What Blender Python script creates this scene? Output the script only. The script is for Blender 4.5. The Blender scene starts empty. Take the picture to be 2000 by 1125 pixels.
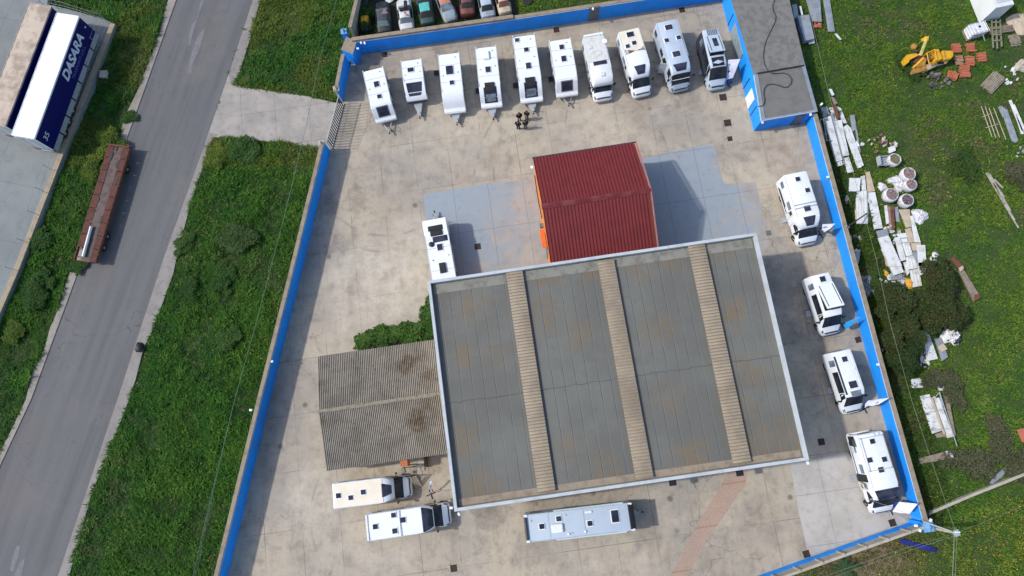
import bpy, bmesh, math, random
import numpy as np
from mathutils import Vector, Matrix
random.seed(7); RNG = np.random.default_rng(11)
R_ = math.radians
C = bpy.context.scene.collection
SC = bpy.context.scene

# ------------------------------------------------------------ camera (drone, 63 m up, tilted ~13 deg off straight down)
FPX, CAM_H = 1280.0, 63.0
_d = Vector((1045 - 1000, 840 - 562.5, FPX)).normalized()      # straight down, in camera axes (right, down, forward)
_up = -_d
_y = (Vector((0, -1, 0)) - _up * _up.dot(Vector((0, -1, 0)))).normalized()
_x = _y.cross(_up)
ROT = Matrix((_x, _y, _up))                                     # camera axes -> world axes
cam = bpy.data.cameras.new('camera'); co = bpy.data.objects.new('camera', cam); C.objects.link(co)
cam.sensor_fit = 'HORIZONTAL'; cam.sensor_width = 36; cam.lens = 36 * FPX / 2000
cam.clip_start = 0.5; cam.clip_end = 4000
_m = Matrix.Identity(4)
for _i, _v in enumerate((ROT @ Vector((1, 0, 0)), ROT @ Vector((0, -1, 0)), ROT @ Vector((0, 0, -1)))):
    for _j in range(3): _m[_j][_i] = _v[_j]
_m.translation = (0, 0, CAM_H); co.matrix_world = _m
SC.camera = co

def P(px, py, z=0.0):
    """survey point: place on the site seen at photo pixel (px, py) at height z"""
    r = ROT @ Vector((px - 1000, py - 562.5, FPX)); t = (z - CAM_H) / r.z
    return Vector((r.x * t, r.y * t, z))

# ------------------------------------------------------------ light
SUN_EL, SUN_AZ = R_(46), R_(181.5)          # direction TO the sun, measured from +x (it stands to the left)
w = bpy.data.worlds.new('World'); SC.world = w; w.use_nodes = True
nt = w.node_tree; bg = nt.nodes['Background']
sky = nt.nodes.new('ShaderNodeTexSky'); sky.sky_type = 'NISHITA'; sky.sun_disc = False
sky.sun_elevation = SUN_EL; sky.sun_rotation = R_(90) - SUN_AZ; sky.dust_density = 1.6; sky.air_density = 1.0
nt.links.new(sky.outputs[0], bg.inputs[0]); bg.inputs[1].default_value = 0.15
sl = bpy.data.lights.new('sun', 'SUN'); so = bpy.data.objects.new('sun', sl); C.objects.link(so)
sl.energy = 2.3; sl.angle = R_(2.0); sl.color = (1.0, 0.95, 0.88)
_to = Vector((math.cos(SUN_EL) * math.cos(SUN_AZ), math.cos(SUN_EL) * math.sin(SUN_AZ), math.sin(SUN_EL)))
so.rotation_euler = _to.to_track_quat('Z', 'Y').to_euler(); so.location = (-60, 0, 80)
SC.view_settings.view_transform = 'Standard'; SC.view_settings.look = 'None'
SC.view_settings.exposure = 0.65; SC.view_settings.gamma = 1.0

# ------------------------------------------------------------ materials
def _n(t, kind, **kw):
    n = t.nodes.new(kind)
    for k, v in kw.items(): setattr(n, k, v)
    return n
def _noise(t, vec, scale, detail=6, rough=.55, dist=0.0):
    n = _n(t, 'ShaderNodeTexNoise'); n.inputs['Scale'].default_value = scale; n.inputs['Detail'].default_value = detail
    n.inputs['Roughness'].default_value = rough; n.inputs['Distortion'].default_value = dist
    t.links.new(vec, n.inputs['Vector']); return n.outputs[0]
def _range(t, val, a, b, lo=0., hi=1.):
    n = _n(t, 'ShaderNodeMapRange', interpolation_type='SMOOTHSTEP')
    for i, v in enumerate((a, b, lo, hi)): n.inputs[i + 1].default_value = v
    t.links.new(val, n.inputs[0]); return n.outputs[0]
def _mix(t, f, a, b, mode='MIX'):
    n = _n(t, 'ShaderNodeMix', data_type='RGBA', blend_type=mode)
    for s, v in ((0, f), (6, a), (7, b)):
        if isinstance(v, bpy.types.NodeSocket): t.links.new(v, n.inputs[s])
        elif s == 0: n.inputs[0].default_value = v
        else: n.inputs[s].default_value = (*v, 1)
    return n.outputs[2]
def _math(t, op, a, b=0.0, c=0.0):
    n = _n(t, 'ShaderNodeMath', operation=op)
    for s, v in ((0, a), (1, b), (2, c)):
        if isinstance(v, bpy.types.NodeSocket): t.links.new(v, n.inputs[s])
        else: n.inputs[s].default_value = v
    return n.outputs[0]
def new_mat(name):
    m = bpy.data.materials.new(name); m.use_nodes = True; t = m.node_tree
    b = t.nodes['Principled BSDF']; tc = _n(t, 'ShaderNodeTexCoord')
    return m, t, b, tc.outputs['Object']
def _bump(t, b, h, s, d=.02):
    n = _n(t, 'ShaderNodeBump'); n.inputs['Strength'].default_value = s; n.inputs['Distance'].default_value = d
    t.links.new(h, n.inputs['Height']); t.links.new(n.outputs[0], b.inputs['Normal'])
def mat(name, col, rough=.55, metal=0., col2=None, amt=.6, scale=2., lo=.42, hi=.68, bump=0., fine=.12, coat=0.):
    """paint/plastic/metal with a blotchy second tone (dirt, wear) and fine grain"""
    m, t, b, v = new_mat(name)
    col2 = col2 or tuple(c * .72 for c in col)
    f = _math(t, 'MULTIPLY', _range(t, _noise(t, v, scale, 8, .6), lo, hi), amt)
    c = _mix(t, f, col, col2)
    g = _noise(t, v, scale * 14, 3)
    c = _mix(t, _math(t, 'MULTIPLY', _range(t, g, .3, .7), fine), c, tuple(x * .45 for x in col))
    t.links.new(c, b.inputs['Base Color'])
    b.inputs['Roughness'].default_value = rough; b.inputs['Metallic'].default_value = metal
    b.inputs['Coat Weight'].default_value = coat * .5; b.inputs['Specular IOR Level'].default_value = .3
    if bump: _bump(t, b, g, bump)
    return m
def glass_mat(name, col, rough=.12):
    m, t, b, v = new_mat(name)
    c = _mix(t, _range(t, _noise(t, v, 1.3, 4), .35, .7), col, tuple(x * 2.2 + .006 for x in col))
    t.links.new(c, b.inputs['Base Color']); b.inputs['Roughness'].default_value = rough
    b.inputs['Specular IOR Level'].default_value = .18
    return m
def leaf_mat(name):
    m, t, b, v = new_mat(name)
    a = _n(t, 'ShaderNodeAttribute'); a.attribute_name = 'Col'
    t.links.new(a.outputs[0], b.inputs['Base Color']); b.inputs['Roughness'].default_value = .7
    b.inputs['Specular IOR Level'].default_value = .2
    return m
MT = {}
def setup_mats():
    A = MT
    A['white'] = mat('white_gelcoat', (.67, .70, .73), .32, col2=(.58, .595, .60), amt=.45, scale=.9, coat=.3, fine=.04)
    A['white2'] = mat('white_paint', (.63, .65, .655), .38, col2=(.52, .53, .52), amt=.4, scale=1.2, coat=.2, fine=.05)
    A['oldwhite'] = mat('weathered_white_roof', (.58, .58, .55), .55, col2=(.42, .41, .375), amt=.7, scale=2.2, fine=.2)
    A['cream'] = mat('cream_roof', (.66, .60, .49), .45, col2=(.56, .49, .39), amt=.5, scale=1.0, fine=.05)
    A['silver'] = mat('silver_paint', (.43, .50, .58), .38, metal=.15, col2=(.34, .41, .49), amt=.4, scale=1.0, coat=.3, fine=.05)
    A['greyroof'] = mat('pale_grey_roof', (.43, .50, .57), .45, col2=(.38, .45, .52), amt=.4, scale=1.2, fine=.06)
    A['charcoal'] = mat('charcoal_paint', (.035, .04, .05), .35, col2=(.06, .065, .07), amt=.4, scale=1.4, coat=.3)
    A['black'] = mat('black_plastic', (.014, .014, .016), .5, col2=(.035, .034, .033), amt=.5, scale=3)
    A['rubber'] = mat('tyre_rubber', (.018, .018, .018), .8, col2=(.04, .038, .034), amt=.5, scale=6)
    A['rim'] = mat('alloy_rim', (.45, .46, .48), .4, metal=.5)
    A['glass'] = glass_mat('dark_tinted_glass', (.010, .012, .016), .25)
    A['acryl'] = glass_mat('smoked_acrylic', (.016, .018, .03), .2)
    A['palewin'] = glass_mat('grey_window', (.09, .11, .13), .3)
    A['galv'] = mat('galvanised_steel', (.42, .45, .48), .45, metal=.35, col2=(.30, .32, .34), scale=3)
    A['dsteel'] = mat('dark_steel', (.06, .062, .066), .5, metal=.3)
    A['red_lamp'] = mat('red_lens', (.35, .02, .015), .3)
    A['lamp'] = mat('clear_lens', (.55, .58, .6), .2)
    A['greytrim'] = mat('grey_trim', (.12, .13, .145), .45)
    A['darkstripe'] = mat('dark_decal', (.035, .055, .09), .4)
    A['blue'] = mat('azure_wall_paint', (.010, .285, .86), .65, col2=(.035, .20, .56), amt=.6, scale=.8, fine=.16, bump=.2)
    A['bluelt'] = mat('pale_blue_render', (.14, .30, .50), .6, col2=(.10, .22, .38), amt=.5, scale=1.2)
    A['coping'] = mat('bare_concrete_coping', (.27, .22, .16), .85, col2=(.16, .13, .10), amt=.8, scale=1.6, fine=.3, bump=.3)
    A['block'] = mat('bare_blockwork', (.40, .36, .29), .85, col2=(.28, .25, .20), amt=.7, scale=1.1, fine=.3, bump=.3)
    A['fascia'] = mat('white_metal_flashing', (.42, .45, .47), .5, col2=(.30, .32, .33), amt=.6, scale=.8)
    A['render'] = mat('pale_render', (.55, .54, .50), .8)
    A['orange'] = mat('orange_wall_paint', (.62, .21, .05), .7, col2=(.52, .17, .04), amt=.5, scale=.8)
    A['orange2'] = mat('orange_canopy', (.62, .13, .02), .5)
    A['wood'] = mat('weathered_timber', (.26, .21, .16), .85, col2=(.15, .12, .10), amt=.8, scale=3, fine=.3)
    A['woodlt'] = mat('beige_board', (.46, .38, .28), .8, col2=(.34, .27, .19), amt=.7, scale=1.6, fine=.2)
    A['rust'] = mat('rusted_steel', (.16, .065, .04), .85, col2=(.075, .035, .028), amt=.9, scale=2.2, fine=.4, bump=.3)
    A['rustlt'] = mat('bright_rust', (.105, .038, .028), .85, col2=(.055, .024, .020), amt=.9, scale=2.0, fine=.3)
    A['panel'] = mat('white_sandwich_panel', (.60, .61, .60), .5, col2=(.30, .29, .25), amt=.75, scale=1.7, lo=.48, hi=.72, fine=.2)
    A['panelg'] = mat('grey_sheet_metal', (.30, .33, .36), .45, metal=.2, col2=(.20, .21, .22), amt=.7, scale=1.6, fine=.2)
    A['plastic'] = mat('white_plastic_film', (.58, .58, .60), .45, col2=(.34, .34, .37), amt=.8, scale=3.5, fine=.2)
    A['rubble'] = mat('purple_brown_rubble', (.16, .10, .10), .8, col2=(.45, .36, .34), amt=1., scale=16, lo=.48, hi=.56, fine=.5)
    A['terracotta'] = mat('terracotta_tile', (.42, .13, .07), .8, col2=(.30, .10, .06), amt=.7, scale=4, fine=.25)
    A['yellow'] = mat('worn_yellow_paint', (.62, .33, .015), .55, col2=(.40, .20, .02), amt=.8, scale=2.5, fine=.2)
    A['yellowdk'] = mat('rusty_yellow_paint', (.36, .19, .035), .7, col2=(.17, .085, .03), amt=.9, scale=2.4, fine=.3)
    A['foam'] = mat('orange_foam', (.58, .32, .05), .8, col2=(.42, .22, .04), amt=.7, scale=4)
    A['flag'] = mat('white_flag_cloth', (.56, .58, .70), .8, col2=(.46, .48, .60), amt=.5, scale=2)
    A['flagblue'] = mat('navy_flag_cloth', (.02, .035, .20), .8)
    A['flagsky'] = mat('azure_flag_cloth', (.01, .26, .62), .8)
    A['flagred'] = mat('red_print', (.5, .03, .03), .8)
    A['denim'] = mat('dark_blue_cloth', (.012, .015, .028), .9)
    A['blackcloth'] = mat('black_cloth', (.012, .012, .014), .9)
    A['greycloth'] = mat('grey_cloth', (.10, .105, .12), .9)
    A['skin'] = mat('skin', (.48, .28, .19), .6)
    A['hair'] = mat('dark_hair', (.02, .013, .009), .7)
    A['hairbr'] = mat('brown_hair', (.028, .015, .008), .7)
    A['bark'] = mat('bark', (.12, .085, .06), .9, scale=5, bump=.4)
    A['navy'] = mat('navy_tarpaulin', (.004, .006, .10), .45, col2=(.006, .008, .075), amt=.6, scale=.7, fine=.05)
    A['lettering'] = mat('pale_blue_lettering', (.62, .66, .78), .5)
    A['lettering2'] = mat('dim_blue_lettering', (.10, .12, .36), .5)
    A['dirtytarp'] = mat('dirty_grey_tarpaulin', (.46, .38, .30), .7, col2=(.26, .20, .15), amt=.9, scale=.9, fine=.2)
    A['whitetarp'] = mat('white_tarpaulin', (.68, .71, .73), .5, col2=(.54, .50, .46), amt=.5, scale=.35, lo=.5, hi=.75, fine=.04)
    A['greypl'] = mat('grey_plastic', (.20, .22, .25), .5)
    A['grate'] = mat('rusty_iron_grate', (.035, .022, .018), .7, col2=(.06, .035, .028), scale=8)
    A['leaf'] = leaf_mat('foliage')
setup_mats()

# ------------------------------------------------------------ mesh helpers
class MB:
    def __init__(s): s.v = []; s.f = []
    def add(s, vs, fs):
        o = len(s.v); s.v += [tuple(v) for v in vs]; s.f += [tuple(i + o for i in f) for f in fs]; return s
    def box(s, c, d, rz=0., ry=0., rx=0., taper=1.0):
        hx, hy, hz = d[0] / 2, d[1] / 2, d[2] / 2
        M = Matrix.Rotation(rz, 3, 'Z') @ Matrix.Rotation(ry, 3, 'Y') @ Matrix.Rotation(rx, 3, 'X')
        vs = []
        for z in (-1, 1):
            k = taper if z > 0 else 1
            for x, y in ((-1, -1), (1, -1), (1, 1), (-1, 1)):
                vs.append(M @ Vector((x * hx * k, y * hy * k, z * hz)) + Vector(c))
        return s.add(vs, [(3, 2, 1, 0), (4, 5, 6, 7), (0, 1, 5, 4), (1, 2, 6, 5), (2, 3, 7, 6), (3, 0, 4, 7)])
    def prism(s, top, h):
        """solid under a top polygon of 3-D points, h thick, straight down (any winding)"""
        top = [Vector(p) for p in top]
        a = sum(top[i].x * top[(i + 1) % len(top)].y - top[(i + 1) % len(top)].x * top[i].y for i in range(len(top)))
        if a < 0: top.reverse()
        n = len(top); bot = [p - Vector((0, 0, h)) for p in top]
        return s.add(top + bot, [tuple(range(n)), tuple(range(2 * n - 1, n - 1, -1))] + [(i, n + i, n + (i + 1) % n, (i + 1) % n) for i in range(n)])
    def tube(s, pts, r, n=6, r2=None):
        pts = [Vector(p) for p in pts]; rings = []
        for i, p in enumerate(pts):
            d = (pts[min(i + 1, len(pts) - 1)] - pts[max(i - 1, 0)]).normalized()
            a = d.orthogonal().normalized(); b = d.cross(a)
            if abs(d.z) < .95:
                a = Vector((0, 0, 1)).cross(d).normalized(); b = d.cross(a)
            rr = r if r2 is None else r + (r2 - r) * i / max(1, len(pts) - 1)
            rings.append([p + (a * math.cos(2 * math.pi * k / n) + b * math.sin(2 * math.pi * k / n)) * rr for k in range(n)])
        vs = [v for q in rings for v in q]; fs = []
        for i in range(len(pts) - 1):
            for k in range(n): fs.append((i * n + k, i * n + (k + 1) % n, (i + 1) * n + (k + 1) % n, (i + 1) * n + k))
        fs.append(tuple(reversed(range(n)))); fs.append(tuple(range((len(pts) - 1) * n, len(pts) * n)))
        return s.add(vs, fs)
    def lathe(s, prof, n=16, c=(0, 0, 0), axis='Z', jit=0.):
        vs = []; fs = []
        for (r, z) in prof:
            for k in range(n):
                a = 2 * math.pi * k / n; q = r * (1 + (random.uniform(-jit, jit) if jit else 0))
                p = Vector((q * math.cos(a), q * math.sin(a), z))
                if axis == 'Y': p = Vector((p.x, -p.z, p.y))
                vs.append(p + Vector(c))
        m = len(prof)
        for i in range(m - 1):
            for k in range(n): fs.append((i * n + k, i * n + (k + 1) % n, (i + 1) * n + (k + 1) % n, (i + 1) * n + k))
        fs.append(tuple(reversed(range(n)))); fs.append(tuple(range((m - 1) * n, m * n)))
        return s.add(vs, fs)
def mesh_obj(name, mb, m, parent=None, loc=None, bevel=0., smooth=0., recentre=False):
    me = bpy.data.meshes.new(name)
    vs = mb.v
    if recentre:
        cx = sum(v[0] for v in vs) / len(vs); cy = sum(v[1] for v in vs) / len(vs); cz = min(v[2] for v in vs)
        vs = [(v[0] - cx, v[1] - cy, v[2] - cz) for v in vs]; loc = (cx, cy, cz)
    me.from_pydata(vs, [], mb.f); me.update()
    if bevel:
        b = bmesh.new(); b.from_mesh(me)
        es = [e for e in b.edges if len(e.link_faces) == 2 and e.calc_face_angle(0) > R_(35)]
        bmesh.ops.bevel(b, geom=es, offset=bevel, segments=2, affect='EDGES', clamp_overlap=True)
        b.to_mesh(me); b.free()
    if smooth:
        me.polygons.foreach_set('use_smooth', [True] * len(me.polygons)); me.set_sharp_from_angle(angle=R_(smooth))
    me.materials.append(MT[m] if isinstance(m, str) else m)
    o = bpy.data.objects.new(name, me); C.objects.link(o)
    if parent: o.parent = parent
    if loc is not None: o.location = loc
    return o
def tag(o, label=None, cat=None, group=None, kind=None):
    for k, v in (('label', label), ('category', cat), ('group', group), ('kind', kind)):
        if v: o[k] = v
    return o
def empty(name, loc, rz, label, cat, group=None):
    o = bpy.data.objects.new(name, None); C.objects.link(o); o.location = loc; o.rotation_euler = (0, 0, rz)
    o.empty_display_size = .3
    return tag(o, label, cat, group)
def ppoly(px, z): return [P(x, y, z) for x, y in px]
def zc(ox, oy, s): return lambda *pts: [(ox + x / s, oy + y / s) for x, y in pts]
def sheet(name, px, z, m, th=.3, kind='structure'):
    """ground surface: polygon given by survey pixels, top at z"""
    mb = MB(); mb.prism(ppoly(px, z), th); o = mesh_obj(name, mb, m); tag(o, kind=kind); return o
EXCL = []          # footprints where no grass grows
def inside(poly, x, y):
    c = np.zeros(len(x), bool); n = len(poly)
    for i in range(n):
        x1, y1 = poly[i][0], poly[i][1]; x2, y2 = poly[i - 1][0], poly[i - 1][1]
        if y1 == y2: continue
        c ^= ((y1 > y) != (y2 > y)) & (x < (x2 - x1) * (y - y1) / (y2 - y1) + x1)
    return c
TH = R_(8.45); E1 = Vector((math.cos(TH), math.sin(TH), 0)); E2 = Vector((-math.sin(TH), math.cos(TH), 0))
# ------------------------------------------------------------ ground materials
def seams(t, v, d, pitch, width, off=0.):
    """1 on thin lines perpendicular to direction d every `pitch` metres"""
    n = _n(t, 'ShaderNodeVectorMath', operation='DOT_PRODUCT'); t.links.new(v, n.inputs[0]); n.inputs[1].default_value = d
    f = _math(t, 'PINGPONG', _math(t, 'ADD', n.outputs[1], off + 500 * pitch), pitch / 2)
    return _range(t, f, width, width * .4, 0., 1.)
def blobs(t, v, spec, dist=1.2):
    """stains with ragged borders at given places: (x, y, radius, strength)"""
    nz = _n(t, 'ShaderNodeTexNoise'); nz.inputs['Scale'].default_value = .45; nz.inputs['Detail'].default_value = 8
    nz.inputs['Roughness'].default_value = .65
    t.links.new(v, nz.inputs['Vector'])
    s = _n(t, 'ShaderNodeVectorMath', operation='SUBTRACT'); t.links.new(nz.outputs[1], s.inputs[0]); s.inputs[1].default_value = (.5, .5, .5)
    k = _n(t, 'ShaderNodeVectorMath', operation='SCALE'); t.links.new(s.outputs[0], k.inputs[0]); k.inputs['Scale'].default_value = dist * 5
    a0 = _n(t, 'ShaderNodeVectorMath', operation='ADD'); t.links.new(v, a0.inputs[0]); t.links.new(k.outputs[0], a0.inputs[1])
    a = _n(t, 'ShaderNodeVectorMath', operation='MULTIPLY'); t.links.new(a0.outputs[0], a.inputs[0]); a.inputs[1].default_value = (1, 1, 0)
    acc = 0.0
    for x, y, r, st in spec:
        dn = _n(t, 'ShaderNodeVectorMath', operation='DISTANCE'); t.links.new(a.outputs[0], dn.inputs[0]); dn.inputs[1].default_value = (x, y, 0)
        acc = _math(t, 'MAXIMUM', _range(t, dn.outputs['Value'], r, r * .25, 0., st), acc)
    return acc
def stain_pts(l): return [(P(x, y).x, P(x, y).y, r, s) for x, y, r, s in l]
def yard_mat():
    m, t, b, v = new_mat('yard_concrete')
    c = _mix(t, _range(t, _noise(t, v, .10, 9, .6), .36, .66), (.395, .338, .252), (.285, .255, .215))
    c = _mix(t, _math(t, 'MULTIPLY', _range(t, _noise(t, v, .35, 9, .68, .6), .5, .72), .55), c, (.19, .145, .10))
    c = _mix(t, _math(t, 'MULTIPLY', _range(t, _noise(t, v, .9, 10, .72), .46, .66), .5), c, (.145, .132, .118))
    c = _mix(t, _math(t, 'MULTIPLY', _range(t, _noise(t, v, .22, 8, .66, .15), .50, .70), .5), c, (.47, .42, .335))
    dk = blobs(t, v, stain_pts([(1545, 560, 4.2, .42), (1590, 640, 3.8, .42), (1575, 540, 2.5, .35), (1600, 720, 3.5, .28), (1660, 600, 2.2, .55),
        (1680, 640, 1.6, .5), (1640, 455, 1.5, .5), (1690, 740, 2.0, .5), (720, 130, 2.2, .75), (725, 165, 1.8, .6), (1295, 150, 2.2, .6),
        (1340, 190, 2.0, .55), (1220, 110, 1.8, .45), (660, 480, 1.6, .5), (640, 395, 2.0, .45), (700, 390, 1.6, .35), (740, 365, 1.8, .35),
        (950, 1000, 1.8, .55), (942, 1060, 1.1, .4), (820, 945, 1.5, .45), (1040, 1075, 2.4, .3), (1550, 230, 1.6, .6), (1760, 985, 1.0, .5), (1250, 1040, 2.5, .3),
        (1480, 1010, 3, .25), (1395, 55, 1.6, .4), (870, 85, 1.6, .4), (1000, 60, 1.4, .35)]))
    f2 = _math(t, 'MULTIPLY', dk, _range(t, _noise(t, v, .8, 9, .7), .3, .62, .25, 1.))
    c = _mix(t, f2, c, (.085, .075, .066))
    br = blobs(t, v, stain_pts([(1545, 310, 3.2, .8), (1570, 350, 2.0, .5), (1100, 40, 3, .5), (860, 70, 2.5, .45), (1500, 280, 2.0, .4), (810, 200, 2.2, .3), (760, 420, 3.5, .25), (700, 560, 3, .2), (1250, 200, 3, .4), (850, 900, 1.6, .6), (1050, 955, 3, .35), (1180, 935, 3.0, .35)]))
    c = _mix(t, _math(t, 'MULTIPLY', br, _range(t, _noise(t, v, 1.1, 8, .7), .3, .65, .2, .8)), c, (.17, .105, .065))
    js = _math(t, 'MAXIMUM', seams(t, v, E1, 3.55, .035, 1.2), seams(t, v, E2, 5.2, .035, .6))
    c = _mix(t, _math(t, 'MULTIPLY', js, _range(t, _noise(t, v, .25, 4), .40, .62, .12, .85)), c, (.11, .092, .072))
    g = _noise(t, v, 22, 4, .7)
    c = _mix(t, _math(t, 'MULTIPLY', _range(t, g, .35, .7), .22), c, (.12, .105, .09))
    # thin wandering cracks
    vo = _n(t, 'ShaderNodeTexVoronoi', feature='DISTANCE_TO_EDGE'); vo.inputs['Scale'].default_value = .16
    nz = _n(t, 'ShaderNodeTexNoise'); nz.inputs['Scale'].default_value = .5; nz.inputs['Detail'].default_value = 6; t.links.new(v, nz.inputs['Vector'])
    t.links.new(_mix(t, .3, (0, 0, 0), (0, 0, 0)), vo.inputs['Vector'])
    sc = _n(t, 'ShaderNodeVectorMath', operation='SCALE'); t.links.new(nz.outputs[1], sc.inputs[0]); sc.inputs['Scale'].default_value = 3.0
    ad = _n(t, 'ShaderNodeVectorMath', operation='ADD'); t.links.new(v, ad.inputs[0]); t.links.new(sc.outputs[0], ad.inputs[1]); t.links.new(ad.outputs[0], vo.inputs['Vector'])
    ck = _math(t, 'MULTIPLY', _range(t, vo.outputs[0], .006, .001), _range(t, _noise(t, v, .08, 3), .48, .6, 0., .7))
    c = _mix(t, ck, c, (.09, .075, .06))
    # cream washed area in the middle of the yard, fine scuffs along the driving direction
    cw = blobs(t, v, stain_pts([(740, 560, 7, .8), (700, 720, 6, .6), (800, 470, 4, .6), (900, 230, 6, .4), (1150, 260, 7, .4), (1560, 330, 5, .5), (600, 980, 5, .5)]))
    c = _mix(t, _math(t, 'MULTIPLY', cw, _range(t, _noise(t, v, .7, 9, .7), .35, .65, .1, .8)), c, (.50, .45, .37))
    mp = _n(t, 'ShaderNodeMapping'); mp.inputs['Rotation'].default_value = (0, 0, .12); mp.inputs['Scale'].default_value = (2.2, .18, 1); t.links.new(v, mp.inputs[0])
    c = _mix(t, _math(t, 'MULTIPLY', _range(t, _noise(t, mp.outputs[0], 1.0, 7, .7), .52, .72), .4), c, (.20, .175, .145))
    c = _mix(t, _math(t, 'MULTIPLY', _range(t, _noise(t, v, 3.2, 8, .75), .56, .70), .45), c, (.14, .12, .095))
    for sc_, x_, y_, rad_ in ((1, 1120, 330, 9), (2, 760, 330, 8), (3, 1330, 250, 11), (4, 800, 1000, 10)):     # faint tyre arcs
        q_ = P(x_, y_); dn = _n(t, 'ShaderNodeVectorMath', operation='DISTANCE'); t.links.new(v, dn.inputs[0]); dn.inputs[1].default_value = (q_.x, q_.y, 0)
        rr = _math(t, 'ABSOLUTE', _math(t, 'SUBTRACT', _math(t, 'ABSOLUTE', _math(t, 'SUBTRACT', dn.outputs['Value'], rad_)), .85))
        c = _mix(t, _math(t, 'MULTIPLY', _range(t, rr, .16, .06), _range(t, _noise(t, v, .3 + sc_ * .02, 4), .5, .64, 0, .4)), c, (.12, .10, .085))
    vd = _n(t, 'ShaderNodeTexVoronoi'); vd.inputs['Scale'].default_value = .35; t.links.new(v, vd.inputs['Vector'])      # oil drips
    c = _mix(t, _math(t, 'MULTIPLY', _range(t, vd.outputs['Distance'], .13, .05), _range(t, _noise(t, v, .11, 3), .48, .56, 0, .7)), c, (.07, .06, .052))
    t.links.new(c, b.inputs['Base Color']); b.inputs['Roughness'].default_value = .85; _bump(t, b, g, .15); return m
def concrete_mat(name, a, c2, c3, joint=None, s=.3, fine=.25, jdir=(E1, E2)):
    m, t, b, v = new_mat(name)
    c = _mix(t, _range(t, _noise(t, v, s, 9, .62), .36, .66), a, c2)
    c = _mix(t, _math(t, 'MULTIPLY', _range(t, _noise(t, v, s * 4, 9, .72), .5, .7), .5), c, c3)
    if joint:
        js = _math(t, 'MAXIMUM', seams(t, v, jdir[0], joint[0], .035, .8), seams(t, v, jdir[1], joint[1], .035, .3))
        c = _mix(t, _math(t, 'MULTIPLY', js, .6), c, tuple(x * .35 for x in a))
    g = _noise(t, v, 25, 4, .7); c = _mix(t, _math(t, 'MULTIPLY', _range(t, g, .35, .7), fine), c, tuple(x * .4 for x in a))
    t.links.new(c, b.inputs['Base Color']); b.inputs['Roughness'].default_value = .85; _bump(t, b, g, .15); return m
def paintfloor_mat(corner, far):
    """worn blue floor paint, rubbed through to pinkish concrete"""
    m, t, b, v = new_mat('worn_blue_floor_paint')
    base = _mix(t, _range(t, _noise(t, v, .5, 9, .65), .4, .65), (.30, .277, .252), (.25, .234, .22))
    dn = _n(t, 'ShaderNodeVectorMath', operation='DISTANCE'); t.links.new(v, dn.inputs[0]); dn.inputs[1].default_value = corner
    f = _math(t, 'ADD', _range(t, dn.outputs['Value'], 0, far, .28, -.16), _noise(t, v, .35, 10, .68, 1.2))
    blue = _mix(t, _noise(t, v, .9, 6), (.205, .245, .28), (.245, .28, .305))
    c = _mix(t, _range(t, f, .42, .66), base, blue)
    js = _math(t, 'MAXIMUM', seams(t, v, E1, 3.55, .035, 1.2), seams(t, v, E2, 5.2, .035, .6)); c = _mix(t, _math(t, 'MULTIPLY', js, .6), c, (.09, .09, .1))
    c = _mix(t, _math(t, 'MULTIPLY', _range(t, _noise(t, v, 1.4, 9, .7), .52, .7), .4), c, (.15, .14, .14))
    t.links.new(c, b.inputs['Base Color']); b.inputs['Roughness'].default_value = .75; return m
RD = (P(229, 781) - P(490, 12)).normalized(); RN = Vector((-RD.y, RD.x, 0))
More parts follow.
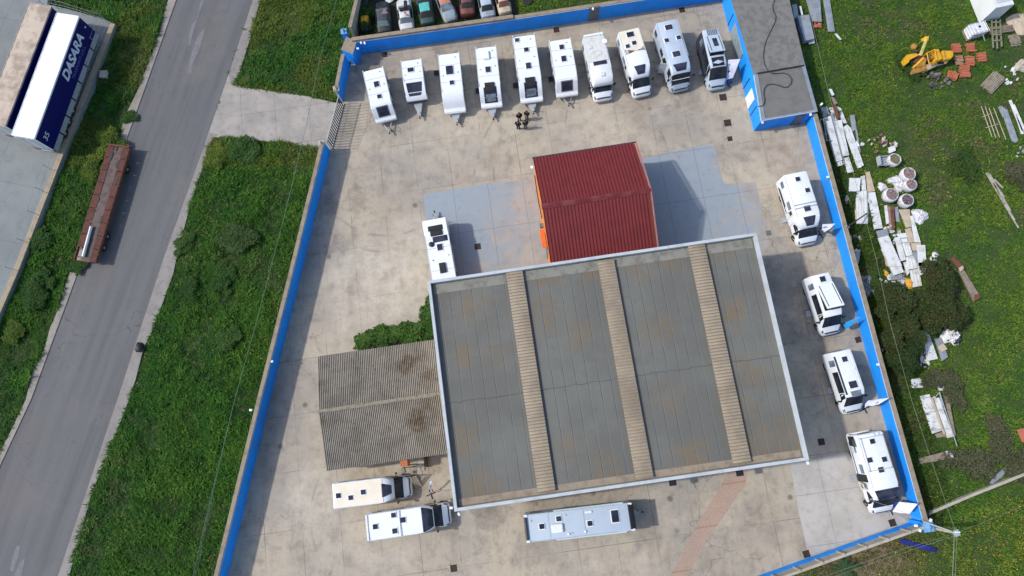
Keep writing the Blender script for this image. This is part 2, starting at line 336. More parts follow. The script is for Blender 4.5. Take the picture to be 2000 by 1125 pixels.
def road_mat():
    m, t, b, v = new_mat('worn_asphalt')
    mp = _n(t, 'ShaderNodeMapping'); mp.inputs['Rotation'].default_value = (0, 0, -math.atan2(RD.y, RD.x)); mp.inputs['Scale'].default_value = (1, 1, 1)
    t.links.new(v, mp.inputs[0])
    m2 = _n(t, 'ShaderNodeMapping'); m2.inputs['Scale'].default_value = (.06, 1, 1); t.links.new(mp.outputs[0], m2.inputs[0])
    c = _mix(t, _range(t, _noise(t, m2.outputs[0], .8, 7, .6), .35, .68), (.122, .121, .125), (.092, .092, .096))
    c = _mix(t, _math(t, 'MULTIPLY', _range(t, _noise(t, v, .18, 8, .6), .5, .68), .5), c, (.150, .138, .128))
    c = _mix(t, _math(t, 'MULTIPLY', _range(t, _noise(t, v, 1.1, 9, .72), .55, .7), .4), c, (.062, .062, .068))
    vo = _n(t, 'ShaderNodeTexVoronoi', feature='DISTANCE_TO_EDGE'); vo.inputs['Scale'].default_value = .11
    nz = _n(t, 'ShaderNodeTexNoise'); nz.inputs['Scale'].default_value = .45; nz.inputs['Detail'].default_value = 7; t.links.new(v, nz.inputs['Vector'])
    sc = _n(t, 'ShaderNodeVectorMath', operation='SCALE'); t.links.new(nz.outputs[1], sc.inputs[0]); sc.inputs['Scale'].default_value = 5.0
    ad = _n(t, 'ShaderNodeVectorMath', operation='ADD'); t.links.new(v, ad.inputs[0]); t.links.new(sc.outputs[0], ad.inputs[1]); t.links.new(ad.outputs[0], vo.inputs['Vector'])
    c = _mix(t, _math(t, 'MULTIPLY', _range(t, vo.outputs[0], .007, .002), _range(t, _noise(t, v, .09, 3), .46, .6, 0., .6)), c, (.04, .04, .042))
    ed = blobs(t, v, stain_pts([(200, 540, 2.2, .7), (165, 570, 1.8, .6), (60, 850, 3, .6), (10, 960, 3, .6), (250, 330, 2.2, .5), (300, 200, 1.6, .5), (420, 60, 2.5, .4), (455, 130, 1.8, .5)]), .8)
    c = _mix(t, _math(t, 'MULTIPLY', ed, _range(t, _noise(t, v, 1.6, 8, .7), .4, .65, .1, .8)), c, (.13, .105, .08))
    vd = _n(t, 'ShaderNodeTexVoronoi'); vd.inputs['Scale'].default_value = .3; t.links.new(v, vd.inputs['Vector'])
    c = _mix(t, _math(t, 'MULTIPLY', _range(t, vd.outputs['Distance'], .10, .04), _range(t, _noise(t, v, .13, 3), .5, .58, 0, .7)), c, (.03, .03, .032))
    g = _noise(t, v, 30, 4, .75); c = _mix(t, _math(t, 'MULTIPLY', _range(t, g, .3, .7), .4), c, (.055, .055, .058))
    t.links.new(c, b.inputs['Base Color']); b.inputs['Roughness'].default_value = .88; _bump(t, b, g, .2); return m
def soil_mat():
    m, t, b, v = new_mat('grass_soil')
    c = _mix(t, _range(t, _noise(t, v, .25, 9, .65), .38, .64), (.030, .052, .012), (.052, .068, .020))
    c = _mix(t, _math(t, 'MULTIPLY', _range(t, _noise(t, v, .9, 9, .7), .54, .7), .6), c, (.085, .070, .040))
    c = _mix(t, _math(t, 'MULTIPLY', _range(t, _noise(t, v, 7, 5, .7), .4, .65), .6), c, (.016, .030, .006))
    bs = blobs(t, v, stain_pts([(1690, 1108, 7, 1.), (1560, 1150, 7, .9), (1600, 1118, 5, .9), (1880, 760, 1.6, .5), (1990, 45, 2.2, .9)]), .6)
    c = _mix(t, bs, c, _mix(t, _noise(t, v, 2.5, 8, .7), (.10, .075, .042), (.19, .145, .085)))
    t.links.new(c, b.inputs['Base Color']); b.inputs['Roughness'].default_value = .95; return m

# ------------------------------------------------------------ ground surfaces
g = MB(); g.prism([(-420, -420, -.10), (420, -420, -.10), (420, 420, -.10), (-420, 420, -.10)], 1.0)
tag(mesh_obj('grass_ground', g, soil_mat()), kind='structure')
YARD = [(398, 1280), (437, 1130), (521, 780), (581, 540), (638, 296), (669, 200), (686, 120), (697, 107), (950, 69), (1412, -2), (1490, -15), (1530, 100), (1575, 240), (1712, 750), (1791, 1021), (1640, 1071), (1180, 1240), (1130, 1300)]
sheet('yard_slab', YARD, 0.0, yard_mat(), .3); EXCL.append(ppoly(YARD, 0))
road_l = [(420, -215), (342, 5), (282, 175), (150, 537), (60, 781), (0, 909), (-130, 1300)]
road_r = [(30, 1390), (113, 1125), (229, 781), (321, 500), (400, 281), (490, 12), (568, -215)]
ROADP = road_l + road_r; sheet('road', ROADP, -.02, road_mat(), .3); EXCL.append(ppoly(ROADP, 0))
cm = concrete_mat('kerb_concrete', (.235, .215, .195), (.185, .17, .155), (.11, .105, .10), None, .5)
k1 = [(30, 1390), (113, 1125), (229, 781), (321, 500), (400, 281), (409, 258), (424, 262), (412, 276), (372, 400), (350, 480), (338, 535), (300, 640), (280, 680), (265, 740), (250, 785), (212, 885), (180, 960), (152, 1060), (135, 1125), (60, 1390)]
sheet('pavement_strip', k1, .05, cm, .3); EXCL.append(ppoly(k1, 0))
k2 = [(446, 145), (490, 12), (568, -215), (585, -200), (505, 12), (490, 70), (462, 160), (452, 165)]
sheet('pavement_strip', k2, .05, cm, .3); EXCL.append(ppoly(k2, 0))
k3 = [(342, 5), (420, -215), (402, -215), (327, 5), (302, 90), (268, 178), (240, 235), (232, 290), (130, 548), (115, 600), (98, 640), (84, 690), (64, 725), (50, 781), (22, 840), (-25, 930), (-160, 1290), (-130, 1300), (0, 909), (60, 781), (150, 537), (282, 175)]
sheet('pavement_strip', k3, .05, concrete_mat('dusty_pavement', (.27, .245, .21), (.21, .185, .155), (.13, .11, .09), None, .5), .3); EXCL.append(ppoly(k3, 0))
dw = [(457, 166), (530, 178), (600, 188), (652, 200), (669, 202), (645, 294), (622, 290), (560, 280), (470, 270), (409, 268), (400, 281), (446, 145)]
sheet('driveway', dw, .024, concrete_mat('driveway_concrete', (.33, .30, .265), (.25, .228, .205), (.15, .14, .125), (3.6, 4.1), .35), .3); EXCL.append(ppoly(dw, 0))
SCRAP = [(688, 100), (700, 30), (712, -60), (1005, -60), (1012, 48), (800, 80)]
sheet('scrapyard_ground', SCRAP, -.05, concrete_mat('dark_scrapyard_soil', (.022, .022, .012), (.016, .026, .008), (.05, .045, .03), None, .8, .4), .04)
# ribbed ramp just inside the gate
m, t, b, v = new_mat('ribbed_concrete')
js = seams(t, v, E2, .34, .07, 0.); c = _mix(t, _range(t, _noise(t, v, .6, 8, .65), .4, .65), (.33, .29, .225), (.25, .215, .165)); c = _mix(t, _math(t, 'MULTIPLY', js, .5), c, (.14, .12, .095))
t.links.new(c, b.inputs['Base Color']); b.inputs['Roughness'].default_value = .85; _bump(t, b, js, -.6, .03)
sheet('entrance_ramp', [(672, 202), (722, 203), (714, 250), (698, 293), (648, 293)], .016, m, .012)
BLUE_W = [(827, 380), (930, 362), (1040, 350), (1060, 450), (1075, 560), (855, 590), (838, 480)]
sheet('painted_floor', BLUE_W, .006, paintfloor_mat(P(835, 400), 17), .012)
BLUE_E = [(1215, 318), (1394, 279), (1413.5, 359), (1476.5, 356), (1490, 420), (1503, 478), (1440, 560), (1240, 560)]
sheet('painted_floor', BLUE_E, .006, paintfloor_mat(P(1290, 400), 15), .012)
SE = [(1500, 925), (1543, 905), (1657, 884), (1740, 880), (1787, 1019), (1640, 1069), (1578, 1090), (1560, 1000)]
sheet('new_concrete_bay', [(1543, 905), (1657, 884), (1702, 960), (1770, 1018), (1640, 1066), (1579, 1084), (1560, 1000)], .004, concrete_mat('pale_concrete', (.405, .385, .355), (.345, .325, .295), (.27, .23, .18), (5.2, 4.4), .35, .15), .01)
zz = zc(980, 850, 3.846)
gp = zz((1720, 255), (1640, 390), (1560, 520), (1490, 640), (1420, 750), (1345, 900), (1270, 1045), (1180, 1240), (1320, 1260), (1400, 1050), (1470, 930), (1540, 770), (1610, 690), (1690, 580), (1770, 450), (1830, 380), (1845, 255))
m, t, b, v = new_mat('pink_gravel')
c = _mix(t, _range(t, _noise(t, v, .4, 8, .6), .4, .65), (.36, .255, .195), (.31, .235, .185)); c = _mix(t, _range(t, _noise(t, v, 9, 5, .75), .45, .6, 0, .5), c, (.18, .12, .09))
c = _mix(t, _math(t, 'MULTIPLY', seams(t, v, E2, 3.4, .12, .4), .6), c, (.25, .15, .07))
t.links.new(c, b.inputs['Base Color']); b.inputs['Roughness'].default_value = .9
sheet('gravel_path', gp, .008, m, .012)
pm = concrete_mat('sealed_crack_patch', (.158, .158, .166), (.128, .128, .139), (.10, .10, .108), None, 1.2)
z0 = zc(0, 0, 4)
for q in (z0((1570, 0), (1595, 0), (1555, 100), (1530, 190), (1500, 280), (1488, 355), (1472, 350), (1478, 270), (1500, 190), (1535, 150)), z0((1600, 215), (1590, 270), (1560, 370), (1545, 410), (1510, 480), (1490, 580), (1465, 560), (1490, 440), (1540, 290)),
          zc(0, 780, 3.26)((130, 930), (115, 1000), (85, 1100), (62, 1085), (85, 990), (105, 935)), zc(0, 780, 3.26)((160, 1005), (150, 1060), (120, 1200), (90, 1200), (95, 1110), (125, 1045))):
    sheet('road_patch', q, -.014, pm, .006)
# neighbour's raised concrete yard on the left
PLAT = [(226, 48), (178, 175), (125, 302), (80, 425), (37, 531), (0, 616), (-60, 760), (-320, 1300), (-420, 1300), (-420, -220), (130, -220), (100, -60), (92, 8), (140, 20), (205, 38)]
sheet('loading_yard', PLAT, .6, concrete_mat('loading_yard_concrete', (.185, .202, .198), (.150, .164, .161), (.12, .125, .12), (6, 6), .2, .2, (RD, RN)), 1.2); EXCL.append(ppoly(PLAT, .6))
ke = ppoly([(226, 48), (125, 302), (37, 531), (0, 616), (-60, 760)], .6)
ki = [p - RN * .55 if (p - RN * .55).x < p.x else p + RN * .55 for p in ke]
mb = MB(); mb.prism([Vector((p.x, p.y, .72)) for p in ke + ki[::-1]], .125)
tag(mesh_obj('yard_kerb', mb, mat('ochre_concrete', (.33, .27, .18), .85, col2=(.24, .19, .13), amt=.8, scale=1.5, fine=.2)), kind='structure')

# ------------------------------------------------------------ walls
def wall(name, label, base, h, side, th=.28, blue=None, cop=None, conduit=True, hs=None):
    """masonry wall; `base` = inner foot line in survey pixels, `side` = +1/-1 says where its outer face lies"""
    pts = ppoly(base, 0); n = len(pts); off = []
    for i in range(n):
        d = (pts[min(i + 1, n - 1)] - pts[max(i - 1, 0)]).normalized(); off.append(Vector((-d.y, d.x, 0)) * side)
    root = empty(name, pts[0], 0, label, 'wall', None); o = pts[0]
    mb = MB(); mb.prism([p - o + Vector((0, 0, h)) for p in pts] + [p - o + q * th + Vector((0, 0, h)) for p, q in reversed(list(zip(pts, off)))], h + .3)
    mesh_obj('wall_body', mb, 'block', root)
    b0, b1 = blue or (0, h - .015)
    mb = MB(); mb.prism([p - o - q * .03 + Vector((0, 0, b1)) for p, q in zip(pts, off)] + [p - o + q * .004 + Vector((0, 0, b1)) for p, q in reversed(list(zip(pts, off)))], b1 - b0)
    mesh_obj('painted_face', mb, 'blue', root)
    mb = MB(); mb.prism([p - o - q * .035 + Vector((0, 0, h + .06)) for p, q in zip(pts, off)] + [p - o + q * (th + .06) + Vector((0, 0, h + .06)) for p, q in reversed(list(zip(pts, off)))], .056)
    mesh_obj('coping', mb, cop or 'coping', root)
    if conduit:
        mb = MB(); mb.tube([p - o - q * .06 + Vector((0, 0, h - .04)) for p, q in zip(pts, off)], .035, 5)
        mesh_obj('conduit', mb, 'fascia', root)
    return root, pts, off
wall('boundary_wall', 'long blue boundary wall beside the dark green verge, running down from the gate', [(645, 296), (587, 540), (527.6, 780), (444.8, 1125), (410, 1270)], 2.16, -1, cop='coping')
wall('boundary_wall', 'short blue wall between the sliding gate and the pier at the corner', [(669.7, 199), (679, 152), (684, 128)], 2.16, 1, conduit=False)
wall('boundary_wall', 'bare wall running up from the corner pier past the scrap cars', [(692, 78), (700, 45), (716, -25), (740, -130)], 2.3, -1, blue=(2.0, 2.28), conduit=False)
wb, wp, wo = wall('boundary_wall', 'blue back wall behind the parked caravans with a grey door in it', [(699, 105.5), (950, 70), (1180, 35.5), (1412, 0), (1470, -9)], 2.25, 1)
wall('boundary_wall', 'bright azure wall behind the campers with feather flags', [(1574, 240), (1708, 750), (1783, 1020)], 1.9, 1)
ws, sp, so_ = wall('precast_wall', 'low wall of beige panels on a blue plinth with posts along the bottom edge', [(1783, 1018), (1640, 1068), (1500, 1118), (1180, 1232)], 2.35, 1, th=.12, blue=(0, 1.15), cop='block', conduit=False)
for px in ((1747, 1031), (1706, 1045.5), (1665, 1060), (1624, 1074), (1583, 1089), (1541, 1104), (1499, 1119), (1455, 1135)):
    p = P(*px) - sp[0]; q = so_[1]
    mb = MB(); mb.box(p - q * .06 + Vector((0, 0, 1.85)), (.16, .14, 1.4), rz=math.atan2(q.y, q.x))
    mesh_obj('post', mb, 'block', ws)
mb = MB(); d = (wp[1] - wp[0]).normalized(); c0 = P(1158, 38.7) - wp[0]
a = math.atan2(d.y, d.x); q = wo[1]
mb.box(c0 - q * .07 + Vector((0, 0, 1.1)), (1.05, .06, 2.15), rz=a); mb.box(c0 - q * .07 + Vector((0, 0, 2.2)), (1.2, .12, .1), rz=a)
dd = mesh_obj('door', mb, 'greytrim', wb)
mb = MB(); mb.box(c0 - q * .13 + d * .4 + Vector((0, 0, 1.05)), (.14, .06, .04), rz=a); mesh_obj('handle', mb, 'galv', dd)
st0, st1 = P(699, 105.5) - wp[0], P(1004, 62.3) - wp[0]
mb = MB(); mb.prism([st0 - q * .04 + Vector((0, 0, 2.52)), st1 - q * .04 + Vector((0, 0, 2.52)), st1 + q * .36 + Vector((0, 0, 2.52)), st0 + q * .36 + Vector((0, 0, 2.52))], .208)
mesh_obj('raised_course', mb, 'coping', wb)
# corner pier: bare block with blue faces
t_ = empty('corner_pier', P(683, 112), 0, 'thick corner pier with blue faces and a bare top beside the scrap cars', 'pier')
pp = [p - P(683, 112) for p in ppoly([(678, 120), (700, 129), (707, 106), (688, 96)], 0)]
mb = MB(); mb.prism([p + Vector((0, 0, 2.25)) for p in pp], 2.4); mesh_obj('pier_body', mb, 'blue', t_)
mb = MB(); mb.prism([p * 1.02 + Vector((0, 0, 2.31)) for p in pp], .058); mesh_obj('coping', mb, 'coping', t_)
def pillar(px, label, h=2.4, s=.5, m='bluelt', rz=TH):
    t = empty('pillar', P(*px), rz, label, 'pillar', 'blue pillars along the boundary')
    mb = MB(); mb.box((0, 0, h / 2), (s, s, h)); mesh_obj('shaft', mb, 'blue', t, bevel=.015)
    mb = MB(); mb.box((0, 0, h + .06), (s + .12, s + .12, .12)); mb.lathe([(s * .55, 0), (.02, .3)], 4, (0, 0, h + .122)); mesh_obj('cap', mb, m, t)
    return t
pillar((684, 88), 'pale blue capped pillar at the top corner by the scrap cars')
pillar((1783, 1021), 'blue capped pillar at the bottom right corner under the floodlights', 2.3, .75)
pillar((668, 193), 'blue gate pillar at the upper end of the sliding gate', 2.05, .5, 'block'); pillar((640, 297), 'blue gate pillar at the lower end of the sliding gate', 2.05, .5, 'block')
# sliding gate of vertical bars
g0, g1 = P(672, 203), P(648.5, 292); gl = (g1 - g0).length; ga = math.atan2((g1 - g0).y, (g1 - g0).x)
t_ = empty('sliding_gate', g0, ga, 'grey steel sliding gate of upright bars across the driveway', 'gate')
mb = MB(); mb.box((gl / 2, 0, .1), (gl, .07, .09)); mb.box((gl / 2, 0, 1.9), (gl, .07, .07)); mb.box((.03, 0, 1), (.06, .06, 1.8)); mb.box((gl - .03, 0, 1), (.06, .06, 1.8)); mesh_obj('frame', mb, 'galv', t_)
gbm = mat('grey_blue_bar', (.03, .04, .055), .6)
for i in range(1, 18):
    mb = MB(); mb.box((gl * i / 18, 0, 1.0), (.10, .05, 1.72)); mesh_obj('bar', mb, gbm, t_)
mb = MB(); mb.box((gl / 2, .0, .02), (gl, .05, .03)); mesh_obj('track', mb, 'dsteel', t_)
# wire fence on the loading yard
fp = ppoly([(212, 45), (175, 135), (118, 290), (75, 420), (32, 528), (-5, 610)], .72)
t_ = empty('wire_fence', fp[0], 0, 'thin wire mesh fence on posts along the edge of the raised yard', 'fence')
for i in range(len(fp) - 1):
    n = max(1, int((fp[i + 1] - fp[i]).length / 2.4))
    for k in range(n):
        p = fp[i].lerp(fp[i + 1], k / n) - fp[0]; mb = MB(); mb.tube([p, p + Vector((0, 0, 1.6))], .03, 5); mesh_obj('post', mb, 'galv', t_)
mb = MB()
for h in (.15, .8, 1.55):
    mb.tube([p - fp[0] + Vector((0, 0, h)) for p in fp], .012, 4)
for i in range(len(fp) - 1):
    n = int((fp[i + 1] - fp[i]).length / .8)
    for k in range(n):
        p = fp[i].lerp(fp[i + 1], k / n) - fp[0]; q = fp[i].lerp(fp[i + 1], (k + 1) / n) - fp[0]
        mb.tube([p + Vector((0, 0, .1)), q + Vector((0, 0, 1.5))], .004, 3); mb.tube([q + Vector((0, 0, .1)), p + Vector((0, 0, 1.5))], .004, 3)
mesh_obj('wire_mesh', mb, 'galv', t_)
fq = ppoly([(212, 45), (140, 22), (60, 5)], .6)
t_ = empty('wire_fence', fq[0], 0, 'wire mesh fence across the upper end of the two truck trailers', 'fence')
for i in range(2):
    for k in range(3):
        p = fq[i].lerp(fq[i + 1], k / 3) - fq[0]; mb = MB(); mb.tube([p, p + Vector((0, 0, 1.6))], .03, 5); mesh_obj('post', mb, 'galv', t_)
mb = MB()
for h in (.2, .8, 1.55): mb.tube([p - fq[0] + Vector((0, 0, h)) for p in fq], .012, 4)
mesh_obj('wire_mesh', mb, 'galv', t_)
# low concrete wall across the field at lower right
lw = ppoly([(1815, 1006), (1900, 970), (2000, 930), (2120, 880)], .5)
mb = MB(); mb.prism(lw + [p + Vector((.18, .32, 0)) for p in lw[::-1]], .7)
o = mesh_obj('low_wall', mb, 'block'); tag(o, 'low grey concrete wall crossing the weedy field at lower right', 'wall')

# ------------------------------------------------------------ buildings
def corr(mb, o, u, v, wid, lo, pitch, amp, prof=(0, .25, .5, .75), hts=(0, 1, 1, 0), rows=2, th=.02):
    """corrugated sheet: o origin, u across unit vector, v vector along the ribs (whole length)"""
    n = int(wid / pitch); xs = []
    for i in range(n):
        for a, h in zip(prof, hts): xs.append(((i + a) * pitch, h * amp))
    xs.append((n * pitch, hts[0] * amp)); k = len(xs); nrm = u.cross(v).normalized()
    if nrm.z < 0: nrm = -nrm
    vs = []
    for r in range(rows):
        for x, h in xs: vs.append(o + u * x + v * (r / (rows - 1)) + nrm * h)
    top = len(vs)
    for r in range(rows):
        for x, h in xs: vs.append(o + u * x + v * (r / (rows - 1)) + nrm * (h - th))
    fs = []
    for r in range(rows - 1):
        for i in range(k - 1):
            a = r * k + i; fs.append((a, a + 1, a + k + 1, a + k)); fs.append((top + a, top + a + k, top + a + k + 1, top + a + 1))
    for i in range(k - 1):
        fs.append((i, top + i, top + i + 1, i + 1)); a = (rows - 1) * k + i; fs.append((a, a + 1, top + a + 1, top + a))
    for r in range(rows - 1):
        a = r * k; fs.append((a, a + k, top + a + k, top + a)); a = r * k + k - 1; fs.append((a, top + a, top + a + k, a + k))
    return mb.add(vs, fs)
# --- main warehouse
HB = 7.0; A = P(887, 1000, HB)
Lb = ((P(1581, 898, HB) - A).length + (P(1477, 455, HB) - P(835, 548, HB)).length) / 2; Wb = ((P(835, 548, HB) - A).length + (P(1477, 455, HB) - P(1581, 898, HB)).length) / 2
o_ = Vector((A.x, A.y, 0)); cen = sum((P(*q, HB) for q in ((835, 548), (1477, 455), (1581, 898), (887, 1000))), Vector()) / 4
ang = math.atan2((P(1581, 898, HB) - A).y, (P(1581, 898, HB) - A).x) * .5 + math.atan2((P(1477, 455, HB) - P(835, 548, HB)).y, (P(1477, 455, HB) - P(835, 548, HB)).x) * .5
u1 = Vector((math.cos(ang), math.sin(ang), 0)); u2 = Vector((-math.sin(ang), math.cos(ang), 0))
o_ = Vector((cen.x, cen.y, 0)) - u1 * Lb / 2 - u2 * Wb / 2
BLD = empty('warehouse', o_, ang, 'large flat roofed warehouse with white edging and three ribbed skylight strips', 'building')
EXCL.append([o_, o_ + u1 * Lb, o_ + u1 * Lb + u2 * Wb, o_ + u2 * Wb])
def wl(px, py, z=HB):
    p = P(px, py, z) - o_; return p.dot(u1), p.dot(u2)
mb = MB(); mb.box((Lb / 2, Wb / 2, 3.2), (Lb - .5, Wb - .5, 6.4)); mesh_obj('wall', mb, 'render', BLD)
m, t, b, v = new_mat('roof_membrane')
c = _mix(t, _range(t, _noise(t, v, .16, 8, .6), .36, .62), (.130, .130, .114), (.102, .101, .087))
st = blobs(t, v, [(x, y, r, s) for (x, y), r, s in ((wl(905, 690, 6.5), 1.6, .8), (wl(960, 690, 6.5), 1.4, .6), (wl(1075, 540, 6.5), 1.8, .8), (wl(1060, 610, 6.5), 2.4, .8), (wl(1130, 655, 6.5), 2.2, .9),
    (wl(1150, 540, 6.5), 1.4, .7), (wl(920, 590, 6.5), 2.4, .6), (wl(1255, 510, 6.5), 2.6, .7), (wl(1285, 650, 6.5), 2.4, .6), (wl(1310, 500, 6.5), 2.2, .6), (wl(1430, 610, 6.5), 1.8, .9), (wl(1460, 720, 6.5), 2.5, .6),
    (wl(910, 860, 6.5), 2.2, .7), (wl(940, 960, 6.5), 2.4, .7), (wl(1100, 880, 6.5), 1.8, .5), (wl(1180, 910, 6.5), 2.2, .8), (wl(1350, 895, 6.5), 2.2, .9), (wl(1310, 780, 6.5), 2.0, .5), (wl(1450, 800, 6.5), 2.2, .6), (wl(1480, 860, 6.5), 2.8, .6), (wl(1540, 870, 6.5), 2.4, .6), (wl(1400, 480, 6.5), 2.4, .6))], 1.1)
c = _mix(t, _math(t, 'MULTIPLY', st, _range(t, _noise(t, v, 1.0, 9, .7), .38, .56, .1, 1.)), c, (.15, .108, .060))
c = _mix(t, _math(t, 'MULTIPLY', _range(t, _noise(t, v, 1.2, 9, .7), .52, .7), .45), c, (.085, .083, .075))
sm = _math(t, 'MULTIPLY', seams(t, v, (1, 0, 0), .98, .035, .2), _range(t, _noise(t, v, .35, 3), .35, .6, .35, 1.))
c = _mix(t, _math(t, 'MULTIPLY', sm, .85), c, (.025, .032, .034))
c = _mix(t, _math(t, 'MULTIPLY', seams(t, v, (1, 0, 0), .98, .03, .14), .30), c, (.25, .26, .25))
cs = _n(t, 'ShaderNodeSeparateXYZ'); t.links.new(v, cs.inputs[0])
wob = _math(t, 'ADD', cs.outputs[1], _math(t, 'MULTIPLY', _noise(t, v, .9, 2), .5))
c = _mix(t, _range(t, _math(t, 'ABSOLUTE', _math(t, 'SUBTRACT', wob, 9.0)), .05, .02, 0., .7), c, (.04, .048, .05))
gq = _noise(t, v, 18, 4, .7); c = _mix(t, _math(t, 'MULTIPLY', _range(t, gq, .35, .7), .3), c, (.06, .062, .06))
t.links.new(c, b.inputs['Base Color']); b.inputs['Roughness'].default_value = .8; _bump(t, b, gq, .2)
mb = MB(); mb.box((Lb / 2, Wb / 2, 6.475), (Lb - .5, Wb - .5, .15)); deck = mesh_obj('roof_deck', mb, m, BLD)
mb = MB(); pw = .25
for cx, cy, dx, dy in ((Lb / 2, pw / 2, Lb, pw), (Lb / 2, Wb - pw / 2, Lb, pw), (pw / 2, Wb / 2, pw, Wb - 2 * pw), (Lb - pw / 2, Wb / 2, pw, Wb - 2 * pw)):
    mb.box((cx, cy, 6.55), (dx, dy, .9))
mesh_obj('parapet', mb, 'fascia', BLD)
for px in (.25, .5, .75):
    for yy in (.1, Wb - .1):
        mb = MB(); mb.box((Lb * px + random.uniform(-2, 2), yy, 7.012), (.04, .24, .02)); mesh_obj('flashing_joint', mb, 'galv', BLD)
mb = MB(); mb.box((Lb / 2, Wb - .31 - .45, 6.562), (Lb - .8, .85, .016)); mesh_obj('edge_strip', mb, mat('pale_roof_flashing', (.20, .20, .17), .8, col2=(.12, .115, .095), amt=.9, scale=1.2), BLD)
mb = MB(); mb.box((Lb / 2, 0.31 + .3, 6.562), (Lb - .8, .55, .016)); mesh_obj('edge_strip', mb, MT['coping'], BLD)
SKO = .0
m, t, b, v = new_mat('translucent_fibreglass')
c = _mix(t, _range(t, _noise(t, v, .35, 7, .65), .38, .64), (.31, .255, .18), (.23, .185, .13)); c = _mix(t, _math(t, 'MULTIPLY', _range(t, _noise(t, v, 2.2, 8, .7), .5, .68), .4), c, (.18, .14, .095)); c = _mix(t, _math(t, 'MULTIPLY', seams(t, v, (0, 1, 0), .272, .075, SKO), .5), c, (.12, .09, .06))  # dark groove lines put into the colour, as the sun leaves these ribs unshaded
t.links.new(c, b.inputs['Base Color']); b.inputs['Roughness'].default_value = .6
for tl, tr, bl, br in (((988, 531), (1020.3, 528.5), (1050.2, 963), (1085.3, 958)), ((1166, 510), (1198.3, 505), (1242.6, 937), (1277.7, 932)), ((1344, 480), (1376, 474.7), (1432.4, 907), (1468.8, 902))):
    x0 = (wl(*tl, 6.9)[0] + wl(*bl, 6.9)[0]) / 2; x1 = (wl(*tr, 6.9)[0] + wl(*br, 6.9)[0]) / 2; y1 = wl(*tl, 6.9)[1]; y0 = wl(*bl, 6.9)[1]
    root = mesh_obj('skylight_strip', MB().box(((x0 + x1) / 2, (y0 + y1) / 2, 6.67), (x1 - x0 - .12, y1 - y0 - .1, .24)), 'greytrim', BLD)
    mb = MB(); n = int((y1 - y0) / .068); xs = 8; vs = []; fs = []
    for i in range(n + 1):
        for k in range(xs + 1):
            s = k / xs; vs.append((x0 + (x1 - x0) * s, y0 + (y1 - y0) * i / n, 6.80 + .06 * math.sin(math.pi * s) + (.06 if i % 4 in (1, 2) else 0)))
    for i in range(n):
        for k in range(xs): a = i * (xs + 1) + k; fs.append((a, a + 1, a + xs + 2, a + xs + 1))
    mb.add(vs, fs); mesh_obj('glazing', mb, m, root)
for x in (3.2, 9.5, 16, 22.5, 27):
    mb = MB(); mb.tube([(x, -.05, 6.3), (x, -.05, .2)], .06, 6); mesh_obj('downpipe', mb, 'galv', BLD)
for px in ((1314, 943), (1445, 924)):
    p = P(px[0], px[1], 2.6); mb = MB(); mb.prism([Vector((sx * .32 + (p - o_).dot(u1), yy, 2.62)) for sx, yy in ((-1, .28), (1, .28), (1, (p - o_).dot(u2) - .25), (-1, (p - o_).dot(u2) - .25))], .1); mesh_obj('door_canopy', mb, 'black', BLD)
# --- red roofed building against the north side of the warehouse
ez, rz_ = 4.8, 6.7
r0 = P(1041, 311, ez); q0 = P(1243, 280, ez); rw = (q0 - r0).length; ra = math.atan2((q0 - r0).y, (q0 - r0).x)
v1 = Vector((math.cos(ra), math.sin(ra), 0)); v2 = Vector((math.sin(ra), -math.cos(ra), 0))
nw = (o_ + u2 * (Wb - .25)); dep = (r0 - nw).dot(u2) + .0; dep = min(dep, 13)
RED = empty('red_roofed_building', Vector((r0.x, r0.y, 0)), ra, 'orange walled building with a dark red ribbed metal roof beside the warehouse', 'building')
half = (P(1057.7, 405, rz_ - .2) - r0).dot(v2); half = max(4.3, min(half, 5.6)); s2 = dep - half
EXCL.append([r0, q0, q0 + v2 * dep, r0 + v2 * dep])
pr = [(0, 0), (0, ez - .12), (half, rz_ - .12), (dep - .1, ez + (rz_ - ez) * max(0, 1 - s2 / half) - .12), (dep - .1, 0)]
mb = MB(); vs = [(x, -y, z) for x in (.12, rw - .12) for y, z in pr]; n = 5
mb.add(vs, [tuple(range(n - 1, -1, -1)), tuple(range(n, 2 * n))] + [(i, (i + 1) % n, n + (i + 1) % n, n + i) for i in range(n)]); mesh_obj('wall', mb, 'orange', RED)
m = mat('dark_red_coated_sheet', (.128, .0125, .014), .7, col2=(.095, .009, .011), amt=.7, scale=.8, fine=.2)
X = Vector((1, 0, 0))
mb = MB(); corr(mb, Vector((0, .1, ez - .03)), X, Vector((0, -half - .1, rz_ - ez + .03)), rw, 0, .312, .042, (0, .18, .28, .5), (1, 1, 0, 0)); mesh_obj('roof_slope', mb, m, RED)
mb = MB(); corr(mb, Vector((0, -half, rz_)), X, Vector((0, -s2, -(rz_ - ez) * s2 / half)), rw, 0, .312, .042, (0, .18, .28, .5), (1, 1, 0, 0)); mesh_obj('roof_slope', mb, m, RED)
mb = MB(); mb.prism([(-.06, -half + .26, rz_ - .02), (rw, -half + .26, rz_ - .02), (rw, -half, rz_ + .12), (-.06, -half, rz_ + .12)], .02); mb.prism([(-.06, -half, rz_ + .12), (rw, -half, rz_ + .12), (rw, -half - .26, rz_ - .02), (-.06, -half - .26, rz_ - .02)], .02); mesh_obj('ridge_cap', mb, mat('ridge_red', (.115, .014, .016), .6, col2=(.20, .06, .055), amt=.6, scale=.8), RED)
mb = MB(); mb.box((rw / 2, .16, ez - .1), (rw + .1, .14, .12)); mesh_obj('gutter', mb, 'charcoal', RED)
pk = mat('faded_red_trim', (.36, .14, .12), .5)
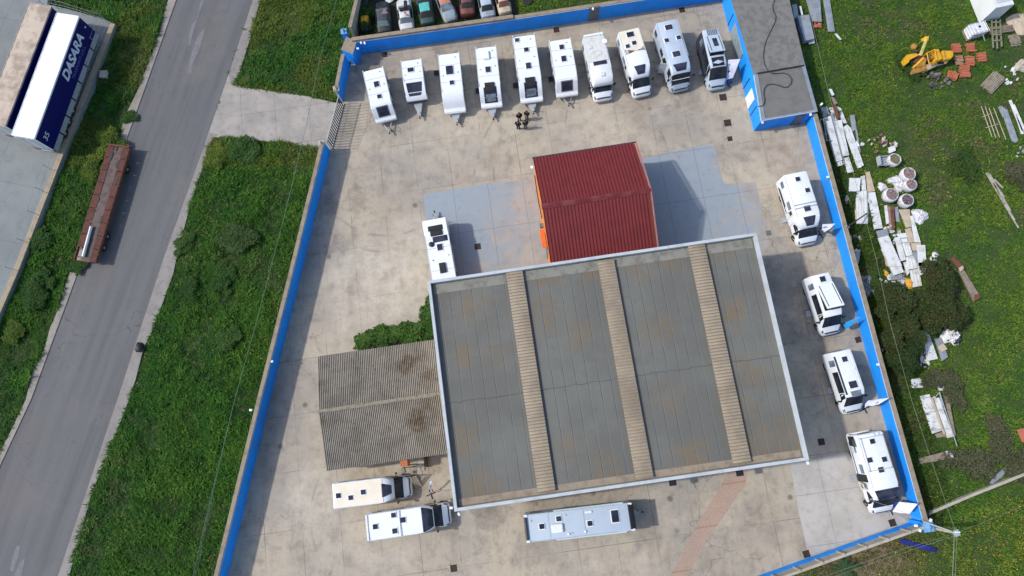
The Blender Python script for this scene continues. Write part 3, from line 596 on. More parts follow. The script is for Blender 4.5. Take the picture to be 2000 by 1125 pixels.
for y0, z0_, y1_, z1_ in ((.1, ez, -half, rz_), (-half, rz_, -half - s2, rz_ - (rz_ - ez) * s2 / half)):
    mb = MB(); mb.prism([(rw - .07, y0, z0_ + .085), (rw + .05, y0, z0_ + .085), (rw + .05, y1_, z1_ + .085), (rw - .07, y1_, z1_ + .085)], .16); mesh_obj('verge_trim', mb, pk, RED)
mb = MB(); mb.box((-.16, -half - 1.9, 2.9), (.42, 1.8, .12)); mb.box((-.16, -half - 1.9, 2.75), (.36, .06, .25)); mesh_obj('canopy', mb, 'orange2', RED)
mb = MB(); mb.tube([(.0, -1, 3.2), (-.06, -3.2, 3.4), (.0, -half, 3.3)], .05, 6); mesh_obj('pipe', mb, 'charcoal', RED)
mb = MB(); mb.box((-.12, -half - .5, 2.6), (.3, .4, .4)); mesh_obj('meter_box', mb, 'greytrim', RED)
mb = MB(); mb.box((.11, -half - 2.2, 1.25), (.06, 2.0, 2.5)); mesh_obj('door', mb, 'greytrim', RED)
mb = MB(); mb.tube([(-.18, -.5, 4.1), (0.1, -.5, 4.1)], .03, 5); mb.lathe([(.11, 0), (.16, .16)], 8, (-.2, -.5, 4.0)); mesh_obj('floodlight', mb, 'white', RED)
# --- corrugated shed on the left of the warehouse
ez, rz_ = 3.0, 3.9
s0, s1, s3 = P(620, 692.8, ez), P(844.3, 656.8, ez), P(639.3, 919.7, ez)
sa = ang; w1 = u1; w2 = -u2
depS = (s3 - s0).dot(w2); widS = (o_ - s0).dot(u1) + .22
SH = empty('corrugated_shed', Vector((s0.x, s0.y, 0)), sa, 'open sided shed with grey corrugated cement roof against the warehouse', 'shed')
EXCL.append([s0, s0 + u1 * widS, s0 + u1 * widS + w2 * depS, s0 + w2 * depS])
hs = (P(623.9, 803.7, rz_) - s0).dot(w2)
m, t, b, v = new_mat('weathered_fibre_cement')
c = _mix(t, _range(t, _noise(t, v, .5, 9, .65), .38, .64), (.325, .285, .225), (.235, .205, .16)); c = _mix(t, _math(t, 'MULTIPLY', seams(t, v, (1, 0, 0), .168, .045, 0), .7), c, (.06, .052, .045))
st = blobs(t, v, [(8.2, -2.2, 1.2, .9), (9.6, -1.6, 1.0, .5), (10.2, -3.5, 1.2, .6), (8.6, -7.2, 1.5, .9), (9.9, -6.2, 1.6, .6), (.1, -3, .7, .5), (.2, -6, .8, .5)], .5)
c = _mix(t, _math(t, 'MULTIPLY', st, _range(t, _noise(t, v, 1.8, 8, .7), .32, .6)), c, (.10, .058, .02))
c = _mix(t, _math(t, 'MULTIPLY', _range(t, _noise(t, v, 3, 9, .75), .5, .68), .6), c, (.075, .066, .055))
t.links.new(c, b.inputs['Base Color']); b.inputs['Roughness'].default_value = .9
SN = tuple(i / 6 for i in range(6)); SHT = tuple(.5 - .5 * math.cos(2 * math.pi * i / 6) for i in range(6))
rowsz = ((0.05, .34), (.33, .67), (.66, 1.0))
for a0, a1 in rowsz:      # overlapping rows of sheets
    mb = MB(); corr(mb, Vector((0, -hs * a0 + .05, ez + (rz_ - ez) * a0 + .02 * (1 - a1))), X, Vector((0, -hs * (a1 - a0), (rz_ - ez) * (a1 - a0) + .012)), widS, 0, .168, .095, SN, SHT); mesh_obj('roof_sheet', mb, m, SH)
d2 = depS - hs
for a0, a1 in ((0., .34), (.33, .67), (.66, 1.0)):
    mb = MB(); corr(mb, Vector((0, -hs - d2 * a0, rz_ - (rz_ - ez) * a0 + .03 * (1 - a1))), X, Vector((0, -d2 * (a1 - a0), -(rz_ - ez) * (a1 - a0) + .012)), widS, 0, .168, .095, SN, SHT); mesh_obj('roof_sheet', mb, m, SH)
mb = MB(); zr_ = rz_ + .155; mb.prism([(-.03, -hs + .16, zr_ - .04), (widS, -hs + .16, zr_ - .04), (widS, -hs, zr_), (-.03, -hs, zr_)], .03); mb.prism([(-.03, -hs, zr_), (widS, -hs, zr_), (widS, -hs - .16, zr_ - .04), (-.03, -hs - .16, zr_ - .04)], .03); mesh_obj('ridge_cap', mb, mat('lichen_ridge', (.26, .225, .17), .9, col2=(.13, .11, .08), amt=1., scale=4, fine=.4), SH)
for x in (.15, widS / 2, widS - .3):
    for y in (-.2, -hs, -depS + .2):
        mb = MB(); mb.box((x, y, (rz_ if y == -hs else ez) / 2 - .1), (.16, .16, (rz_ if y == -hs else ez) - .25)); mesh_obj('post', mb, 'dsteel', SH)
mb = MB()
for y, z in ((-.2, ez - .16), (-hs, rz_ - .2), (-depS + .2, ez - .16)): mb.box((widS / 2, y, z), (widS - .2, .1, .14))
mesh_obj('beam', mb, 'dsteel', SH)
mb = MB(); mb.box((widS / 2, -.45, 1.4), (widS - .4, .16, 2.7)); mesh_obj('back_wall', mb, 'block', SH)
# --- blue storehouse at the top right
hz = 2.3
rp = ppoly([(1487, 236), (1596, 217), (1541, 0), (1500, -160), (1390, -150), (1428, 0)], hz); oo = Vector((rp[0].x, rp[0].y, 0))
ST = empty('storehouse', oo, 0, 'long flat roofed blue storehouse at the top right of the yard', 'building'); rl = [p - oo for p in rp]; EXCL.append(rp)
mb = MB(); mb.prism([p - Vector((0, 0, .02)) for p in rl], hz + .2); mesh_obj('wall', mb, 'blue', ST)
cc = sum(rl, Vector()) / 6
fl, fr = rl[0], rl[1]; bl_, br_ = P(1472.7, 147, hz) - oo, P(1572, 130, hz) - oo
mroof = mat('grey_felt_roof', (.155, .152, .143), .85, col2=(.12, .118, .108), amt=.8, scale=1.0, fine=.35); mroof2 = mat('worn_felt_roof', (.175, .172, .16), .85, col2=(.125, .123, .115), amt=.9, scale=1.6, lo=.44, hi=.6, fine=.4)
il = (fr - fl).normalized(); ib = (bl_ - fl).normalized()
mb = MB(); mb.prism([fl + il * .42 + ib * .2 + Vector((0, 0, .03)), fr - il * .35 + ib * .2 + Vector((0, 0, .03)), br_ - il * .35 + Vector((0, 0, .03)), bl_ + il * .42 + Vector((0, 0, .03))], .045); mesh_obj('front_roof', mb, mroof, ST)
mb = MB(); mb.prism([bl_ + Vector((0, 0, .10)), br_ + Vector((0, 0, .10)), rl[2] + Vector((0, 0, .10)), rl[3] + Vector((0, 0, .10)), rl[4] + Vector((0, 0, .10)), rl[5] + Vector((0, 0, .10))], .115); mesh_obj('rear_roof', mb, mroof2, ST)
def strip(a, b, wv, z, h, m, nm):
    mb = MB(); mb.prism([a + Vector((0, 0, z)), b + Vector((0, 0, z)), b + wv + Vector((0, 0, z)), a + wv + Vector((0, 0, z))], h); mesh_obj(nm, mb, m, ST)
mtrim = mat('grey_blue_trim', (.20, .235, .27), .6)
strip(fl, bl_, il * .38, .09, .09, mtrim, 'roof_edge'); strip(fl + il * .38, fr, ib * .17, .09, .09, mtrim, 'roof_edge'); strip(fr - il * .32 + ib * .17, br_ - il * .32, il * .32, .09, .09, mtrim, 'roof_edge')
strip(bl_ + il * .3, br_ - il * .1, ib * .16, .125, .023, 'black', 'tar_joint')
strip(fl - il * .06 - ib * .06, fr - ib * .06, ib * .055, .10, .14, 'fascia', 'gutter'); strip(fl - il * .06, bl_ - il * .06, il * .055, .10, .14, 'fascia', 'gutter')
# doors, window and poster on its faces
dS = P(1558, 243) - oo; tS = (P(1578, 238) - P(1472, 255)).normalized(); nS = Vector((tS.y, -tS.x, 0))
mb = MB(); mb.box(P(1551, 243) - oo + nS * .03 + Vector((0, 0, 1.0)), (.95, .08, 2.0), rz=math.atan2(tS.y, tS.x)); d_ = mesh_obj('door', mb, 'greytrim', ST)
tW = (rl[0] - rl[5]).normalized(); nW = Vector((tW.y, -tW.x, 0)); nW = nW if nW.x < 0 else -nW
def wplate(px, wid, h, zc_, m, nm):
    # plate on the west face: px is where its middle shows at height zc_
    p = P(*px, zc_) - oo; q = fl + tW * ((p - fl).dot(tW)); mb = MB(); mb.box(Vector((q.x, q.y, zc_)) + nW * .04, (wid, .06, h), rz=math.atan2(tW.y, tW.x)); return mesh_obj(nm, mb, m, ST)
wplate((1464, 193), 1.25, 2.0, 1.05, 'white', 'door'); wplate((1441, 85), 3.6, 1.95, 1.05, mat('grey_shutter', (.30, .36, .40), .5, metal=.2, scale=1.2), 'shutter')
wplate((1453, 164), .07, 2.0, 1.1, 'dsteel', 'rail'); wplate((1429, 38), .05, 2.0, 1.1, 'dsteel', 'downpipe'); wplate((1471, 217), .04, 2.0, 1.1, 'dsteel', 'downpipe')
zq = zc(1380, 0, 8.333); zq2 = zc(1440, 130, 7.03)
cab = zq((1110, 0), (1075, 90), (1090, 180), (1130, 260), (1120, 350), (1060, 470), (970, 660), (935, 800), (925, 930), (945, 1040)) + zq2((410, 40), (470, 90), (540, 95), (640, 85), (710, 115), (748, 170), (740, 230), (690, 280), (640, 285), (560, 255), (480, 238), (410, 250), (370, 300), (362, 370), (378, 440), (370, 510), (330, 545), (280, 545))
mb = MB(); mb.tube(ppoly(cab, hz + .15), .035, 5); o = mesh_obj('cable', mb, 'black', recentre=True); tag(o, 'loose black cable snaking over the grey roof of the storehouse', 'cable')
# ------------------------------------------------------------ vehicles
def loft(secs):
    """body from cross-sections (x, z0, zbelt, z1, w_foot, w_belt, w_top, corner radius); 13 points per ring"""
    rings = []
    for x, z0, zb, z1, wf, wb, wt, r in secs:
        c = .03 if r > .05 else .01
        h = [(wf * .9, z0), (wf, z0 + .1), (wb, zb), (wt, z1 - r), (wt - r * .3, z1 - r * .3), (wt - r, z1)]
        ring = [Vector((x, y, z)) for y, z in h] + [Vector((x, 0, z1 + c))] + [Vector((x, -y, z)) for y, z in reversed(h)]
        rings.append(ring)
    return rings
def loft_mb(rings):
    mb = MB(); n = 13; vs = [p for r in rings for p in r]; fs = []
    for i in range(len(rings) - 1):
        for k in range(n): fs.append((i * n + k, (i + 1) * n + k, (i + 1) * n + (k + 1) % n, i * n + (k + 1) % n))
    fs.append(tuple(range(n))); fs.append(tuple(reversed(range((len(rings) - 1) * n, len(rings) * n))))
    return mb.add(vs, fs)
def patch(rings, u0, u1, v0, v1, off=.012, nu=5, nv=8, taper=0., xs=None):
    """pane lying on a loft: u along the sections, v round the ring (both fractional)"""
    def S(u, v):
        i = min(int(u), len(rings) - 2); k = min(int(v), 11); a, b = u - i, v - k
        return (rings[i][k] * (1 - b) + rings[i][k + 1] * b) * (1 - a) + (rings[i + 1][k] * (1 - b) + rings[i + 1][k + 1] * b) * a
    vs = []; fs = []
    for i in range(nu + 1):
        for k in range(nv + 1):
            u = u0 + (u1 - u0) * i / nu
            if xs:
                xx = xs[0] + (xs[1] - xs[0]) * i / nu
                for j in range(len(rings) - 1):
                    xa_, xb_ = rings[j][6].x, rings[j + 1][6].x
                    if xa_ <= xx <= xb_: u = j + (xx - xa_) / (xb_ - xa_ + 1e-9); break
            tp = taper * (1 - i / nu); vv = v0 + (v1 - v0) * (tp * .5 + (1 - tp) * k / nv)
            e = .02; p = S(u, vv); du = S(min(u + e, len(rings) - 1.001), vv) - S(max(u - e, 0), vv); dv = S(u, vv + e) - S(u, vv - e)
            nn = dv.cross(du); nn = nn.normalized() if nn.length > 1e-9 else Vector((0, 0, 1))
            c = Vector((p.x, 0, rings[min(int(u), len(rings) - 1)][2].z - .3))
            if nn.dot(p - c) < 0: nn = -nn
            vs.append(p + nn * off)
    for i in range(nu):
        for k in range(nv): a = i * (nv + 1) + k; fs.append((a, a + 1, a + nv + 2, a + nv + 1))
    return MB().add(vs, fs)
def frame_from(rear, nose, zr, zn):
    """base frame of a vehicle from its two rear roof corners and its two nose corners in the survey"""
    a, b = P(*rear[0], zr), P(*rear[1], zr); c, d = P(*nose[0], zn), P(*nose[1], zn)
    r = (a + b) / 2; n = (c + d) / 2; r.z = n.z = 0; L = (n - r).length; h = math.atan2((n - r).y, (n - r).x)
    return r, h, L
def loc_px(root_loc, h, px, z):
    p = P(*px, z) - root_loc; return p.x * math.cos(h) + p.y * math.sin(h), -p.x * math.sin(h) + p.y * math.cos(h)
def wheels(root, xs, W, r=.34, steer=None, single_rear=True):
    for x in xs:
        for s in (-1, 1):
            mb = MB(); mb.lathe([(r * .62, -.11), (r * .93, -.11), (r, -.07), (r, .07), (r * .93, .11), (r * .62, .11)], 20, axis='Y')
            w_ = mesh_obj('wheel', mb, 'rubber', root, (x, s * (W / 2 - .12), r), smooth=40)
            if steer and x == max(xs): w_.rotation_euler = (0, 0, steer)
            mb = MB(); mb.lathe([(.03, -.118), (r * .62, -.10), (r * .62, .10), (.03, .118)], 12, axis='Y'); mesh_obj('rim', mb, 'rim', w_, smooth=30)
def hatch(root, x, y, z, sx, sy, ajar=False, m='acryl', fm='white'):
    mb = MB(); mb.box((x, y, z + .03), (sx + .16, sy + .16, .06)); f = mesh_obj('roof_hatch', mb, fm, root, bevel=.02)
    mb = MB(); mb.box((x, y, z + .085), (sx, sy, .05)); mesh_obj('pane', mb, m, f, bevel=.015); return f
def side_windows(root, L, W, spec, m='glass'):
    for x0, x1, z0, z1, s in spec:
        mb = MB(); mb.box(((x0 + x1) / 2, s * (W / 2 + .012), (z0 + z1) / 2), (x1 - x0, .03, z1 - z0)); mesh_obj('window', mb, m, root, bevel=.008)
def door_plate(root, x, W, s, z0=.45, z1=2.1, wd=.62):
    mb = MB(); mb.box((x, s * (W / 2 + .006), (z0 + z1) / 2), (wd, .022, z1 - z0)); d = mesh_obj('door', mb, 'white2', root, bevel=.006)
    mb = MB(); mb.box((x, s * (W / 2 + .022), 1.6), (wd * .6, .016, .55)); mesh_obj('pane', mb, 'glass', d)
    mb = MB(); mb.box((x - wd * .35, s * (W / 2 + .03), 1.15), (.12, .03, .05)); mesh_obj('handle', mb, 'black', d)
def caravan(label, rear, nose, hitch=None, zr=2.42, hatches=(), front='flat', body='white', W=None, group='caravans parked in a row by the back wall', cover=None, pano=None, fwin=None, ac=None, roofm=None, tail=.0, twin=False, skirt='white2'):
    r, h, L = frame_from(rear, nose, zr, .95)
    W = W or max(2.08, min(2.35, (P(*rear[0], zr) - P(*rear[1], zr)).length))
    t = empty('caravan', r, h, label, 'caravan', group)
    if front == 'flat': prof = [(0, .48), (-.02, zr - .25), (.10, zr), (L - 1.5, zr + .02), (L - .95, zr - .10), (L - .5, zr - .75), (L - .28, 1.15), (L, 1.0), (L + .02, .62), (L - .2, .42)]
    elif front == 'curved': prof = [(0, .48), (-.02, zr - .2), (.06, zr), (L - 2.2, zr + .02), (L - 1.6, zr - .06), (L - 1.1, zr - .3), (L - .7, zr - .7), (L - .38, 1.18), (L - .02, 1.05), (L, .62), (L - .2, .42)]
    elif front == 'wedge': prof = [(0, .48), (0, zr - .2), (.06, zr), (L - 2.2, zr + .02), (L - 1.5, zr - .16), (L - .25, zr - .85), (L - .02, 1.15), (L - .05, .8), (L - .35, .45)]
    else: prof = [(0, .48), (0, zr - .12), (.05, zr), (L - .3, zr), (L - .08, zr - .1), (L, zr - .35), (L - .02, .6), (L - .1, .42)]
    n = len(prof); mb = MB()
    mb.add([(x, -W / 2, z) for x, z in prof] + [(x, W / 2, z) for x, z in prof], [tuple(range(n)), tuple(range(2 * n - 1, n - 1, -1))] + [(i, n + i, n + (i + 1) % n, (i + 1) % n) for i in range(n)])
    mesh_obj('body', mb, body, t, bevel=.055, smooth=32)
    def zx(x):
        for (x0, z0), (x1, z1) in zip(prof[1:], prof[2:]):
            if x0 <= x <= x1: return z0 + (z1 - z0) * (x - x0) / (x1 - x0 + 1e-9)
        return prof[-2][1]
    def onroof(nm, x0, x1, y0a, y1a, y0b, y1b, m, off=.02, par=None, nseg=8):
        vs = []; fs = []
        for lay in (off, off - .03):
            for i in range(nseg + 1):
                s = i / nseg; x = x0 + (x1 - x0) * s; z = zx(x) + lay; vs += [(x, y0a + (y0b - y0a) * s, z), (x, y1a + (y1b - y1a) * s, z)]
        k = 2 * (nseg + 1)
        for i in range(nseg):
            a = 2 * i; fs += [(a, a + 2, a + 3, a + 1), (k + a, k + a + 1, k + a + 3, k + a + 2), (a, k + a, k + a + 2, a + 2), (a + 1, a + 3, k + a + 3, k + a + 1)]
        fs += [(0, 1, k + 1, k), (k - 2, 2 * k - 2, 2 * k - 1, k - 1)]
        return mesh_obj(nm, MB().add(vs, fs), m, par or t)
    for (px, sx, sy) in hatches:
        x, y = loc_px(r, h, px, zr); hatch(t, x, y, zx(x), sx, sy)
    if pano:   # raised black roof light over a black front window
        xa, ya = loc_px(r, h, pano[0], zr); xb, yb = loc_px(r, h, pano[1], 1.5); xb = min(xb, L - .35); yc = 0
        o = onroof('front_window', xa + .42, xb, yc - .66, yc + .66, yc - .66, yc + .66, 'acryl', .03)
        onroof('roof_light', xa, xa + (xb - xa) * .58, yc - .5, yc + .5, yc - .5, yc + .5, 'black', .11)
        onroof('blind', xb - .55, xb - .06, yc - .48, yc + .5, yc - .48, yc + .5, 'palewin', .045)
    if cover: # wide two piece black window of the small caravan
        x0 = loc_px(r, h, cover[0], zr)[0]; x1 = min(loc_px(r, h, cover[1], 1.9)[0], L - .3); xm = x0 + (x1 - x0) * .72
        onroof('front_window', x0, xm, -.84, .82, -.78, .66, 'acryl', .02); onroof('front_window', xm + .07, x1, -.76, .64, -.7, .50, 'acryl', .02)
    if fwin:
        xf = loc_px(r, h, fwin, 1.75)[0]; xf = min(xf, L - .62); onroof('window_frame', xf - .34, min(xf + .34, L - .3), -.62, .62, -.62, .62, 'greypl', .022); onroof('front_window', xf - .27, min(xf + .27, L - .34), -.55, .55, -.55, .55, 'acryl', .04)
        onroof('seam', xf - .52, xf - .49, -W / 2 + .04, W / 2 - .04, -W / 2 + .04, W / 2 - .04, 'galv', .006)
    if ac:
        x, y = loc_px(r, h, ac, zr); mb = MB(); mb.box((x, y, zr + .11), (1.0, .72, .2), taper=.9); mesh_obj('air_conditioner', mb, 'white', t, bevel=.05)
    for fx in (.22, .55):
        mb = MB(); mb.box((L * fx, 0, zx(L * fx) + .006), (.025, W - .12, .012)); mesh_obj('roof_seam', mb, 'greypl', t)
    # nose locker lip, awning rails, vents
    mb = MB(); mb.box((L - .14, 0, .86), (.34, W - .1, .34)); mesh_obj('locker', mb, skirt, t, bevel=.07, smooth=35)
    for s in (-1, 1):
        mb = MB(); mb.tube([(.05, s * (W / 2 - .02), zr + .01), (L - 1.6, s * (W / 2 - .02), zr + .02)], .028, 5); mesh_obj('awning_rail', mb, 'fascia', t)
        mb = MB(); mb.box((.06, s * (W / 2 - .06), zr + .02 + tail), (.14, .10, .1 + tail)); mesh_obj('corner_light', mb, 'white2', t, bevel=.02)
        mb = MB(); mb.box((-.03, s * (W / 2 - .22), .9), (.05, .16, .5)); mesh_obj('tail_light', mb, 'red_lamp', t, bevel=.01)
    mb = MB(); mb.box((-.02, 0, 1.55), (.05, W * .6, .6)); mesh_obj('rear_window', mb, 'glass', t, bevel=.015)
    for x, y in ((L * .42, -.8), (L * .38, .75), (.5, .6)):
        mb = MB(); mb.lathe([(.07, 0), (.07, .07), (.03, .09)], 8, (x, y, zr + .005)); mesh_obj('vent', mb, 'fascia', t)
    side_windows(t, L, W, [(.4, 1.3, 1.15, 1.75, -1), (L * .62, L * .62 + 1.0, 1.1, 1.75, -1), (.5, 1.5, 1.15, 1.75, 1), (L * .38, L * .38 + 1.0, 1.15, 1.75, 1), (L * .66, L * .66 + .9, 1.1, 1.75, 1)])
    door_plate(t, L * .5, W, -1)
    for s in (-1, 1):
        mb = MB(); mb.box((L * .45, s * (W / 2 + .008), .78), (L * .8, .014, .10)); mesh_obj('side_stripe', mb, 'darkstripe', t)
    wheels(t, (L * .44 - .4, L * .44 + .4) if twin else (L * .45,), W)
    hx = L + 1.15
    if hitch: hx = max(L + .75, min(L + 1.7, loc_px(r, h, hitch, .45)[0]))
    mb = MB()
    for s in (-1, 1): mb.tube([(L - 1.2, s * .62, .40), (L - .1, s * .48, .42), (hx - .25, s * .03, .44)], .055, 6)
    mb.tube([(hx - .35, 0, .45), (hx, 0, .47)], .06, 6); db = mesh_obj('drawbar', mb, 'galv', t)
    mb = MB(); mb.prism([(L - .02, -.42, .56), (L - .02, .42, .56), (hx - .28, .11, .53), (hx - .28, -.11, .53)], .05); 
    if front != 'flat': mesh_obj('drawbar_cover', mb, mat('grey_cover', (.33, .35, .37), .5), db)
    mb = MB(); mb.lathe([(.05, 0), (.09, .03), (.08, .13), (.03, .16)], 8, (hx - .02, 0, .44)); mb.tube([(hx - .32, 0, .50), (hx - .1, 0, .64)], .03, 5); mesh_obj('coupling', mb, 'black', db)
    mb = MB(); mb.tube([(hx - .5, .15, .16), (hx - .5, .15, .95)], .03, 6); mb.lathe([(.11, -.04), (.11, .04)], 10, (hx - .5, .15, .12), axis='Y'); mb.tube([(hx - .5, .15, .95), (hx - .38, .22, .95)], .02, 5); mesh_obj('jockey_wheel', mb, 'dsteel', t)
    return t, r, h, L, W
def step_box(px, label, s=.5, m='black', z=.2, rz=0., cat='step', group='entrance steps beside the vehicles'):
    p = P(*px, z); t = empty('entrance_step', (p.x, p.y, 0), rz, label, cat, group)
    mb = MB(); mb.box((0, 0, z - .02), (s, s * .62, .05)); mesh_obj('tread', mb, m, t, bevel=.01)
    mb = MB(); mb.box((-.0, s * .45, z * .5 - .01), (s, s * .4, .04)); mesh_obj('tread', mb, m, t, bevel=.01)
    for a in (-1, 1):
        mb = MB(); mb.tube([(a * s * .45, -s * .25, 0), (a * s * .45, -s * .2, z - .02), (a * s * .45, s * .5, .05), (a * s * .45, s * .6, 0)], .018, 5); mesh_obj('leg', mb, 'dsteel', t)
    return t
za = zc(690, 110, 7.03); zb_ = zc(900, 50, 5.36); z4 = zc(450, 0, 4); z9 = zc(950, 0, 4)
CG = None
caravan('small white caravan with a framed front window, leftmost of the row beside the gate', za((125, 205), (410, 135)), za((310, 905), (598, 860)), za((495, 1065))[0], 2.4, [((735.5, 165), .6, .5), ((741, 189), .42, .42)], 'flat', fwin=(751, 224))
caravan('short white caravan with a wide black two piece roof window', za((650, 65), (935, 25)), za((742, 645), (1022, 592)), za((915, 860))[0], 2.4, [((802, 137), .45, .6)], 'wedge', cover=((808.7, 159), (811, 190)), skirt='charcoal')
caravan('white caravan with a long smooth curved front and one big square hatch', z4((1620, 430), (1787, 405)), za((1260, 785), (1547, 762)), za((1425, 945))[0], 2.45, [((878, 137.5), .95, .72), ((882.5, 162), .45, .42)], 'curved')
caravan('white caravan with an air conditioner box behind its hatch and a black roof light', zb_((148, 240), (370, 205)), zb_((215, 865), (440, 846)), zb_((345, 985))[0], 2.5, [((953, 136.4), .62, .5)], 'curved', pano=((956.5, 161.5), (960, 199)), ac=(949.4, 108.8), tail=.08)
caravan('longest white caravan of the row with a black roof light, above the standing people', zb_((538, 115), (775, 90)), zb_((630, 812), (865, 785)), zb_((765, 925))[0], 2.5, [((1009.7, 79), .4, .42), ((1027.8, 97.6), .45, .45), ((1032, 129), .65, .5)], 'curved', pano=((1035, 151.5), (1039.5, 188.5)), tail=.08)
caravan('white caravan with a brownish front window, between a long caravan and the old alcove camper', z9((488, 320), (657, 290)), z9((553, 757), (716, 737)), z9((650, 828))[0], 2.4, [((1096.8, 92.5), .5, .45), ((1101, 115.3), .62, .48)], 'flat', fwin=(1109.5, 170))
gz = zc(1000, 960, 7.14)
t, r, h, L, W = caravan('long pale grey caravan below the warehouse with dark strips at both ends', gz((165, 320), (222, 722)), gz((1632, 125), (1665, 505)), gz((1820, 258))[0], 2.55, [((1058, 1028), .42, .42), ((1091, 1013), .42, .42), ((1152, 1022), .42, .42), ((1201, 1008), .62, 1.0)], 'box', body='greyroof', group='caravans parked around the warehouse', W=2.3, twin=True)
x, y = loc_px(r, h, (1088.5, 1031.5), 2.6); mb = MB(); mb.box((x, y, 2.702), (1.05, .75, .2), taper=.9); mesh_obj('air_conditioner', mb, 'white', t, bevel=.05)
x, y = loc_px(r, h, (1149, 1000), 2.6); mb = MB(); mb.box((x, y, 2.62), (.6, .16, .1)); mesh_obj('vent_box', mb, 'white', t, bevel=.02)
for px in ((1143.5, 1038), (1111, 1043)):
    x, y = loc_px(r, h, px, 2.6); mb = MB(); mb.lathe([(.1, 0), (.1, .1), (.04, .14)], 10, (x, y, 2.56)); mesh_obj('vent', mb, 'white', t)
mb = MB(); mb.tube([(.04, -W / 2 + .22, 2.62), (.04, W / 2 - .22, 2.62)], .14, 10); mesh_obj('dark_roll', mb, 'charcoal', t, smooth=50)
mb = MB(); mb.box((L - .1, 0, 2.45), (.5, W - .16, .3), ry=R_(28)); mesh_obj('dark_brow', mb, 'black', t, bevel=.03)
for xx in (.1, L - .12):
    for s in (-1, 1): mb = MB(); mb.box((xx, s * (W / 2 - .07), 2.6), (.34, .16, .12)); mesh_obj('corner_cap', mb, 'white', t, bevel=.03)
for s in (-1, 1): mb = MB(); mb.box((L * .6, s * (W / 2 + .05), 2.46), (L * .66, .13, .14)); mesh_obj('awning_case', mb, 'greyroof', t, bevel=.03)
wz = zc(820, 400, 7.03)
t, r, h, L, W = caravan('white caravan with black roof boxes tucked against the top left corner of the warehouse', wz((175, 1120), (515, 1075)), wz((62, 272), (380, 228)), wz((197, 92))[0], 2.5, [((859, 483), .62, .5)], 'box', group='caravans parked around the warehouse')
for px, sx, sy, hh, m, nm in (((852, 455), .55, 1.2, .18, 'black', 'roof_light'), ((850, 445), .55, 1.5, .06, 'black', 'front_window'), ((859.5, 466), .62, 1.5, .05, 'acryl', 'solar_panel'), ((864.5, 523), 1.05, .62, .22, 'black', 'air_conditioner')):
    x, y = loc_px(r, h, px, 2.55); mb = MB(); mb.box((x, y, 2.5 + hh / 2), (sx, sy, hh), taper=.9); mesh_obj(nm, mb, m, t, bevel=.03)
x, y = loc_px(r, h, (842.5, 477.5), 2.55); mb = MB(); mb.lathe([(.24, 0), (.26, .12), (.12, .18)], 16, (x, y, 2.5)); mesh_obj('dome', mb, 'black', t, smooth=40)
mb = MB(); mb.box((L + .2, 0, .75), (.06, 1.8, .06)); mb.tube([(L, -.5, .6), (L + .22, -.55, .78)], .03, 5); mb.tube([(L, .5, .6), (L + .22, .55, .78)], .03, 5)
mb.tube([(L + .2, -.7, .78), (L + .55, -.1, .9), (L + .2, .6, .8)], .03, 5); mesh_obj('bike_rack', mb, 'black', t)
for i, (px, what) in enumerate((((853.5, 143), 'black entrance step beside the caravan with one big square hatch'), ((934.5, 178), 'black entrance step beside the caravan with the air conditioner box'), ((1008, 167.5), 'black entrance step beside the longest caravan of the row'), ((1077, 155), 'black entrance step beside the caravan with the brownish front window'))):
    step_box(px, what, .62, rz=TH)

# ---------------- vans and motorhomes
def nose_parts(t, R, i_hood, i_end, L, W, glow='lamp', grille=True):
    for s in (2.15, 9.05):
        mesh_obj('headlight', patch(R, i_hood + .45, i_end - .35, s, s + .8, .012, 4, 4), 'greytrim', t)
    if grille:
        mesh_obj('grille', patch(R, i_end - .55, i_end - .02, 4.0, 8.0, .012, 4, 8), 'dsteel', t)
def mirrors(t, x, W, z=1.45, m='black'):
    for s in (-1, 1):
        mb = MB(); mb.tube([(x, s * (W / 2 - .08), z), (x + .05, s * (W / 2 + .16), z)], .03, 5); mb.box((x + .06, s * (W / 2 + .24), z + .05), (.14, .2, .34), rz=s * .15); mesh_obj('mirror', mb, m, t, bevel=.03)
def cab_rings(L, W, xr, ztop, wtop=.8, x0=None, hood=1.22):
    """Front of a light van: roof edge at xr, steep windscreen, short hood"""
    h = W / 2
    return loft([(x0, .32, 1.0, ztop, h - .03, h, h - .16, .16), (xr, .30, 1.0, ztop, h - .02, h, h - .16, .16), (xr + .20, .30, 1.0, ztop - .10, h - .02, h, h - .20, .16),
                 (L - .64, .28, .98, hood + .06, h - .02, h - .01, h - .14, .10), (L - .28, .27, .84, hood - .12, h - .06, h - .06, h - .24, .12), (L - .10, .28, .70, hood - .38, h - .16, h - .18, h - .34, .10), (L, .30, .52, .66, h - .36, h - .38, h - .5, .05)])
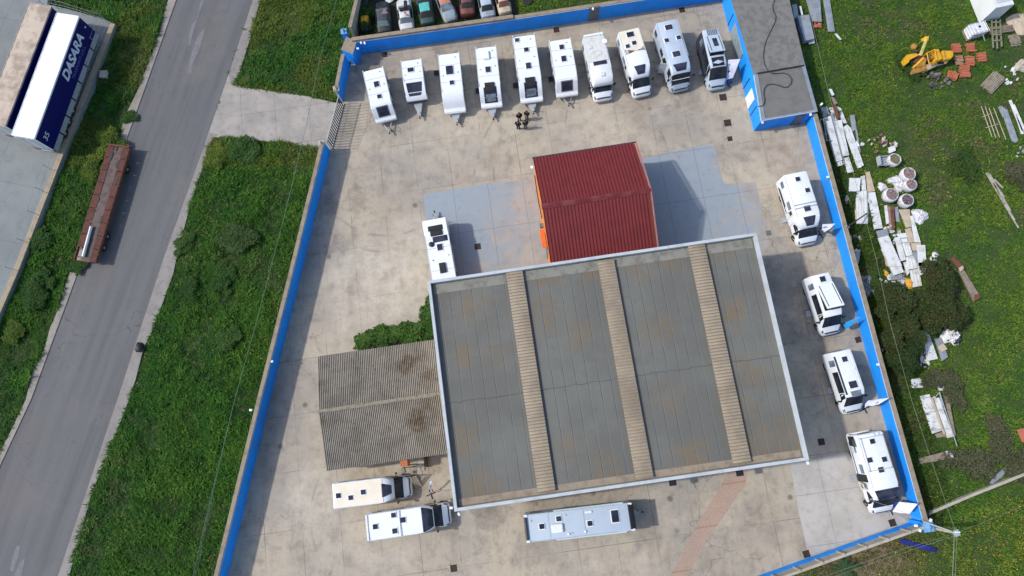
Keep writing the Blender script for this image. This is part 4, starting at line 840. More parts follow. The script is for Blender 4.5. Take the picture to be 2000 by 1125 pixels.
def van(label, rear, nose, body='white', H=2.55, hatches=(), W=2.02, group='camper vans parked along the azure wall', pop=None, side='white', trap=None, rails=False, dark_side=False, ribs=False, steer=.35):
    r, h, L = frame_from(rear, nose, H, .55); L = max(L, 5.2)
    t = empty('camper_van', r, h, label, 'camper van', group); q = W / 2
    secs = [(-.02, .42, 1.2, H - .30, q - .05, q - .03, q - .22, .12), (.06, .36, 1.2, H - .06, q - .02, q, q - .18, .14), (.5, .32, 1.2, H, q, q, q - .15, .14), (L - 1.98, .32, 1.2, H, q, q, q - .15, .14), (L - 1.55, .32, 1.15, H - .10, q, q, q - .20, .18),
            (L - .68, .30, .98, 1.28, q - .01, q - .01, q - .16, .10), (L - .34, .28, .84, 1.10, q - .05, q - .05, q - .26, .12), (L - .10, .28, .70, .80, q - .16, q - .18, q - .38, .10), (L, .30, .52, .66, q - .34, q - .36, q - .5, .05)]
    R = loft(secs); mesh_obj('body', loft_mb(R), body, t, smooth=38)
    mesh_obj('windscreen', patch(R, 4.04, 4.95, 2.85, 9.15, .014, 6, 12), 'glass', t)
    for s in (2.12, 9.12):
        mesh_obj('window', patch(R, 3.15, 4.72, s + .06, s + .66, .012, 5, 4), 'glass', t)
        mesh_obj('window', patch(R, 2.40, 3.0, s, s + .72, .012, 4, 4), 'glass', t); mesh_obj('window', patch(R, 2.06, 2.24, s, s + .72, .012, 4, 4), 'palewin', t)
    mesh_obj('rear_window', MB().box((-.03, 0, 1.65), (.04, W * .62, .55)), 'glass', t)
    if dark_side:
        for s in (1.0, 9.02): mesh_obj('side_panel', patch(R, .4, 4.2, s, s + 1.98, .006, 12, 6), 'charcoal', t)
    nose_parts(t, R, 5, 7, L, W); mirrors(t, L - 1.35, W)
    mb = MB(); mb.box((L - .12, 0, .42), (.26, W - .45, .2)); mesh_obj('bumper', mb, 'greytrim', t, bevel=.05)
    mb = MB(); mb.box((-.06, 0, .5), (.14, W - .2, .2)); mesh_obj('bumper', mb, 'greytrim', t, bevel=.03)
    for s in (-1, 1):
        mb = MB(); mb.box((-.03, s * (q - .14), 1.2), (.05, .14, .7)); mesh_obj('tail_light', mb, 'red_lamp', t, bevel=.01)
        mb = MB(); mb.box((L * .45, s * (q + .0), .38), (L * .42, .05, .1)); mesh_obj('sill', mb, 'black', t)
    for (px, sx, sy) in hatches:
        x, y = loc_px(r, h, px, H + .05); hatch(t, x, y, H + .01, sx, sy)
    if trap:
        x, y = loc_px(r, h, trap, H); mesh_obj('roof_window', MB().prism([(x - .22, -.5, H + .06), (x - .22, .46, H + .06), (x + .3, .36, H - .0), (x + .3, -.38, H - .0)], .07), 'palewin', t)
    if ribs:
        for i in range(7): mb = MB(); mb.box((L * .36, -.6 + i * .2, H + .02), (L * .56, .05, .03)); mesh_obj('roof_rib', mb, body, t)
        mb = MB(); mb.box((L * .38, -q + .16, H - .02), (L * .62, .14, .13)); mesh_obj('awning_case', mb, 'darkstripe', t, bevel=.03)
        x, y = loc_px(r, h, (1667, 719.5), H); mb = MB(); mb.lathe([(.12, 0), (.12, .06), (.06, .09)], 12, (x, y, H)); mesh_obj('vent', mb, 'white', t)
    if pop:   # raised sleeping roof, hinged at the rear
        xa, xb, wv, z0, z1 = pop; aa = math.atan2(z1 - z0, xb - xa); ll = math.hypot(xb - xa, z1 - z0)
        tp = Vector((math.cos(aa), 0, math.sin(aa))); up = Vector((-math.sin(aa), 0, math.cos(aa))); c_ = Vector(((xa + xb) / 2, 0, (z0 + z1) / 2))
        mb = MB(); mb.box(c_, (ll, wv, .12), ry=-aa); pr_ = mesh_obj('pop_up_roof', mb, body, t, bevel=.03)
        bx = [(xa + .3, z0 - .02), (xb - .12, z1 - .1), (xb + .1, H - .02), (xa + .3, H - .02)]
        mb = MB(); mb.add([(x, s * (wv / 2 - .08), z) for s in (-1, 1) for x, z in bx], [(0, 1, 2, 3), (7, 6, 5, 4), (0, 4, 5, 1), (1, 5, 6, 2), (2, 6, 7, 3), (3, 7, 4, 0)]); mesh_obj('tent_cloth', mb, 'blackcloth', t)
        for s in (-1, 1):
            mb = MB(); mb.box(c_ + up * .08 + Vector((0, s * (wv / 2 - .2), 0)), (ll * .86, .05, .04), ry=-aa); mesh_obj('roof_rail', mb, 'dsteel' , pr_)
        return t, r, h, L, W, c_, aa, up, ll
    wheels(t, (L * .20 + .0, L - .98), W, .36, steer)
    return t, r, h, L, W
zr5 = zc(1500, 320, 6.25); zr6 = zc(1550, 520, 7.5); zr7 = zc(1590, 670, 7.5); zr8 = zc(1640, 830, 5.92)
z10 = zc(1270, 20, 6.25)
t, r, h, L, W, c_, aa, up, ll = van('silver and black camper van with a raised roof beside the storehouse', z10((632, 240), (832, 205)), z10((722, 985), (912, 952)), 'silver', 2.5, group='motorhomes parked in the row by the back wall', pop=(.85, 3.0, 1.55, 2.58, 3.05), dark_side=True)
wheels(t, (L * .2, L - .98), W, .36, .1)
mb = MB(); mb.box(c_ + up * .075 + Vector((-.1, .05, -.02)), (1.05, .46, .03), ry=-aa); mesh_obj('solar_panel', mb, 'acryl', t)
mb = MB(); mb.box((.62, .05, 2.56), (.95, 1.0, .04)); mesh_obj('roof_rack', mb, 'galv', t)
for i in range(6): mb = MB(); mb.box((.62, -.38 + i * .17, 2.6), (.9, .05, .03)); mesh_obj('rack_slat', mb, 'darkstripe', t)
mesh_obj('sunroof', MB().prism([(3.3, -.62, 2.56), (3.3, .62, 2.56), (L - 1.6, .58, 2.47), (L - 1.6, -.58, 2.47)], .05), 'glass', t)
t, r, h, L, W, c_, aa, up, ll = van('white camper van with its roof raised like a wedge beside the azure flag', zr6((272, 128), (520, 85)), zr6((415, 1015), (668, 985)), 'white', 2.55, [((1606.5, 545), .5, .5)], pop=(1.0, 3.4, 1.62, 2.62, 3.3))
wheels(t, (L * .2, L - .98), W, .36, .35)
van('white camper van with a ribbed roof and dark side awning along the azure wall', zr7((265, 128), (550, 85)), zr7((432, 1042), (690, 1002)), 'white', 2.55, [((1649.5, 701.5), .45, .45), ((1666, 751), .62, .7)], trap=(1670, 768), ribs=True)
def motorhome(label, rear, nose, H=2.7, W=2.2, hatches=(), body='white', nose_win=None, group='motorhomes parked in the row by the back wall', style='semi', roofm=None, bars=(), trapwin=True, windows=True, steer=.3, cabm=None, winm='palewin', wide_front=None):
    r, h, L = frame_from(rear, nose, H, .55); q = W / 2
    t = empty('motorhome', r, h, label, 'motorhome', group)
    La = L - 2.3
    if style == 'semi':
        S_ = [(-.02, .45, 1.3, H - .12, q - .03, q, q - .06, .06), (.08, .36, 1.3, H, q, q, q - .02, .06), (La - .6, .34, 1.3, H, q, q, q - .02, .06), (La + .05, .36, 1.3, H, q, q - .0, q - .03, .08), (La + .08, 1.45, 1.9, H, q, q, q - .03, .08),
              (La + .55, 1.74, 2.05, H - .16, q - .08, q - .08, q - .14, .12), (La + .84, 1.84, 2.05, H - .42, q - .2, q - .2, q - .27, .14), (La + .95, 1.88, 2.0, H - .62, q - .32, q - .32, q - .42, .08)]
        k_win = (4.35, 5.9)
    elif style == 'alcove':
        S_ = [(-.02, .45, 1.3, H - .12, q - .03, q, q - .06, .06), (.08, .36, 1.3, H, q, q, q - .02, .06), (La - .2, .34, 1.3, H, q, q, q - .02, .06), (La - .18, 1.5, 1.9, H, q, q, q - .02, .06),
              (La + .7, 1.7, 2.1, H - .02, q, q, q - .03, .1), (La + 1.12, 1.78, 2.05, H - .18, q - .02, q - .02, q - .08, .14), (La + 1.3, 1.86, 2.0, H - .45, q - .08, q - .08, q - .16, .1)]
        k_win = None
    elif style == 'aclass':
        S_ = [(-.02, .45, 1.3, H - .25, q - .03, q, q - .08, .1), (.10, .36, 1.3, H - .05, q, q, q - .06, .1), (.5, .34, 1.3, H, q, q, q - .05, .1), (L - 1.9, .34, 1.3, H, q, q, q - .05, .1), (L - 1.25, .34, 1.25, H - .08, q, q, q - .08, .16),
              (L - .92, .34, 1.2, H - .32, q - .02, q - .01, q - .14, .22), (L - .34, .32, 1.0, 1.30, q - .06, q - .05, q - .24, .14), (L - .12, .30, .78, .98, q - .14, q - .14, q - .34, .12), (L, .30, .52, .66, q - .3, q - .3, q - .5, .05)]
        k_win = None
    R = loft(S_); bm = mesh_obj('body', loft_mb(R), body, t, smooth=38)
    if style == 'aclass':
        mesh_obj('windscreen', patch(R, 5.0, 5.95, 2.5, 9.5, .016, 6, 12), 'glass', t)
        for s in (2.1, 9.1): mesh_obj('window', patch(R, 3.2, 4.7, s, s + .75, .012, 5, 4), 'glass', t)
        mb = MB(); mb.tube([(L - .62, -.9, 1.86), (L - .58, 0, 1.9), (L - .62, .9, 1.86)], .03, 5); mesh_obj('blind_bar', mb, 'white', t)
        nose_parts(t, R, 6, 7.9, L, W); mesh_obj('nose_window', patch(R, 0, 1, 5.42, 6.58, .03, 8, 8, -.35, (L - 1.85, L - 1.12)), 'acryl', t)
        mirrors(t, L - .75, W, 1.9)
    else:
        cw = min(2.08, W - .1); zt = 1.98 if style == 'semi' else 1.78; xr = L - 1.56 if style == 'semi' else L - 1.35
        RC = cab_rings(L, cw, xr, zt, x0=La - .05, hood=1.22); cb = mesh_obj('cab', loft_mb(RC), cabm or body, t, smooth=38)
        mesh_obj('windscreen', patch(RC, 1.9, 2.96, 2.8, 9.2, .016, 8, 12), 'glass', cb)
        for s in (2.1, 9.15): mesh_obj('window', patch(RC, .3, 2.4, s + .05, s + .72, .012, 5, 4), 'glass', cb)
        nose_parts(cb, RC, 3, 5, L, cw); mirrors(t, L - 1.25, cw)
        mb = MB(); mb.box((L - .12, 0, .42), (.26, cw - .5, .2)); mesh_obj('bumper', mb, 'black' if style == 'alcove' else 'greytrim', cb, bevel=.05)
        if k_win and nose_win:
            if nose_win == 'big': mesh_obj('nose_window', patch(R, 0, 1, 4.75, 7.25, .03, 8, 10, -.16, (La + .02, La + .9)), 'acryl', t)
            else:
                x, y = loc_px(r, h, nose_win, H - .1); x = min(x, La + .4); mesh_obj('nose_window', patch(R, 0, 1, 5.52, 6.48, .035, 8, 8, -.25, (x - .42, x + .38)), 'acryl', t)
    for (px, sx, sy) in hatches:
        x, y = loc_px(r, h, px, H + .05); hatch(t, x, y, H + .01, sx, sy)
    if roofm:
        mb = MB(); xe = roofm[1] * L; mb.box((xe / 2 + .08, 0, H + .036), (xe - .1, W - .2, .022)); mesh_obj('roof_skin', mb, roofm[0], t)
    for fx in bars:
        mb = MB(); mb.tube([(fx * L, -q + .08, H + .1), (fx * L, q - .08, H + .1)], .035, 6)
        for s in (-1, 1): mb.box((fx * L, s * (q - .1), H + .05), (.12, .05, .1))
        mesh_obj('roof_bar', mb, 'galv', t)
    if windows:
        side_windows(t, L, W, [(.35, 1.0, 1.4, 2.0, -1), (L * .36, L * .36 + .8, 1.4, 2.0, -1), (.35, 1.1, 1.4, 2.0, 1), (L * .30, L * .30 + 1.0, 1.4, 2.0, 1)], winm)
        door_plate(t, L * .53, W, -1)
    mb = MB(); mb.box((-.05, 0, .55), (.14, W - .2, .26)); mesh_obj('bumper', mb, body, t, bevel=.04)
    mb = MB(); mb.box((-.03, 0, 1.8), (.05, W * .5, .5)); mesh_obj('rear_window', mb, 'glass', t, bevel=.01)
    for s in (-1, 1):
        mb = MB(); mb.box((-.05, s * (q - .2), .95), (.05, .16, .4)); mesh_obj('tail_light', mb, 'red_lamp', t, bevel=.01)
        mb = MB(); mb.tube([(.1, s * (q - .02), H), (La - .2, s * (q - .02), H + .005)], .026, 5); mesh_obj('awning_rail', mb, 'fascia', t)
        mb = MB(); mb.box((L * .33, s * (q + .006), .72), (L * .5, .012, .16)); mesh_obj('side_stripe', mb, 'darkstripe', t)
    wheels(t, (L * .24, L - .98), W - .06, .35, steer)
    return t, r, h, L, W
z3 = zc(1120, 40, 6.618)
t, r, h, L, W = motorhome('old white alcove motorhome with a weathered roof and a dark solar strip', z3((108, 205), (402, 165)), z3((285, 1050), (497, 1032)), 2.65, 2.2, (), 'white2', style='alcove', cabm='white', roofm=('oldwhite', .47))
mb = MB(); x, y = loc_px(r, h, (1172, 122.5), 2.7); mb.box((x, y, 2.70), (.42, 1.35, .05)); mesh_obj('solar_panel', mb, 'acryl', t)
for px in ((1152.5, 92.5), (1171, 104), (1178, 145)):
    x, y = loc_px(r, h, px, 2.7); mb = MB(); mb.box((x, y, 2.71), (.4, .38, .1)); mesh_obj('roof_hatch', mb, 'oldwhite', t, bevel=.02)
x, y = loc_px(r, h, (1180, 82), 2.7); mb = MB(); mb.lathe([(.06, 0), (.28, .16)], 14, (x, y, 2.72)); mb.tube([(x, y, 2.65), (x + .15, y - .25, 2.72)], .04, 5); mesh_obj('antenna', mb, 'white', t)
mb = MB(); mb.box((.05, 0, 2.72), (.2, W - .2, .16)); mb.tube([(-.05, .55, .8), (-.05, .55, 2.85), (.3, .55, 2.85)], .03, 5); mb.tube([(-.05, .9, .8), (-.05, .9, 2.85), (.3, .9, 2.85)], .03, 5); mesh_obj('ladder', mb, 'white', t)
mb = MB(); mb.box((L * .47, 0, 2.665), (.05, W - .2, .03)); mesh_obj('roof_seam', mb, 'greypl', t)
t, r, h, L, W = motorhome('white motorhome with a cream rear roof and a brown dirt band across it', z3((577, 145), (845, 90)), z3((800, 1005), (987, 960)), 2.65, 2.2, [((1231, 67.5), .55, .72), ((1238.5, 84), .42, .42), ((1226, 90.5), .4, .4)], 'white', (1250, 136))
mb = MB(); mb.box((L * .195, 0, 2.686), (L * .37, W - .14, .022)); mesh_obj('roof_skin', mb, 'cream', t)
mb = MB(); mb.prism([(L * .33, -W / 2 + .1, 2.702), (L * .42, -W / 2 + .1, 2.702), (L * .385, 0, 2.702), (L * .39, W / 2 - .4, 2.702), (L * .40, W / 2 - .1, 2.702), (L * .33, W / 2 - .1, 2.702), (L * .37, W / 2 - .5, 2.702), (L * .378, 0, 2.702)], .01); mesh_obj('dirt_band', mb, mat('brown_dirt', (.10, .075, .06), .8, col2=(.5, .47, .42), amt=.9, scale=2.5, lo=.45, hi=.6), t)
t, r, h, L, W = motorhome('silver grey bus shaped motorhome with its side door open', z10((72, 150), (322, 88)), z10((245, 1005), (482, 960)), 2.75, 2.2, [((1306, 53.5), .55, .72), ((1302, 79), .42, .42), ((1325.5, 73.5), .42, .42), ((1321, 105.5), .6, .75)], 'silver', style='aclass', winm='glass')
mb = MB(); mb.box((L * .64, -W / 2 - .3, 1.35), (.06, .62, 1.8), rz=-.35); dd = mesh_obj('open_door', mb, 'oldwhite', t, bevel=.02); mb = MB(); mb.box((L * .64 - .36, -W / 2 - .01, 1.3), (.62, .04, 1.8)); mesh_obj('doorway', mb, 'black', t)
G2 = 'motorhomes parked along the azure wall'
t, r, h, L, W = motorhome('white motorhome with two roof bars, topmost along the azure wall', zr5((200, 135), (460, 82)), zr5((372, 1035), (590, 955)), 2.65, 2.2, [((1558, 350), .42, .42), ((1577, 371.5), .42, .42), ((1576.5, 407), .55, .6)], 'white', (1588, 451), G2, bars=(.47, .52))
mb = MB(); q = W / 2; mb.prism([(.75, -q - .012, 1.0), (.95, -q - .012, 1.0), (2.7, -q - .012, 1.0), (2.5, -q - .012, 1.0)], .25); mesh_obj('grey_decal', mb, 'greytrim', t)
t, r, h, L, W = motorhome('white motorhome with railed roof, open door and open locker, lowest along the azure wall', zr8((205, 115), (492, 78)), zr8((372, 1035), (600, 1000)), 2.7, 2.25, [((1703.5, 862), .42, .42), ((1698.5, 898.5), .42, .42), ((1727, 897), .42, .42), ((1720.5, 917.5), .45, .45)], 'white', 'big', G2)
q = W / 2
mb = MB()
for s in (-1, 1): mb.tube([(.3, s * (q - .14), 2.84), (L * .44, s * (q - .14), 2.84)], .025, 5)
mb.tube([(.3, -q + .14, 2.84), (.3, q - .14, 2.84)], .025, 5); mb.tube([(L * .44, -q + .14, 2.84), (L * .44, q - .14, 2.84)], .025, 5)
for x in (.3, L * .44):
    for s in (-1, 1): mb.box((x, s * (q - .14), 2.77), (.12, .08, .14))
mesh_obj('roof_rail', mb, 'galv', t)
mb = MB(); mb.box((.5, -q - .012, 1.35), (.85, .03, 1.1)); mesh_obj('locker_opening', mb, 'black', t)
mb = MB(); mb.box((1.2, -q - .22, 1.5), (.62, .05, .95), rx=.2); mesh_obj('locker_lid', mb, 'white2', t, bevel=.015)
mb = MB(); mb.box((L * .53, -q - .02, 1.35), (.66, .03, 1.75)); mesh_obj('doorway', mb, 'black', t)
mb = MB(); mb.box((L * .53 + .62, -q - .32, 1.45), (.62, .05, 1.7), rz=.12, rx=.22); dd = mesh_obj('open_door', mb, 'cream', t, bevel=.015); mb = MB(); mb.box((L * .53 + .62, -q - .44, 1.75), (.34, .05, .36), rz=.12, rx=.22); mesh_obj('pane', mb, 'greytrim', dd)
mb = MB(); mb.tube([(-.06, .3, .7), (-.06, .3, 2.8), (.3, .3, 2.84)], .02, 5); mb.tube([(-.06, .7, .7), (-.06, .7, 2.8), (.3, .7, 2.84)], .02, 5); mesh_obj('ladder', mb, 'galv', t)
zbl = zc(550, 840, 3.948); G3 = 'motorhomes parked below the corrugated shed'
t, r, h, L, W = motorhome('white motorhome with a cream tinted roof nearest the corrugated shed', zbl((388, 412), (402, 612)), zbl((1000, 372), (1012, 482)), 2.7, 2.2, [((661, 968), .42, .42), ((685, 972), .4, .4), ((709.5, 961), .42, .42)], 'white', (758, 954.5), G3, roofm=('cream', .66))
t, r, h, L, W = motorhome('white motorhome with a big black nose window below the cream roofed one', zbl((645, 655), (677, 857)), zbl((1300, 590), (1310, 690)), 2.7, 2.25, [((733, 1028.5), .42, .42), ((768.5, 1006), .4, .4), ((771, 1037), .42, .42), ((786.5, 1015.5), .48, .45)], 'white', 'big', G3, bars=(.41,))
mb = MB(); mb.box((.02, 0, 2.74), (.2, W - .1, .12)); mesh_obj('rear_spoiler', mb, 'white2', t, bevel=.03)
for px, lab in (((1289, 130), 'grey step below the open door of the bus shaped motorhome'), ((1371, 140), 'grey step beside the silver and black camper van'), ((1534, 429), 'grey step beside the topmost motorhome on the azure wall'), ((1583, 612), 'grey step beside the camper van with the raised wedge roof'), ((1626, 762), 'grey step beside the camper van with the ribbed roof'), ((1670, 934), 'white step below the open door of the lowest motorhome')):
    step_box(px, lab, .55, 'galv', .22, rz=R_(100))
# ------------------------------------------------------------ left side: trailers
def text_mesh(name, body, size, m, parent, M, ext=.008, shear=0., bold=0.):
    cu = bpy.data.curves.new(name, 'FONT'); cu.body = body; cu.size = size; cu.align_x = 'CENTER'; cu.align_y = 'CENTER'; cu.extrude = ext; cu.shear = shear; cu.offset = bold
    tmp = bpy.data.objects.new(name, cu); C.objects.link(tmp); dg = bpy.context.evaluated_depsgraph_get(); dg.update()
    me = bpy.data.meshes.new_from_object(tmp.evaluated_get(dg)); bpy.data.objects.remove(tmp); bpy.data.curves.remove(cu)
    me.transform(M); me.materials.append(MT[m] if isinstance(m, str) else m); o = bpy.data.objects.new(name, me); C.objects.link(o); o.parent = parent; return o
YZ = .6
def curtain_trailer(label, rear, front, width, tarp, side, text=False):
    """box trailer; rear and front = roof ends (right edge) in the survey at roof height"""
    zt = YZ + 3.9; a, b = P(*rear, zt), P(*front, zt); h = math.atan2((b - a).y, (b - a).x); L = (b - a).length; W = width
    n = Vector((math.sin(h), -math.cos(h), 0)); c = a - n * W / 2; t = empty('curtain_trailer', (c.x, c.y, YZ), h, label, 'truck trailer', 'box trailers on the raised yard'); z1 = 3.9
    mb = MB(); mb.box((L / 2, 0, 2.45), (L - .06, W - .06, 2.7)); mesh_obj('curtain', mb, side, t, bevel=.02)
    mb = MB(); nr = 26; vs = []; fs = []
    for i in range(nr + 1):
        for k in range(9): vs.append((L * i / nr, -W / 2 + W * k / 8, z1 - .06 + .035 * math.sin(math.pi * k / 8) + (.02 if i % 2 else 0)))
    for i in range(nr):
        for k in range(8): q = i * 9 + k; fs.append((q, q + 9, q + 10, q + 1))
    mb.add(vs, fs); mb.box((L / 2, 0, z1 - .12), (L, W, .12)); mesh_obj('roof', mb, tarp, t)
    mb = MB(); mb.box((L / 2, W / 2 - .02, z1 - .08), (L, .07, .14)); mb.box((L / 2, -W / 2 + .02, z1 - .08), (L, .07, .14)); mb.box((.03, 0, z1 - .08), (.08, W, .14)); mb.box((L - .03, 0, z1 - .08), (.08, W, .14)); mesh_obj('roof_rail', mb, tarp, t, bevel=.02)
    mb = MB(); mb.box((L / 2, 0, 1.0), (L, W - .04, .2)); mb.box((L * .5, .5, .8), (L - .4, .14, .3)); mb.box((L * .5, -.5, .8), (L - .4, .14, .3)); mesh_obj('chassis', mb, 'dsteel', t)
    for s in (-1, 1):
        mb = MB(); mb.box((.02, s * W / 4, 2.4), (.06, W / 2 - .06, 2.6)); d_ = mesh_obj('rear_door', mb, 'white2', t, bevel=.015)
        mb = MB(); mb.tube([(-.03, s * W / 4 - .2, 1.2), (-.03, s * W / 4 - .2, 3.6)], .025, 5); mb.tube([(-.03, s * W / 4 + .25, 1.2), (-.03, s * W / 4 + .25, 3.6)], .025, 5); mesh_obj('handle', mb, 'galv', d_)
    for i in range(7):
        for s in (-1, 1):
            x = L * (i + .5) / 7; mb = MB(); mb.box((x, s * (W / 2 - .01), .92), (L / 7 - .18, .05, .62)); mesh_obj('side_panel', mb, 'galv', t, bevel=.01)
    mb = MB(); mb.box((.05, 0, .55), (.1, W - .2, .14)); mesh_obj('rear_bumper', mb, 'galv', t)
    for s in (-1, 1): mb = MB(); mb.box((-.02, s * (W / 2 - .25), .82), (.06, .36, .14)); mesh_obj('tail_light', mb, 'red_lamp', t)
    wheels(t, (2.2, 3.5, 4.8), W, .5)
    mb = MB()
    for s in (-1, 1): mb.box((L - 2.6, s * .6, .55), (.14, .14, .9)); mb.box((L - 2.6, s * .6, .06), (.3, .3, .05))
    mesh_obj('landing_leg', mb, 'dsteel', t)
    if text:
        def onside(u, z): return Matrix.Translation((u, -W / 2 - .006 + .0, z)) @ Matrix.Rotation(math.pi / 2, 4, 'X')
        text_mesh('lettering', 'DASARA', 1.36, 'lettering', t, onside(L * .70, 2.82), .012, .25, .045); text_mesh('lettering', 'TRASPORTI S.R.L.', .52, 'lettering2', t, onside(L * .70, 1.92), .012, .1)
        text_mesh('lettering', '35', .85, 'lettering', t, onside(.85, 2.6), .012, .15)
        mb = MB(); mb.box((L - .5, -W / 2 - .012, 2.7), (.16, .02, .16)); mesh_obj('badge', mb, 'lettering', t)
    return t
curtain_trailer('blue box trailer with a clean white roof and big lettering on its side', (66.5, 271), (154, 31), 2.5, 'whitetarp', 'navy', True)
curtain_trailer('blue box trailer with a dirty brownish grey roof, left of the white roofed one', (10, 246), (100, 12), 2.5, 'dirtytarp', 'navy')
# rusty flatbed at the road side
zf = zc(0, 250, 4); dz = 1.15
a, b, c_, d_ = (P(*q, dz) for q in zf((575, 1020), (740, 1065), (1020, 152), (842, 125)))
rear = (a + b) / 2; fr = (c_ + d_) / 2; h = math.atan2((fr - rear).y, (fr - rear).x); L = (fr - rear).length; W = 2.35
t = empty('flatbed_trailer', (rear.x, rear.y, 0), h, 'rusty brown flatbed trailer with missing deck plates parked by the verge', 'trailer')
mb = MB()
for s in (-1, 1):
    for i in range(9):
        x0 = L * i / 9 + .04; x1 = L * (i + 1) / 9 - .02
        if (s > 0 and i in (0,)) : continue
        mb.box(((x0 + x1) / 2, s * (W / 2 - .36), dz - .03), (x1 - x0, .66, .06))
mesh_obj('side_deck', mb, 'rustlt', t)
mb = MB(); mb.box((L * .5, 0, dz - .075), (L, .92, .06)); mesh_obj('middle_deck', mb, mat('grey_rusty_plate', (.13, .095, .085), .85, col2=(.07, .045, .04), amt=.9, scale=2, fine=.4, bump=.3), t)
mb = MB()
for i in range(15): mb.box((L * (i + .5) / 15, 0, dz - .16), (.09, W - .1, .12))
for s in (-1, 1): mb.box((L / 2, s * .46, dz - .4), (L, .12, .5)); mb.box((L / 2, s * (W / 2 - .04), dz - .18), (L - .1, .08, .34))
mesh_obj('frame', mb, 'rust', t)
mb = MB(); mb.box((L - .05, 0, dz + .06), (.12, W, .24)); mesh_obj('headboard', mb, 'rust', t)
mb = MB()
for x, s, w_ in ((L * .90, .5, .9), (L * .84, -.42, .8), (L * .25, -.46, 1.0), (L * .36, -.4, .7), (L * .09, -.46, 1.3), (L * .67, -.75, .55), (L * .72, -.78, .5), (L * .97, .2, .5), (L * .52, .5, .4)): mb.box((x, s, dz + .008), (w_, .22, .02))
mesh_obj('deck_gap', mb, 'black', t)
for i in range(22): mb = MB(); mb.box((L * (i + .5) / 22, -W / 2 - .035, dz - .14), (.1, .06, .2)); mesh_obj('lashing_hook', mb, 'rust', t)
wheels(t, (1.8, 3.0, L - 2.2), W - .1, .42)
mb = MB()
for s in (-1, 1): mb.box((L - 3.4, s * .6, .4), (.14, .14, .8))
mesh_obj('landing_leg', mb, 'rust', t)
p0, p1 = P(*zf((650, 1005))[0], 1.28), P(*zf((714, 770))[0], 1.28)
mb = MB(); mb.tube([p0, p1], .16, 10); o = mesh_obj('steel_tube', mb, mat('shiny_tube', (.62, .66, .66), .25, metal=.6, scale=.8), recentre=True, smooth=40); tag(o, 'shiny white metal tube lying on the rusty flatbed trailer', 'tube')
# small things by the road
mb = MB(); mb.lathe([(.1, 0), (.42, .03), (.5, .2), (.34, .42), (.05, .5)], 9, jit=.3); p = P(275, 679); o = mesh_obj('rubbish_bag', mb, 'black', loc=p); tag(o, 'crumpled black rubbish bag on the kerb beside the grass verge', 'rubbish bag')
mb = MB(); mb.box((0, 0, .4), (.7, .7, .8)); mb.box((0, 0, .82), (.8, .8, .05)); o = mesh_obj('manhole_box', mb, 'block', loc=P(211, 152)); tag(o, 'small open concrete box in the weeds below the blue box trailer', 'manhole')

# ------------------------------------------------------------ scrap cars behind the back wall
def scrap_car(label, nose, tail_dir, col, roofcol=None, L=3.9, W=1.62, glass='palewin', hatch_=True, hood=None, wheels_=True, flip=True):
    """nose = pixel of the end nearest the wall, tail_dir = pixel further up"""
    a, b = P(*nose, .6), P(*tail_dir, .6); h = math.atan2((a - b).y, (a - b).x); u = Vector((math.cos(h), math.sin(h), 0)); o = Vector((a.x, a.y, 0)) - (Vector() if flip else u * L); h = h + math.pi if flip else h
    t = empty('scrap_car', o, h, label, 'scrap car', 'scrap cars in the weeds behind the back wall'); q = W / 2
    S_ = [(0, .3, .6, .78, q - .2, q - .2, q - .32, .08), (.1, .25, .65, .92, q - .08, q - .06, q - .16, .1), (.55, .2, .75, 1.02, q - .02, q, q - .14, .1), (1.15, .2, .82, 1.40, q, q, q - .26, .12), (2.2, .2, .82, 1.42, q, q, q - .24, .12), (2.85, .2, .78, .98, q, q, q - .14, .1), (3.6, .22, .68, .86, q - .04, q - .04, q - .2, .1), (L - .02, .28, .55, .68, q - .18, q - .2, q - .34, .06)]
    R = loft(S_); mesh_obj('body', loft_mb(R), col, t, smooth=38)
    mesh_obj('windscreen', patch(R, 4.08, 4.94, 3.2, 8.8, .012), glass, t); mesh_obj('rear_window', patch(R, 2.1, 2.92, 3.2, 8.8, .012), glass, t)
    for s in (2.12, 9.1): mesh_obj('window', patch(R, 2.95, 4.4, s, s + .78, .01), 'glass', t)
    if roofcol: mesh_obj('roof_panel', patch(R, 3.02, 3.98, 3.6, 8.4, .012), roofcol, t)
    if hood: mesh_obj('bonnet', patch(R, 5.05, 6.8, 3.4, 8.6, .012), hood, t)
    if wheels_: wheels(t, (.75, 3.15), W, .29)
    return t, R, L
def pm_(n, c, c2, s=2.5, r=.5): return mat(n, c, r, col2=c2, amt=.9, scale=s, fine=.25)
t, R, L = scrap_car('black scrap car with a pale triangle on its roof', (752, 66), (746, 10), pm_('black_scrap', (.02, .024, .03), (.045, .05, .055)), pm_('sooty', (.06, .075, .09), (.03, .03, .035)), glass=pm_('dusty_glass', (.11, .16, .17), (.06, .08, .09)))
z1c = zc(690, 0, 11.76)
mb = MB(); tri = [P(*q, 1.47) for q in z1c((630, 330), (800, 300), (700, 185))]; i_ = t.matrix_basis.inverted()
mb.prism([i_ @ p for p in tri], .012); mesh_obj('triangle_mark', mb, pm_('dull_pink', (.28, .17, .16), (.16, .1, .1)), t)
t, R, L = scrap_car('white scrap estate car with black rags on its roof', (796, 60), (789, 8), pm_('white_scrap', (.56, .58, .58), (.42, .42, .40), 2, .4), glass='palewin')
mb = MB(); mb.box((0, 0, .08), (.42, 1.35, .16), rz=R_(100)); mb.box((.0, .45, .12), (.36, 1.0, .2), rz=R_(5)); o = mesh_obj('rag_heap', mb, 'black', loc=P(*z1c((1200, 210))[0], 1.44), bevel=.06); tag(o, 'black rags heaped on the roof of the white scrap car', 'rags')
mb = MB()
